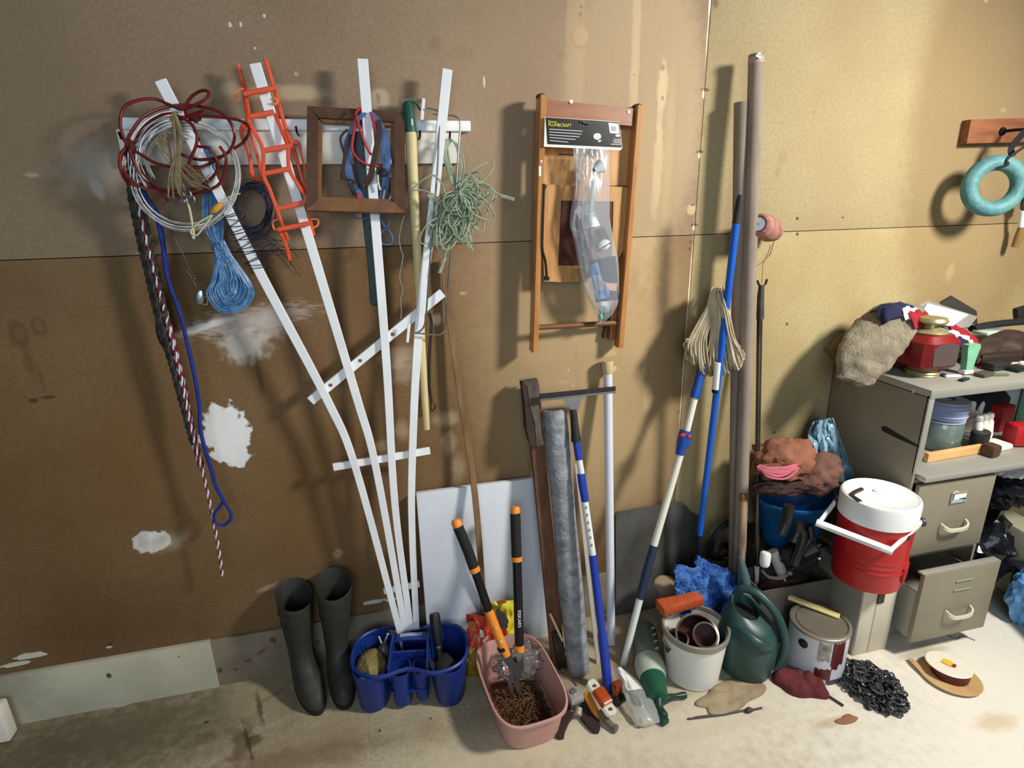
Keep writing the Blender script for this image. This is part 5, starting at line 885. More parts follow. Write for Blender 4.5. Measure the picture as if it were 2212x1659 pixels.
b = MB(); b.tube([W(2210, 455, .06), W(2206, 490, .055)], .011, 12); b.build('ferrule', WHITEP, br_)
b = MB(); b.tube([W(2208, 488, .055), W(2200, 515, .05), W(2192, 534, .045)], [.012, .016, .013], 12); b.build('handle', mk('olive_wood', (148, 116, 62), .5), br_)
b = MB(); b.lump(W(2216, 440, .06), (.025, .012, .03), 2, .15, sub=2); b.build('bristles', BLACKR, br_)
b = MB(); q0 = W(2224, 425, .05); b.tube([q0, (q0[0], -.003, q0[2])], .003, 8); b.build('nail', IRON, br_)
card('dark_hanger', [W(2198, 668, .02), W(2240, 655, .02), W(2240, 700, .02), W(2200, 690, .02)], (0, .019, 0), BLACKR, 'dark object fixed to the wall above the cabinet at the right edge', 'hanger')
# ================================================================== COOLER, BOX, BIN, TOOLS
OFFB = mk('off_white_metal', (206, 200, 180), .5, c2=(194, 186, 166), scale=5); SHADEB = mk('shaded_side_metal', (150, 144, 130), .55)  # the grey is the off-white box's side with its shade painted in
zb_ = .335
bxo = thing('beige_box', 'narrow beige metal box standing under the red cooler, beside the drawers', 'box', (1.745, -.36, 0))
b = MB(); b.box((1.748, -.290, zb_ / 2), (.146, .36, zb_), bev=.003); b.build('body', SHADEB, bxo)
b = MB(); b.box((1.7055, -.476, zb_ / 2 - .003), (.064, .012, zb_ - .006), bev=.002); b.build('front_panel', OFFB, bxo); b = MB(); b.box((1.7835, -.476, zb_ / 2 - .003), (.086, .012, zb_ - .006), bev=.002); b.build('front_panel', OFFB, bxo)
b = MB(); b.box((1.752, -.484, zb_ - .075), (.030, .006, .062), bev=.002); b.build('latch', mk('dark_latch', (74, 70, 60), .5, .5), bxo)
cxx, cyy, zc0 = 1.697, -.449, zb_
co_ = thing('drinks_cooler', 'round red drinks cooler with white lid and white carrying handle on the beige box', 'cooler', (cxx, cyy, zc0))
CRED = mk('cooler_red', (174, 22, 24), .38, coat=.15); CWH = mk('cooler_white', (234, 236, 236), .35)
b = MB(); b.lathe([(.001, .0), (.104, .0), (.113, .006), (.116, .03), (.118, .12), (.120, .13), (.118, .14), (.122, .24), (.122, .262)], (cxx, cyy, zc0), n=56); bo = b.build('body', CRED, co_)
b = MB()
for k in range(3): b.lathe([(.1175, .078 + .022 * k), (.1205, .082 + .022 * k), (.1205, .088 + .022 * k), (.1175, .092 + .022 * k)], (cxx, cyy, zc0), n=56)
b.build('moulded_rib', CRED, bo)
b = MB(); dv = Vector((.55, -.83, 0)); b.box(V3((cxx, cyy, zc0 + .075)) + dv * .117, (.07, .012, .06), rotz(math.atan2(dv.y, dv.x) + PI / 2), .006); b.build('spout_recess', CRED, bo)
b = MB(); b.lathe([(.1235, .262), (.1265, .264), (.1275, .335), (.125, .344), (.119, .348), (.112, .343), (.06, .340), (.001, .339)], (cxx, cyy, zc0), n=56); ld = b.build('lid', CWH, co_)
b = MB(); b.box((cxx + .02, cyy - .0, zc0 + .3415), (.20, .004, .004), rotz(-.55), .001); b.lump((cxx + .02, cyy + .03, zc0 + .343), (.022, .010, .006), 1, .1, sub=2); b.build('lid_ridge', CWH, ld)
b = MB(); q = FL(1838, 1070, zc0 + .347); b.sweep([FL(1862, 1056, zc0 + .349), FL(1846, 1063, zc0 + .348), q], rrect(.014, .009, .002), (0, 0, 1)); b.sweep([q, FL(1858, 1083, zc0 + .348)], rrect(.014, .009, .002), (0, 0, 1)); b.build('spout_lever', mk('dark_brown_plastic', (58, 46, 46), .45), ld)
hc_ = V3((cxx, cyy, zc0 + .275)); hx_ = Vector((.66, -.75, 0))
aL, aR = hc_ - hx_ * .134, hc_ + hx_ * .134; dn = Vector((-.135, -.051, -.03)); cL, cR = hc_ - hx_ * .116 + dn + Vector((0, 0, -.006)), hc_ + hx_ * .108 + dn + Vector((0, 0, -.038)); dwn = cR - aR
for p_, q_, s_ in ((aL, cL, -1), (aR, cR, 1)): b = MB(); b.sweep([p_, (p_ + q_) * .5, q_], rrect(.020, .012, .003), hx_ * s_); b.build('handle_arm', CWH, co_)
b = MB(); b.sweep([cL - (cR - cL).normalized() * .008, cR + (cR - cL).normalized() * .008], rrect(.024, .020, .005), (0, -.8, .6)); b.build('handle_grip', CWH, co_)
b = MB(); b.sweep([cL + (cR - cL) * .12 + Vector((-.0035, -.0095, .002)), cL + (cR - cL) * .86 + Vector((-.0035, -.0095, .002))], rrect(.009, .004, .001), (0, -.8, .6)); b.build('grip_groove', mk('worn_grey', (150, 150, 152), .6), co_)
b = MB(); b.lathe([(.001, -.004), (.016, -.004), (.016, .006), (.001, .008)], aL, (-.92, .38, 0), 18); b.lathe([(.001, -.004), (.016, -.004), (.016, .006), (.001, .008)], aR, (.92, -.36, 0), 18); b.box(aR + dwn * .55 + Vector((.011, 0, 0)), (.006, .02, .018), None, .002); b.build('hinge', mk('purple_grey', (62, 56, 72), .5), co_)
# tote with tools
tt = thing('tool_tote', 'dark grey open tote half hidden behind the watering can, full of caulking tools', 'tote', (1.475, -.30, 0))
b = MB(); x0_, x1_, y0_, y1_, h_ = 1.34, 1.655, -.345, -.20, .26
for c_, d_ in ((((x0_ + x1_) / 2, y0_, h_ / 2), (x1_ - x0_, .006, h_)), (((x0_ + x1_) / 2, y1_, h_ / 2), (x1_ - x0_, .006, h_)), ((x0_, (y0_ + y1_) / 2, h_ / 2), (.006, y1_ - y0_, h_)), ((x1_, (y0_ + y1_) / 2, h_ / 2), (.006, y1_ - y0_, h_)), (((x0_ + x1_) / 2, (y0_ + y1_) / 2, .004), (x1_ - x0_, y1_ - y0_, .008))): b.box(c_, d_)
b.build('body', mk('olive_grey_plastic', (86, 82, 74), .6), tt)
def PT(px, py, d): return W(px, py, d - .07)
def PY(px, py, d): return W(px, py, d)
def caulk(name, P, r, mt, label):
    b = MB(); b.tube(P, r, 16); return b
g1 = thing('caulk_gun', 'black caulking gun with an upright black grip sticking out of the tool heap', 'caulk gun', PT(1700, 1180, .36))
BK = mk('gun_black', (22, 22, 26), .4)
b = MB(); b.tube(cr([PT(1705, 1092, .43), PT(1698, 1125, .43), PT(1686, 1155, .44)], 5), [.019, .021, .021, .021, .0205, .02, .0195, .019, .0185, .018, .018], 14); b.tube(cr([PT(1725, 1128, .43), PT(1722, 1150, .43), PT(1712, 1172, .44)], 5), .013, 10); b.build('grip', BK, g1)
b = MB(); b.tube([PT(1665, 1205, .36), PT(1700, 1180, .35), PT(1760, 1158, .32)], .0105, 10); b.build('rod', mk('dark_rod', (70, 66, 62), .4, .6), g1)
g2 = thing('caulk_gun', 'second black caulking gun lying lower, its trigger turned towards the cooler', 'caulk gun', PT(1740, 1215, .36))
b = MB(); b.tube(cr([PT(1724, 1130, .42), PT(1734, 1152, .42), PT(1730, 1178, .43), PT(1714, 1220, .44)], 5), .017, 12); b.tube(cr([PT(1748, 1134, .42), PT(1750, 1162, .42), PT(1730, 1196, .43)], 5), .014, 12); b.lump(PT(1712, 1200, .40), (.05, .03, .045), 4, .25, sub=2); b.build('grip', BK, g2)
b = MB(); b.tube([PT(1690, 1236, .40), PT(1765, 1206, .33)], .0055, 10); b.tube([PT(1690, 1232, .385), PT(1762, 1200, .32)], .0045, 10); b.lathe([(.001, 0), (.012, 0), (.012, .008), (.001, .009)], PT(1767, 1206, .33), (.8, -.4, .3), 14); b.build('rod', STEEL, g2)
b = MB(); b.tube(cr([PT(1645, 1232, .42), PT(1660, 1246, .43), PT(1690, 1248, .43), PT(1706, 1236, .42)], 5), .006, 8); b.lump(PT(1706, 1237, .42), (.013, .011, .012), 1, .1, sub=2); b.build('hook_end', DULLST, g2)
for (x0, y0, x1, y1, r_, lab, c) in ((1669, 1190, 1690, 1240, .020, 'whitish caulk tube lying among the caulking guns', (176, 172, 168)), (1735, 1195, 1765, 1180, .018, 'dull grey sealant tube deep in the tool heap by the cooler', (92, 84, 80)), (1722, 1180, 1752, 1168, .019, 'reddish brown sealant tube under the black grips', (98, 58, 52))):
    b = MB(); b.tube([PT(x0, y0, .36), PT(x1, y1, .39)], r_, 16); a_, c_ = PT(x1, y1, .39), PT(x1 + (x1 - x0) * .3, y1 + (y1 - y0) * .3, .40); b.tube([a_, c_], [.006, .003], 10); tag(b.build('sealant_tube', mk('tube_paper', c, .5)), lab, 'tube')
b = MB(); b.tube(cr([PT(1655, 1192, .38), PT(1653, 1205, .385), PT(1651, 1224, .39)], 5), [.014, .019, .0195, .02, .02, .02, .02, .0195, .019, .018, .012], 16); tag(b.build('white_bottle', CARDW), 'small bright white capsule-shaped bottle beside the forked pole', 'bottle')
b = MB(); b.lump((1.50, -.275, .17), (.13, .06, .09), 3, .25, 2.5, 3); tag(b.build('tool_clutter', mk('dark_clutter', (48, 38, 36), .8, c2=(78, 48, 44), scale=20)), 'dark clutter filling the tool tote under the caulking guns', 'clutter')
# blue bin with clothes
bc = np.array([1.575, -.145]); crate = thing('dark_crate', 'dark crate on the floor under the blue basin, mostly hidden', 'crate', (bc[0], bc[1], 0))
b = MB(); b.box((bc[0] - .01, bc[1] + .01, .17), (.30, .23, .34), None, .006); b.build('body', mk('dark_crate', (52, 48, 44), .7), crate)
b = MB(); prof = [(.001, .342), (.095, .341), (.104, .348), (.158, .54), (.164, .545), (.166, .556), (.160, .558), (.154, .545), (.10, .356), (.001, .352)]; b.lathe(prof, (bc[0], bc[1] - .03, 0), n=44, sy=.86); tag(b.build('blue_basin', mk('basin_blue', (16, 88, 150), .35)), 'blue plastic basin behind the caulking guns, heaped with brown clothes', 'basin')
CORAL = mk('coral_brown_cloth', (150, 98, 74), .95, c2=(120, 76, 58), scale=10, bump=.4, bscale=60); BRN = mk('brown_cloth', (120, 84, 72), .95, c2=(92, 60, 52), scale=10, bump=.4, bscale=60)
def heap(c, r_, seed, amp, mt, nm, lab, cat='cloth', flat=None, M=None):
    b = MB(); b.lump(c, r_, seed, amp, 2.4, 4, flat=flat, ridge=.35, M=M); return tag(b.build(nm, mt, ang=80), lab, cat)
heap(PY(1700, 985, .17) + np.array([0, 0, -.02]), (.135, .10, .085), 12, .22, CORAL, 'orange_brown_shirt', 'orange-brown cloth on the left of the heap in the blue basin')
heap(PY(1752, 1018, .20), (.105, .10, .085), 15, .25, BRN, 'brown_jacket', 'brown jacket on the right of the heap in the blue basin')
heap(PY(1700, 1050, .23), (.13, .05, .03), 18, .3, mk('dark_brown_cloth', (58, 38, 34), .95), 'dark_cloth', 'dark cloth squeezed along the rim of the blue basin')
b = MB(); random.seed(61)
for k in range(16):
    y0 = random.uniform(1010, 1030); b.tube(cr([PY(1640 + random.uniform(-6, 8), 1004 + random.uniform(0, 14), .29), PY(1660 + random.uniform(-6, 6), y0, .305), PY(1690 + random.uniform(-8, 8), y0 + 6 - random.uniform(0, 8), .305), PY(1722 + random.uniform(-8, 4), 1008 + random.uniform(-6, 8), .295)], 5), .0036, 6)
tag(b.build('pink_yarn', mk('pink_yarn', (200, 104, 122), .8)), 'pink yarn strands lying over the orange-brown cloth', 'yarn')
# pale blue plastic bag hanging at the cabinet side
BT = mk('pale_blue_plastic', (146, 178, 194), .3, c2=(96, 132, 156), scale=9, spec=.7)
def tarp(u, v):
    l, r_ = 1758 - 34 * v - 6 * math.sin(v * 9), 1800 + 48 * v; x = l + (r_ - l) * u; y = 910 + 130 * v - 26 * u * (1 - v) * .3; return W(x, y, .16 + .06 * v + .040 * nz((u * 5, v * 3, 1), 1, 4) + .022 * nz((u * 13, v * 7, 2), 1, 6))
cloth('plastic_bag', tarp, 30, 22, .004, BT, 'pale blue crumpled plastic bag hanging between the wall and the cabinet side', 'bag')
b = MB(); b.lump(W(1772, 908, .14), (.034, .018, .014), 2, .3, sub=2); tag(b.build('dark_bundle', mk('navy_black_bundle', (24, 26, 42), .7)), 'dark navy knot above the pale blue plastic bag', 'bundle')
# ================================================================== THINGS ON THE FLOOR, LEFT TO RIGHT
BOOT = mk('boot_rubber', (46, 46, 41), .6, c2=(84, 82, 72), lo=.52, hi=.78, scale=6, bump=.25, bscale=30); SOLE = mk('boot_sole', (30, 30, 28), .6)
def boot(heel, toe, lean, label, flop=0, hs=1.08):
    h, t = np.array([heel[0], heel[1]]), np.array([toe[0], toe[1]]); L = np.linalg.norm(t - h); d = (t - h) / L; s_ = np.array([-d[1], d[0]])
    root = thing('rubber_boot', label, 'boot', (h[0] * .7 + t[0] * .3, h[1] * .7 + t[1] * .3, 0), 'pair of rubber boots'); n = 28
    def ring(z, c, a, w_, tilt=0, egg=0.0, top=0):
        out = []
        for i in range(n):
            th = 2 * PI * i / n; f_, g = math.cos(th), math.sin(th); ww = w_ * (1 + egg * f_ * .25); nn = 1 + .03 * nz((f_ * 2, g * 2, z * 14), 1, lean[0] * 9 + flop)
            p = h + d * (c + a * f_) * 1.0 + s_ * (ww * g); k = max(0, z - .1) / .26
            out.append((p[0] * 1 + lean[0] * k + (nn - 1) * f_ * .1, p[1] + lean[1] * k, z * (1 + (hs - 1) * min(1, z / .2)) + tilt * f_))
        return out
    sole = MB(); sole.loft([ring(.0, L * .5, L * .5, .044, 0, .3), ring(.016, L * .5, L * .505, .046, 0, .3), ring(.017, L * .5, L * .49, .044, 0, .3)]); sole.build('sole', SOLE, root)
    R_ = [ring(.0165, L * .5, L * .485, .044, 0, .3), ring(.035, L * .5, L * .485, .046, 0, .3), ring(.055, L * .49, L * .465, .046, .0, .2), ring(.075, L * .45, L * .40, .045, -.004, .1), ring(.095, L * .38, L * .31, .043, -.008), ring(.12, L * .31, L * .235, .041, -.006), ring(.15, L * .28, L * .21, .042), ring(.19, L * .28, L * .22, .046), ring(.24, L * .29, L * .25, .052), ring(.29, L * .295, L * .272, .057, -.006), ring(.335, L * .30, L * .285, .060, -.016, top=.6), ring(.352, L * .30, L * .29, .0625, -.024, top=1), ring(.357, L * .30, L * .287, .0618, -.026, top=1), ring(.352, L * .30, L * .275, .0585, -.026, top=1), ring(.28, L * .295, L * .255, .053, -.01), ring(.20, L * .28, L * .20, .042)]
    m_ = MB(); m_.loft(R_, True, True); m_.build('upper', BOOT, root)
    for z in (.305, .262):
        k = MB(); a_ = L * (.280 if z > .28 else .262); w2 = .0592 if z > .28 else .0550; k.tube([ring(z, L * .296, a_, w2)[i] for i in range(n)], .0016, 5, closed=True); k.build('rib', BOOT, root)
boot(FL(648, 1452), FL(692, 1545), (.005, .02), 'black rubber boot on the left, its dusty toe pointing forward')
boot((-.262, -.028), FL(748, 1534), (.018, .008), 'black rubber boot on the right, standing beside the blue caddy', 3, 1.16)
# blue caddy
CBL = mk('caddy_blue', (26, 54, 132), .42, c2=(20, 46, 118), scale=6)
cc = np.array([.012, -.205]); yaw = -.16; Rz = np.array([[math.cos(yaw), -math.sin(yaw)], [math.sin(yaw), math.cos(yaw)]])
def cp(x, y, z): q = Rz @ np.array([x, y]); return (cc[0] + q[0], cc[1] + q[1], z)
cdy = thing('cleaning_caddy', 'royal blue plastic caddy with deep end cups and a centre carry handle', 'caddy', (cc[0], cc[1], 0))
def cup(x, y, w_, l_, zt0, nm, taper=.82, th=.004, e=2.6, z0=0.0):
    def rg(k, z, off=0): return [cp(x + (w_ * k - off) * (abs(math.cos(a)) ** (2 / e)) * (1 if math.cos(a) >= 0 else -1), y + (l_ * k - off) * (abs(math.sin(a)) ** (2 / e)) * (1 if math.sin(a) >= 0 else -1), z) for a in np.linspace(0, 2 * PI, 32, endpoint=False)]
    m_ = MB(); m_.loft([rg(taper * .94, z0), rg(taper, z0 + .008), rg(1, zt0), rg(1, zt0, th), rg(taper, z0 + .012, th), rg(taper * .9, z0 + .010, th)]); return m_.build(nm, CBL, cdy)
ZR = .17
cup(-.135, 0, .068, .125, ZR, 'end_cup'); cup(.135, 0, .068, .125, ZR, 'end_cup'); cup(-.030, -.062, .036, .044, ZR - .015, 'small_cup', .85, z0=.015); cup(.040, -.062, .028, .040, ZR - .015, 'small_cup', .8, z0=.03)
def rimp(a):
    c_, s_ = math.cos(a), math.sin(a); x = .205 * (abs(c_) ** .8) * (1 if c_ >= 0 else -1); waist = 1 - .30 * math.exp(-(x / .065) ** 2); y = .132 * (abs(s_) ** .72) * (1 if s_ >= 0 else -1) * waist; return cp(x, y, ZR + .004)
m_ = MB(); m_.sweep([rimp(a) for a in np.linspace(0, 2 * PI, 72, endpoint=False)], rrect(.012, .016, .004), (0, 0, 1), closed=True); m_.build('rim', CBL, cdy)
m_ = MB()
for sx in (-1, 1): m_.sweep(cr([cp(sx * .066, .07, ZR - .03), cp(sx * .064, .0, ZR + .005), cp(sx * .066, -.09, ZR - .02)], 5), rrect(.006, .08, .002), (0, 0, 1))
m_.sweep([cp(-.066, -.008, ZR - .012), cp(.066, -.008, ZR - .012)], rrect(.008, .036, .002), (0, 0, 1)); m_.plate([cp(-.066, .075, ZR - .09), cp(.066, .075, ZR - .09), cp(.066, -.10, ZR - .09), cp(-.066, -.10, ZR - .09)], (0, 0, .004)); m_.sweep([cp(-.07, .085, ZR - .04), cp(.07, .085, ZR - .04)], rrect(.006, .09, .002), (0, 0, 1)); m_.build('centre_divider', CBL, cdy)
m_ = MB(); m_.sweep(cr([cp(-.072, .045, ZR + .0), cp(-.055, .045, ZR + .016), cp(0, .045, ZR + .022), cp(.055, .045, ZR + .016), cp(.072, .045, ZR + .0)], 6), rrect(.038, .012, .004), (0, 0, 1)); m_.build('carry_handle', CBL, cdy)
m_ = MB(); m_.sweep(cr([cp(-.040, .047, ZR + .0268), cp(0, .047, ZR + .0288), cp(.040, .047, ZR + .0268)], 6), rrect(.016, .002, .0008), (0, 0, 1)); m_.build('handle_glint', mk('painted_reflection', (150, 164, 176), .5), cdy)  # pale strip paints in the light reflected along the handle
sp = cp(-.138, -.030, .130); b = MB(); b.lump(sp, (.054, .082, .046), 5, .14, 2.0, 3); sg = tag(b.build('sponge', mk('old_sponge', (150, 138, 84), .95, c2=(122, 112, 66), scale=30, bump=.8, bscale=90)), 'old yellowish sponge lying in the left cup of the blue caddy', 'sponge')
q = np.array(cp(-.105, .045, .12)); bsp = thing('grey_dispenser', 'small grey bottle behind the sponge in the blue caddy', 'bottle', q)
b = MB(); b.lathe([(.001, -.05), (.026, -.048), (.028, 0), (.020, .035), (.010, .045), (.009, .055), (.001, .056)], q, (.1, -.1, 1), 18); b.build('bottle', mk('smoky_grey', (92, 92, 84), .4), bsp)
b = MB(); b.tube([q + np.array([-.004, 0, .05]), q + np.array([-.010, -.005, .085])], .0028, 8); b.build('white_stick', CARDW, bsp)
b = MB(); b.tube([q + np.array([.006, 0, .05]), q + np.array([.020, .004, .080])], [.003, .004], 8); b.lump(q + np.array([.021, .004, .082]), (.006, .005, .005), 1, .1, sub=2); b.build('spoon_tip', mk('grey_tip', (150, 152, 154), .4), bsp)
sb_ = thing('scrub_brush', 'black scrub brush standing handle up in the right cup of the blue caddy', 'brush', cp(.13, 0, .05))
A_, B2 = np.array(W(938, 1325, .17)), np.array(cp(.105, -.02, .135)); b = MB(); b.tube(cr([A_, A_ * .6 + B2 * .4, B2], 5), [.017, .020, .020, .0205, .020, .019, .018, .015, .012, .010, .010], 14); b.build('handle', BLACKP, sb_)
b = MB(); m2 = A_ * .45 + B2 * .55; b.tube([m2, m2 + (B2 - A_) * .18], .0135, 12); b.build('steel_band', DULLST, sb_)
b = MB(); b.lump(cp(.122, -.035, .105), (.050, .062, .038), 7, .2, 3, 3); b.lathe([(.001, 0), (.023, .002), (.023, .02), (.001, .022)], cp(.072, -.055, .148), (-.6, -.6, .4), 16); b.build('bristle_head', mk('dark_bristle', (36, 32, 36), .9), sb_)
# snack wrapper, yellow bag
SNK = mk('snack_orange', (206, 78, 42), .3, c2=(170, 42, 40), scale=9, spec=.7); random.seed(71)
pkt = thing('snack_wrapper', 'crumpled red and orange snack packet standing between the blue caddy and the pink tub', 'wrapper', FL(1030, 1440))
def wrapf(pts, d, sd_, amp=.012):
    A4 = pts
    def fn(u, v):
        x = (A4[0][0] * (1 - u) + A4[1][0] * u) * (1 - v) + (A4[3][0] * (1 - u) + A4[2][0] * u) * v; y = (A4[0][1] * (1 - u) + A4[1][1] * u) * (1 - v) + (A4[3][1] * (1 - u) + A4[2][1] * u) * v
        return W(x, y, d + .03 * v + .018 * math.sin(PI * u) + amp * nz((u * 5, v * 5, sd_), 1, sd_))
    return fn
cloth('packet', wrapf([(1008, 1326), (1062, 1332), (1060, 1400), (1010, 1405)], .16, 2), 14, 14, .003, SNK, None, par=pkt)
cloth('red_side', wrapf([(1046, 1338), (1100, 1352), (1084, 1392), (1040, 1392)], .15, 4), 10, 10, .003, mk('snack_red', (150, 24, 34), .35), None, par=pkt)
cloth('golden_base', wrapf([(1006, 1400), (1036, 1404), (1034, 1462), (1006, 1462)], .19, 6), 10, 12, .003, mk('golden_film', (150, 122, 34), .3, c2=(120, 84, 28), scale=12), None, par=pkt)
for nm, c, pts in (('yellow_edge', (238, 190, 60), [(1012, 1403), (1032, 1398), (1032, 1402), (1014, 1410)]), ('white_emblem', (228, 220, 206), [(1036, 1360), (1044, 1362), (1046, 1376), (1038, 1378)]), ('white_emblem', (228, 220, 206), [(1042, 1384), (1052, 1373), (1055, 1378), (1045, 1391)]), ('brown_emblem', (120, 84, 50), [(1010, 1346), (1020, 1341), (1029, 1347), (1027, 1356), (1014, 1360)]), ('grey_emblem', (130, 100, 84), [(1023, 1370), (1030, 1369), (1029, 1386), (1024, 1387)])):
    b = MB(); b.plate([W(x, y, .203) for x, y in pts], (0, .002, 0)); b.build(nm, mk(nm, c, .5), pkt)
yb = thing('yellow_bag', 'bright yellow plastic bag with a dark patch, behind the loppers and the pink tub', 'bag', FL(1085, 1385))
cloth('bag_film', wrapf([(1060, 1300), (1112, 1296), (1112, 1376), (1078, 1384)], .12, 8, .02), 16, 16, .003, mk('yellow_film', (226, 216, 50), .35, c2=(196, 180, 60), scale=8), None, par=yb)
b = MB(); b.plate([W(x, y, .172) for x, y in ((1070, 1324), (1074, 1314), (1092, 1326), (1099, 1342), (1094, 1356), (1084, 1360))], (0, .003, 0)); b.build('dark_patch', mk('dark_window', (74, 66, 70), .5), yb)
b = MB(); b.plate([W(x, y, .162) for x, y in ((1072, 1300), (1092, 1294), (1094, 1302), (1076, 1307))], (0, .003, 0)); b.build('brown_print', mk('brown_print', (150, 88, 60), .5), yb)
# pink tub
TP = mk('dusty_pink', (204, 158, 148), .5, c2=(190, 144, 134), scale=5); tc_ = np.array([.372, -.385]); ty = .09; tR = np.array([[math.cos(ty), -math.sin(ty)], [math.sin(ty), math.cos(ty)]])
def tring(k, z, off=0.0, e=3.6, wx=.125, wy=.198): return [tuple(np.append(tc_ + tR @ np.array([(wx * k - off) * abs(math.cos(a)) ** (2 / e) * (1 if math.cos(a) >= 0 else -1), (wy * k - off) * abs(math.sin(a)) ** (2 / e) * (1 if math.sin(a) >= 0 else -1)]), z)) for a in np.linspace(0, 2 * PI, 44, endpoint=False)]
tb_ = thing('pink_tub', 'rectangular dusty pink plastic tub holding straw and the lopper blades', 'tub', (tc_[0], tc_[1], 0))
b = MB(); b.loft([tring(.80, 0), tring(.84, .006), tring(.97, .125), tring(1.03, .127), tring(1.035, .134), tring(.99, .136), tring(.96, .125), tring(.82, .010), tring(.78, .008)]); b.build('basin', TP, tb_)
b = MB(); random.seed(81)
for k in range(620):
    x, y = random.uniform(-.076, .076), random.uniform(-.118, .09); q = tc_ + tR @ np.array([x, y]); a = random.uniform(0, PI); l_ = random.uniform(.012, .03); z = .016 + random.uniform(0, .020) * (1 - abs(x) / .16)
    b.tube(cr([(q[0] - l_ * math.cos(a), q[1] - l_ * math.sin(a), z + random.uniform(-.003, .006)), (q[0], q[1], z + random.uniform(.0, .012)), (q[0] + l_ * math.cos(a), q[1] + l_ * math.sin(a), z + random.uniform(-.003, .006))], 3), random.uniform(.0009, .0022), 4, cap=False)
b.box((tc_[0], tc_[1] - .01, .013), (.15, .25, .008), rotz(ty))
tag(b.build('straw', mk('brown_straw', (116, 84, 50), .9, c2=(72, 50, 32), scale=30)), 'brown straw and leaf litter lying in the pink tub', 'straw', kind='stuff')
b = MB(); b.lump((.400, -.275, .085), (.088, .055, .060), 21, .3, 2.8, 4, ridge=.6); tag(b.build('crumpled_plastic_bag', film('tub_film', (206, 206, 200), .16, .12), ang=80), 'clear crumpled plastic bag in the back of the pink tub behind the lopper blades', 'bag')
# loppers
lo_ = thing('garden_loppers', 'black and orange loppers leaning on the foam board with their blades in the pink tub', 'loppers', (.385, -.33, .04))
LOB = mk('lopper_black', (18, 18, 20), .35); FOAM = mk('foam_grip', (34, 34, 34), .9); LOO = mk('lopper_orange', (240, 146, 52), .4)
def ld_(y): return .16 + .16 * (y - 1100) / 310.0
def hs(P, r, nm, mt, par=None): mb = MB(); pp = [W(x, y, ld_(y)) for x, y in P]; mb.tube(pp, r if isinstance(r, list) else [r] * len(pp), 18); return mb.build(nm, mt, par or lo_)
hs([(984, 1122), (985, 1127), (989, 1137)], [.013, .018, .0185], 'end_cap', LOO); hs([(989, 1137), (1012, 1192), (1024, 1227)], .0185, 'grip', FOAM); hs([(1023, 1225), (1027, 1235)], .0192, 'collar', LOO); hs([(1026, 1233), (1056, 1320)], .0155, 'handle_shaft', LOB)
s1 = hs([(1055, 1318), (1074, 1366), (1094, 1416)], [.0165, .0168, .0160], 'orange_sleeve', LOO); hs([(1083, 1397), (1086, 1404)], .0172, 'dark_band', LOB, s1)
b = MB(); b.lathe([(.001, 0), (.006, 0), (.006, .002), (.001, .0025)], W(1072, 1356, ld_(1356) + .0165), (0, -1, .3), 14); b.lathe([(.001, 0), (.007, 0), (.007, .002), (.001, .0025)], W(1083, 1385, ld_(1385) + .0165), (0, -1, .3), 14); b.build('round_emblem', mk('pale_orange', (244, 186, 110), .4), s1)
hs([(1113, 1094), (1113, 1099), (1113, 1109)], [.013, .018, .0185], 'end_cap', LOO); hs([(1113, 1108), (1116, 1204)], .0185, 'grip', FOAM); hs([(1116, 1202), (1116.5, 1212)], .0192, 'collar', LOO); s2 = hs([(1116.5, 1211), (1122, 1394)], .0165, 'handle_shaft', LOB); hs([(1122, 1393), (1123, 1408)], .0175, 'orange_sleeve', LOO)
pT, pB = W(1121, 1318, ld_(1318) + .0168), W(1123, 1372, ld_(1372) + .0168); text('lettering', 'FISKARS', pT, pB - pT, (1, 0, 0), .0170, CARDW, s2)
def bl_(pts, th, nm, mt, z=0): mb = MB(); mb.plate([W(x, y, .318 + z + .05 * (y - 1400) / 100) for x, y in pts], (0, th, 0)); return mb.build(nm, mt, lo_)
BLG = mk('blade_grey', (92, 90, 92), .4, .6)
bl_([(1082, 1418), (1100, 1412), (1112, 1430), (1124, 1432), (1128, 1450), (1118, 1468), (1104, 1462), (1100, 1446)], .010, 'jaw', BLG, .006); bl_([(1106, 1424), (1130, 1412), (1132, 1440), (1122, 1470), (1126, 1500), (1124, 1518), (1110, 1478), (1108, 1448)], .006, 'blade', BLG, -.002); bl_([(1100, 1456), (1108, 1450), (1106, 1478), (1112, 1505), (1104, 1500), (1097, 1480)], .006, 'hook_blade', STEEL, .010); bl_([(1113, 1412), (1130, 1410), (1126, 1428), (1118, 1430)], .010, 'linkage', STEEL, .012)
b = MB(); p = W(1113, 1447, .338); b.lathe([(.001, 0), (.011, 0), (.011, .004), (.001, .006)], p, (0, -1, .5), 18); b.build('pivot_bolt', BLACKP, lo_)
# steel coupling with dark feet
def U(x, y, z): return FL(1180 + x / 8.508, 1440 + y / 8.508, z)
cg = thing('coupling_stand', 'bright metal cap fitting on a dark three-toed foot in front of the pink tub', 'bracket', U(540, 760, 0))
FTM = mk('dark_brown_iron', (62, 50, 48), .6, .3); ZB = .016
for pts in ([(250, 660), (400, 640), (480, 900), (420, 980), (345, 1150), (320, 1270), (240, 1290), (180, 1250), (125, 1000)], [(560, 640), (700, 560), (940, 800), (995, 1100), (960, 1170), (880, 1180), (780, 1090), (640, 930)]):
    b = MB(); b.plate([U(x, y, ZB) for x, y in pts], (0, 0, -ZB + .001)); b.build('foot', FTM, cg)
p = U(540, 720, 0); b = MB(); b.lathe([(.001, .001), (.024, .001), (.022, .045), (.017, .050), (.001, .05)], p, n=20); b.build('post', mk('grey_zinc', (150, 148, 142), .45, .4), cg)
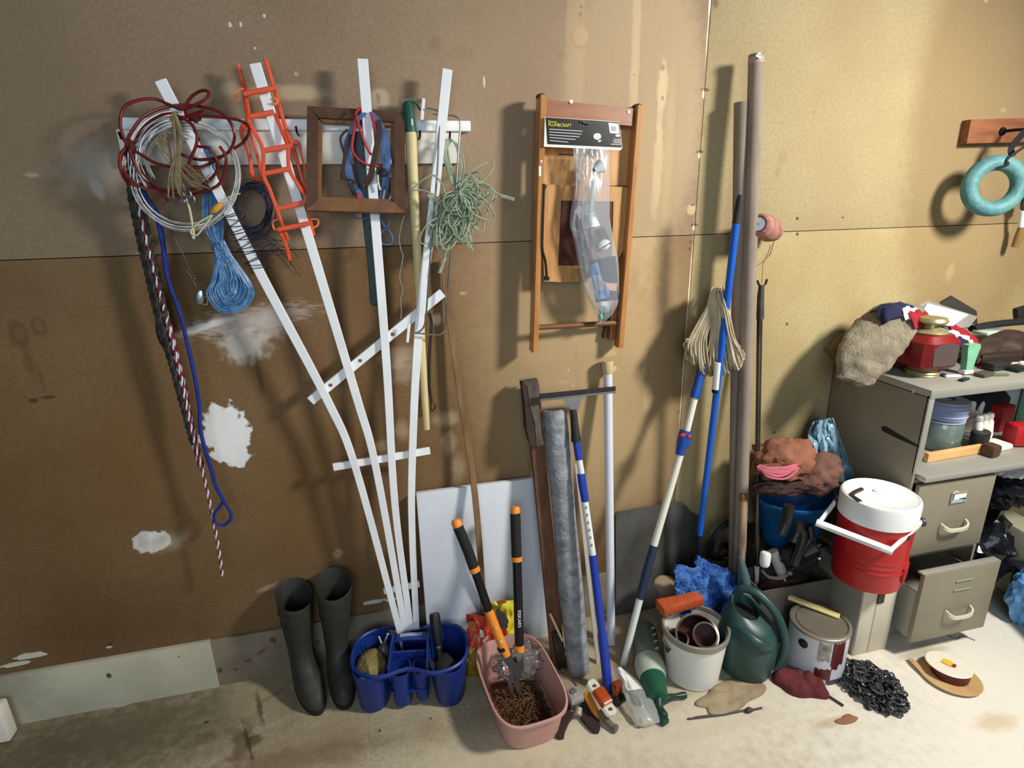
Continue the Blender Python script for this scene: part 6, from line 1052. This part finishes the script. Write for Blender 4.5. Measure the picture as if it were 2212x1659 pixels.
b = MB(); b.box(U(525, 530, .075), (.050, .052, .028), rotz(.12), .006); b.build('cap', mk('zinc_plate', (178, 180, 182), .35, .45), cg); b = MB(); b.lathe([(.001, .0), (.012, 0), (.011, .006), (.005, .007), (.004, .002), (.001, .002)], U(500, 470, .089), (0, -.1, 1), 16); b.build('nut', STEEL, cg)
b = MB(); b.tube([U(600, 760, .026), U(575, 900, .016)], [.013, .015], 14); b.build('bolt', mk('dull_zinc', (160, 156, 146), .5, .3), cg)
b = MB(); b.tube([U(300, 50, .07), U(560, 360, .072)], .0035, 8); b.tube([U(300, 50, .07), U(270, 30, .004)], .0035, 8); b.build('pin', DULLST, cg)
# amber marker lights on the squeegee foot
am = thing('amber_marker_light', 'amber marker light with white end mounts lying tilted beside the squeegee foot', 'light', U(1030, 620, 0))
AMB = mk('amber_plastic', (176, 72, 22), .2, coat=.6, c2=(150, 52, 16), scale=14)
a0, a1 = U(800, 270, .085), U(1230, 900, .045); ax = V3(a1 - a0); L_ = ax.length; ax = ax.normalized(); nv = Vector((.15, -.45, .88)); nv = (nv - ax * nv.dot(ax)).normalized()
b = MB(); b.sweep([V3(a0) + ax * t * L_ for t in (0, .03, .08, .92, .97, 1)], rrect(.046, .018, .006), nv, scale=[(.55, 1), (.85, 1), (1, 1), (1, 1), (.85, 1), (.55, 1)]); mtb = b.build('mount', mk('dirty_white', (214, 208, 192), .5), am)
b = MB(); b.sweep([V3(a0) + ax * t * L_ + nv * .013 for t in (.30, .33, .72, .75)], rrect(.046, .024, .006), nv, scale=[(.9, .8), (1, 1), (1, 1), (.9, .8)]); b.build('lens', AMB, am)
b = MB()
for t in (.18, .86): b.box(V3(a0) + ax * t * L_ + nv * .0095, (.014, .010, .003), None, .0008); b.lathe([(.001, 0), (.004, 0), (.004, .003), (.001, .003)], V3(a0) + ax * t * L_ + nv * .011, nv, 10)
b.build('screw', mk('dark_socket', (90, 84, 76), .5), mtb)
b = MB(); sdv = nv.cross(ax); b.sweep([V3(a0) + ax * t * L_ - sdv * .030 - nv * (.012 + .03 * t) for t in (.15, .2, .6, .8)], rrect(.026, .020, .006), nv, scale=[.6, 1, 1, .5]); b.build('second_lens', mk('amber_yellow', (200, 128, 36), .25, coat=.5), am)
b = MB(); b.tube([U(960, 830, .03), U(1240, 1130, .012)], .011, 12); b.lathe([(.001, 0), (.0135, 0), (.0135, .010), (.001, .011)], U(1250, 1120, .013), (.5, -.7, 0), 14); b.build('lead', mk('dull_lead', (110, 100, 90), .5), am)
rl2 = thing('red_reflector', 'dark red reflector lamp standing right of the squeegee foot', 'light', U(1290, 420, 0)); b = MB(); b.box(U(1300, 430, .035), (.036, .024, .07), rotz(.3), .006); b.build('lens', mk('dark_amber', (128, 50, 22), .25, coat=.5), rl2); b = MB(); b.box(U(1340, 600, .012), (.05, .03, .022), rotz(.4), .004); b.build('mount', BLACKP, rl2)
# clear bag with paper
def bagp(u, v):
    l, r_ = (1328 + 62 * v + 4 * math.sin(v * 8), 1342 + 86 * v) if v < .5 else (1358 + 20 * (v - .5) * 2, 1385 + 40 * (v - .5) * 2); x = 1326 + 55 * v * .9 + u * (14 + 42 * min(1, v * 2.2)); y = 1446 + 122 * v - 8 * u; z = .055 * (1 - v) ** .6 + .018 * math.sin(PI * u) + .010 * abs(nz((u * 5, v * 6, 3), 1, 5)) + .004; return FL(x, y, z)
zbx = thing('clear_plastic_bag', 'clear flat plastic bag with a white paper slip lying before the green jug', 'bag', FL(1385, 1530)); cloth('film', bagp, 16, 26, .0, film('bag_film', (206, 216, 212), .42, .14), None, par=zbx)
def slip(u, v): p = bagp(.18 + .6 * u, .03 + .38 * v); return p + np.array([0, 0, .004])
cloth('paper_slip', slip, 8, 10, .0008, CARDW, None, par=zbx)
# green and clear feeder jug lying on its side
def J(x, y, z): return FL(1330 + x / 3.19, 1080 + y / 3.19, z)
jg = thing('feeder_jug', 'clear jug with a dark green screw cap lying on its side before the white bucket', 'jug', J(260, 1230, 0))
JC = mk('milky_plastic', (190, 198, 180), .35, c2=(172, 182, 162), scale=7, alpha=1.0); JG = mk('jug_green', (26, 84, 62), .35); JD = mk('jug_smoky', (104, 118, 108), .3, c2=(88, 102, 92), scale=6)
c0, c1, c2_, c3 = J(190, 890, .05), J(235, 1150, .05), J(255, 1230, .05), J(290, 1370, .045); axj = c1 - c0; Lj = np.linalg.norm(axj)
b = MB(); b.lathe([(.001, 0), (.044, .001), (.050, .012), (.050, Lj - .01), (.046, Lj)], c0, axj, 28); bo = b.build('jug_body', JD, jg)
b = MB()
for k in range(4): t = .2 + .18 * k; b.box(c0 + axj * t + np.array([.022, -.014, .043]), (.028, .006, .004), rotz(.35)); 
b.build('graduation', JC, bo)
b = MB(); L2 = np.linalg.norm(c2_ - c1); b.lathe([(.050, -.03), (.055, -.01), (.055, L2 * .5), (.047, L2), (.03, L2 + .002)], c1, c2_ - c1, 28); b.build('shoulder', JC, jg)
L3 = np.linalg.norm(c3 - c2_); b = MB(); b.lathe([(.044, -.002), (.046, 0), (.044, L3 * .25), (.038, L3 * .8), (.036, L3), (.010, L3 + .001)], c2_, c3 - c2_, 28); b.build('cap', JG, jg)
JG2 = mk('jug_dark_green', (22, 58, 46), .4); b = MB(); b.tube(cr([J(290, 1370, .035), J(300, 1440, .022), J(335, 1500, .016)], 5), [.02, .019, .018, .017, .016, .016, .016, .017, .018, .018, .016], 12); b.box(J(330, 1520, .012), (.030, .026, .022), rotz(.3), .005); b.build('nozzle', JG2, jg); b = MB(); b.tube(cr([J(330, 1375, .030), J(395, 1355, .022), J(480, 1345, .013)], 4), [.010, .012, .013, .012, .010, .009, .010, .012, .012], 12); b.build('lever', JG2, jg)
# white bucket with tins
bk_ = np.array([1.035, -.395, 0]); BH = .215
wbk = thing('white_bucket', 'white plastic bucket full of tin lids, standing left of the watering can', 'bucket', bk_)
b = MB(); b.lathe([(.001, .0), (.092, 0), (.097, .005), (.114, BH - .028)], bk_, n=48); b.lathe([(.110, BH - .02), (.093, .01), (.001, .008)], bk_, n=48); b.build('body', mk('bucket_white', (228, 226, 220), .4), wbk)
b = MB(); b.lathe([(.1135, BH - .028), (.119, BH - .027), (.121, BH - .004), (.118, BH), (.112, BH - .002), (.110, BH - .022)], bk_, n=48); b.build('rim', mk('grimy_rim', (150, 146, 134), .4, .3), wbk)
TIN = mk('tin_metal', (170, 164, 150), .3, .85); PNT = mk('dried_red_paint', (84, 24, 26), .4, c2=(60, 16, 20), scale=14)
def tin(c, r_, h_, ax, lab, fill=PNT):
    t_ = thing('paint_tin', lab, 'tin', c); b = MB(); b.lathe([(.001, 0), (r_, 0), (r_, h_), (r_ + .002, h_ + .003), (r_ - .004, h_ + .005), (r_ - .006, h_ - .004), (r_ - .003, h_ - .006), (r_ - .003, .004), (.001, .003)], c, ax, 36); b.build('can', TIN, t_); b = MB(); b.lathe([(r_ - .0032, h_ - .010), (r_ - .0035, h_ * .35), (.001, h_ * .3)], c, ax, 36); b.build('paint_crust', fill, t_); return t_
tin(bk_ + np.array([.022, .012, .125]), .074, .085, (-.36, -.46, .8), 'open paint tin with red crust tilted in the white bucket'); tin(bk_ + np.array([.040, -.012, .160]), .043, .060, (-.44, -.55, .72), 'smaller open tin resting inside the bigger tilted tin')
tin(bk_ + np.array([-.055, .01, .09]), .045, .075, (-.25, -.1, .95), 'dark empty tin at the left in the white bucket', BLACKR)
heap(bk_ + np.array([0, 0, .09]), (.085, .085, .05), 31, .2, mk('dark_bucket_rags', (40, 24, 24), .9), 'rag', 'dark red rag under the tins in the white bucket', 'rag')
b = MB(); b.tube(cr([bk_ + np.array([-.03, -.085, .155]), bk_ + np.array([-.005, -.09, .172]), bk_ + np.array([.008, -.092, .16])], 5), .007, 10); tag(b.build('steel_scraper', STEEL), 'short steel tool handle poking up at the front of the white bucket', 'tool')
# orange brick lying across the bucket rim
fo = FL(1415, 1330, .235); oa, ob = FL(1432, 1318, .235), FL(1506, 1288, .255)
ov = V3(ob - oa); Lo = ov.length; ov = ov.normalized(); b = MB(); Mo = Matrix.Rotation(math.atan2(ov.y, ov.x), 3, 'Z'); c_ = (V3(oa) + V3(ob)) / 2
bm_ = MB(); bm_.box((0, 0, 0), (Lo + .03, .062, .040), None, .006); vs = []
for v in bm_.v:
    q = Vector(v); k = 1 - .35 * max(0, q.x / (Lo / 2 + .015)) * (1 if q.y > 0 else .6); q.y *= k; n_ = nz(q, 40, 3) * .004; q += Vector((n_, n_, n_)); vs.append(Mo @ q + c_)
b.add(vs, bm_.f); tag(b.build('terracotta_brick', mk('terracotta', (190, 86, 42), .85, c2=(166, 68, 34), scale=18, bump=.4, bscale=80)), 'chipped orange terracotta brick lying across the rim of the white bucket', 'brick')
# cap-like brown disc behind the bucket
b = MB(); q = FL(1450, 1282, .20); b.lathe([(.001, 0), (.052, .002), (.056, .008), (.046, .014), (.001, .016)], (q[0] - .0, q[1] + .03, .205), (.1, -.3, 1), 28); b.lathe([(.001, -.205), (.03, -.205), (.03, 0), (.001, 0)], (q[0], q[1] + .03, .205), n=14); tag(b.build('round_stool', mk('dusty_tan', (150, 134, 106), .7)), 'dusty tan round disc on a short post behind the terracotta brick', 'disc')
# watering can
GC = mk('can_green', (44, 74, 72), .38, c2=(36, 62, 60), scale=5); wcn = np.array([1.235, -.425, 0])
wc = thing('watering_can', 'dark green plastic watering can standing between the white bucket and the paint can', 'watering can', wcn)
dB2 = Vector((.35, -.94, 0)).normalized(); sB = Vector((.94, .35, 0))
def wr(z, a, b_, off=0.0, tilt=0.0): return [V3(wcn) + sB * (a * math.cos(t)) + dB2 * (b_ * math.sin(t) + off) + Vector((0, 0, z + tilt * math.sin(t))) for t in np.linspace(0, 2 * PI, 36, endpoint=False)]
b = MB(); b.loft([wr(0, .072, .080), wr(.012, .086, .094), wr(.06, .098, .106), (wr(.12, .104, .110)), wr(.18, .100, .104, -.004), wr(.225, .086, .086, -.010, -.012), wr(.258, .062, .060, -.018, -.024), wr(.268, .054, .050, -.020, -.028), wr(.262, .048, .044, -.020, -.028), wr(.22, .05, .05, -.016, -.012)], True, False); b.build('body', GC, wc)
b = MB(); b.loft([wr(.238, .060, .060, -.016, -.016), wr(.20, .05, .05, -.01)], True, True); b.build('opening_shade', mk('mouth_shade', (10, 14, 14), .8), wc)  # black plug paints in the shade inside the can's mouth
b = MB(); tp = V3(wcn) + dB2 * -.055 + Vector((0, 0, .285)); b.tube(cr([V3(wcn) + dB2 * -.072 + Vector((0, 0, .255)), tp + Vector((.01, 0, .03)), V3(wcn) + sB * .032 + dB2 * .0 + Vector((0, 0, .318)), V3(wcn) + sB * .054 + dB2 * .068 + Vector((0, 0, .262)), V3(wcn) + sB * .058 + dB2 * .112 + Vector((0, 0, .17)), V3(wcn) + sB * .050 + dB2 * .108 + Vector((0, 0, .08)), V3(wcn) + sB * .045 + dB2 * .09 + Vector((0, 0, .045))], 6), [.016] * 37, 12); b.build('carry_handle', GC, wc)
b = MB(); b.tube(cr([W(1606, 1300, .335), W(1608, 1255, .325), W(1599, 1203, .31)], 5), [.026, .026, .026, .025, .024, .023, .021, .018, .015, .012, .007], 14); b.build('spout', mk('spout_grey_green', (74, 98, 100), .4), wc)
b = MB(); b.tube(cr([V3(wcn) + sB * -.075 + dB2 * .00 + Vector((0, 0, .225)), V3(wcn) + sB * -.06 + dB2 * .075 + Vector((0, 0, .20)), V3(wcn) + sB * -.01 + dB2 * .105 + Vector((0, 0, .165))], 5), [.010, .016, .019, .02, .02, .02, .02, .019, .017, .014, .008], 12); b.build('front_ridge', GC, wc)
# glove / cloths / sticks
def flatc(cx_, cy_, rx_, ry_, seed, z, mt, nm, lab, cat, rot=0.0, amp=.35, fold=.014):
    c = FL(cx_, cy_); kx = rx_ * abs(FL(cx_ + 10, cy_)[0] - FL(cx_ - 10, cy_)[0]) / 20; ky = ry_ * abs(FL(cx_, cy_ + 10)[1] - FL(cx_, cy_ - 10)[1]) / 20
    b = MB(); n = 40; m_ = 12; rings = []
    for j in range(m_ + 1):
        k = j / m_; rr = []
        for i in range(n):
            a = 2 * PI * i / n; r_ = (1 + amp * nz((math.cos(a) * 1.3, math.sin(a) * 1.3, seed), 1, seed)) * math.sin(k * PI / 2) if k < 1 else (1 + amp * nz((math.cos(a) * 1.3, math.sin(a) * 1.3, seed), 1, seed))
            x, y = kx * r_ * math.cos(a), ky * r_ * math.sin(a); x, y = x * math.cos(rot) - y * math.sin(rot), x * math.sin(rot) + y * math.cos(rot)
            hgt = z * (1 - k ** 2.2) + fold * abs(nz((x * 22, y * 22, seed), 1, seed + 3)) * (1 - k ** 4) + .002; rr.append((c[0] + x, c[1] + y, hgt))
        rings.append(rr)
    b.loft(rings, True, False); lo = [(p[0], p[1], .0005) for p in rings[-1]]; b.loft([rings[-1], lo], False, True); return tag(b.build(nm, mt, ang=80), lab, cat)
flatc(1580, 1503, 92, 32, 5, .014, mk('tan_leather', (170, 152, 122), .85, c2=(142, 124, 98), scale=12), 'work_glove', 'limp tan leather glove lying on the floor before the bucket and watering can', 'glove', .1)
flatc(1728, 1480, 62, 34, 9, .035, mk('maroon_cloth', (110, 46, 50), .95, c2=(84, 32, 38), scale=12, bump=.4, bscale=80), 'maroon_rag', 'maroon rag crumpled on the floor at the foot of the paint can', 'rag', -.5, .3, .03)
flatc(1830, 1556, 26, 10, 13, .004, mk('dry_leaf', (140, 100, 72), .8), 'dry_leaf', 'dry brown scrap lying on the floor before the chain', 'leaf')
b = MB(); b.tube([FL(1486, 1553, .004), FL(1560, 1544, .005), FL(1614, 1533, .006)], .0032, 6); b.tube([FL(1500, 1549, .004), FL(1610, 1535, .006)], .002, 6); b.lump(FL(1618, 1534, .009), (.016, .010, .008), 2, .3, sub=2); b.tube([FL(1622, 1534, .006), FL(1646, 1529, .004)], .0035, 6); tag(b.build('thin_rod', mk('purplish_dark_rod', (66, 52, 62), .6)), 'thin dark rod with a knotted end lying on the floor before the glove', 'rod')
b = MB(); b.tube([FL(1785, 1500, .006), FL(1822, 1524, .006)], .004, 6); tag(b.build('dark_stick', mk('dark_stick', (62, 44, 40), .7)), 'short dark stick between the maroon rag and the chain', 'stick')
# paint can with stir stick
pcn = np.array([1.500, -.478, 0]); PH, PR = .200, .101
pcx = thing('paint_can', 'lidded white paint can with dark red drips, behind the maroon rag', 'paint can', pcn)
PCW = patchy('can_label', (206, 208, 216), (188, 190, 202), [], nscale=4, bump=0, rough=.4)
b = MB(); b.lathe([(.001, 0), (PR - .003, 0), (PR, .004), (PR, PH - .012)], pcn, n=56); bd_ = b.build('body', PCW, pcx)
b = MB(); b.lathe([(PR, PH - .014), (PR + .003, PH - .010), (PR + .003, PH - .002), (PR, PH), (PR - .008, PH + .001), (PR - .012, PH - .006), (PR - .018, PH - .006), (PR - .020, PH - .001), (.02, PH - .001), (.001, PH - .001)], pcn, n=56); b.build('lid', mk('dull_tin', (150, 142, 128), .4, .6), pcx)
def patchc(a0, a1, z0, z1, mt, nm, seed, rag=.006, k=.0008):
    def fn(u, v):
        a = a0 + (a1 - a0) * u; e = rag * nz((u * 9, v * 2, seed), 1, seed); z = z0 + (z1 - z0) * v + e * (1 if 0 < v < 1 else 1); return pcn + np.array([(PR + k) * math.cos(a), (PR + k) * math.sin(a), z])
    mb = MB(); mb.grid(fn, 14, 6); return mb.build(nm, mt, bd_)
DRP = mk('maroon_drip', (84, 26, 26), .35); af = math.atan2(-1.95 + .478, -1.5)
patchc(af + .55, af + 1.05, .085, PH - .016, DRP, 'paint_drip', 3, .012); patchc(af + .60, af + .85, .068, .10, DRP, 'paint_drip', 5, .008); patchc(af + .06, af + .62, .022, .070, DRP, 'paint_drip', 7, .010); patchc(af + .08, af + .5, .105, PH - .020, mk('torn_label_grey', (112, 104, 92), .6, c2=(170, 168, 164), scale=30), 'torn_label', 9, .012, .0006); patchc(af + .55, af + 1.1, .0, .022, mk('purple_band', (66, 54, 84), .5), 'purple_band', 11, .002); patchc(af + .5, af + .56, .008, .03, DRP, 'paint_drip', 13, .003)
b = MB(); ea = af - .42; ed = Vector((math.cos(ea), math.sin(ea), 0)); b.lathe([(.001, -.001), (.017, -.001), (.017, .003), (.010, .005), (.001, .004)], V3(pcn) + ed * PR + Vector((0, 0, PH - .052)), ed, 18); b.build('bail_ear', BLACKP, pcx)
b = MB(); b.tube(cr([V3(pcn) + ed * (PR + .004) + Vector((0, 0, PH - .052)), V3(pcn) + ed * (PR + .008) + Vector((.02, -.01, PH - .10)), V3(pcn) + Vector((math.cos(af + .1), math.sin(af + .1), 0)) * (PR + .006) + Vector((0, 0, PH - .125))], 6), .0013, 6); b.build('wire_bail', STEEL, pcx)
s0, s1_ = FL(1703, 1289, PH + .016), FL(1814, 1332, PH + .0055); b = MB(); b.sweep([s0, s1_], rrect(.026, .008, .0015), (0, -.2, 1)); tag(b.build('stir_stick', mk('pale_stick', (232, 218, 150), .6, c2=(216, 198, 128), scale=8, stretch=(1, 5, 5))), 'pale yellow wooden stir stick lying across the paint can lid', 'stick')
# chain pile
chn = thing('chain_pile', 'heap of dark steel chain piled on the floor right of the paint can', 'chain', FL(1880, 1500)); CHM = mk('chain_steel', (104, 106, 108), .35, .55, c2=(58, 58, 60), scale=30); random.seed(91)
lm = MB(); l_, r_ = .017, .0033; path = []
for i in range(16): a = PI * i / 8; path.append(V3(WL[chn.name]) + Vector((l_ * .62 * math.cos(a) + (l_ * .45 if math.cos(a) > 0 else -l_ * .45), l_ * .52 * math.sin(a), 0)))
lm.tube(path, r_, 6, closed=True); cc0 = FL(1882, 1488)
me0 = None
for k in range(280):
    rr = math.sqrt(random.random()); a = random.uniform(0, 2 * PI); x, y = .088 * rr * math.cos(a), .115 * rr * math.sin(a); hmax = .075 * (1 - rr ** 2) + .006; z = random.uniform(.25, 1) * hmax + .006 if k > 60 else .008
    if me0 is None: o = lm.build('link', CHM, chn); me0 = o.data
    else: o = bpy.data.objects.new('link', me0); col.objects.link(o); o.parent = chn
    o.location = V3((cc0[0] + x, cc0[1] + y, max(z, .008))) - Vector(WL[chn.name]); o.rotation_euler = (random.uniform(-.9, .9), random.uniform(-.5, .5), random.uniform(0, PI))
# ribbon reel on its side
rc_ = FL(2050, 1462); rsp = thing('ribbon_reel', 'flat reel with tan flange, white disc and dark red ribbon lying on the bright floor', 'reel', (rc_[0], rc_[1], 0)); RX = (.12, .10, 1)
b = MB(); b.lathe([(.001, .001), (.098, .001), (.100, .003), (.098, .0055), (.001, .0055)], (rc_[0], rc_[1], .004), (0.04, .03, 1), 40); b.build('flange', mk('tan_film_flange', (206, 172, 122), .3, c2=(190, 152, 102), scale=8), rsp)
b = MB(); b.lathe([(.02, .006), (.058, .006), (.060, .02), (.058, .036), (.02, .037)], (rc_[0], rc_[1], .004), (.05, .04, 1), 36); b.build('ribbon', mk('dark_red_ribbon', (92, 16, 22), .35), rsp)
b = MB(); b.lathe([(.001, .037), (.070, .038), (.073, .040), (.070, .0425), (.012, .0425), (.001, .041)], (rc_[0], rc_[1] + .012, .004), (.06, .05, 1), 36); td_ = b.build('top_disc', mk('white_disc', (232, 226, 208), .4), rsp)
b = MB(); b.plate([(rc_[0] + x, rc_[1] + .012 + y, .0475 + .002) for x, y in ((-.02, .014), (.004, .024), (.020, .008), (.012, -.012), (-.006, -.016))], (0, 0, .001)); b.build('yellow_sticker', mk('yellow_sticker', (228, 186, 50), .5), td_); b = MB(); b.plate([(rc_[0] + x, rc_[1] + .012 + y, .0505) for x, y in ((-.004, -.012), (.014, -.006), (.020, -.014), (.004, -.022))], (0, 0, .001)); b.build('red_sticker', mk('red_sticker', (136, 36, 30), .5), td_)
b = MB(); b.sweep(cr([(rc_[0] - .085, rc_[1] + .03, .012), (rc_[0] - .080, rc_[1] + .07, .016), (rc_[0] - .072, rc_[1] + .10, .012)], 5), rect(.02, .001), (0, 0, 1)); b.build('loose_tail', MATS['tan_film_flange'], rsp)
b = MB(); b.tube(cr([FL(2045, 1371, .002), FL(2066, 1381, .002), FL(2080, 1374, .002), FL(2106, 1383, .002)], 5), .0018, 6); tag(b.build('thread', mk('mauve_thread', (130, 104, 120), .8)), 'thin mauve thread lying on the floor below the open drawer', 'thread')
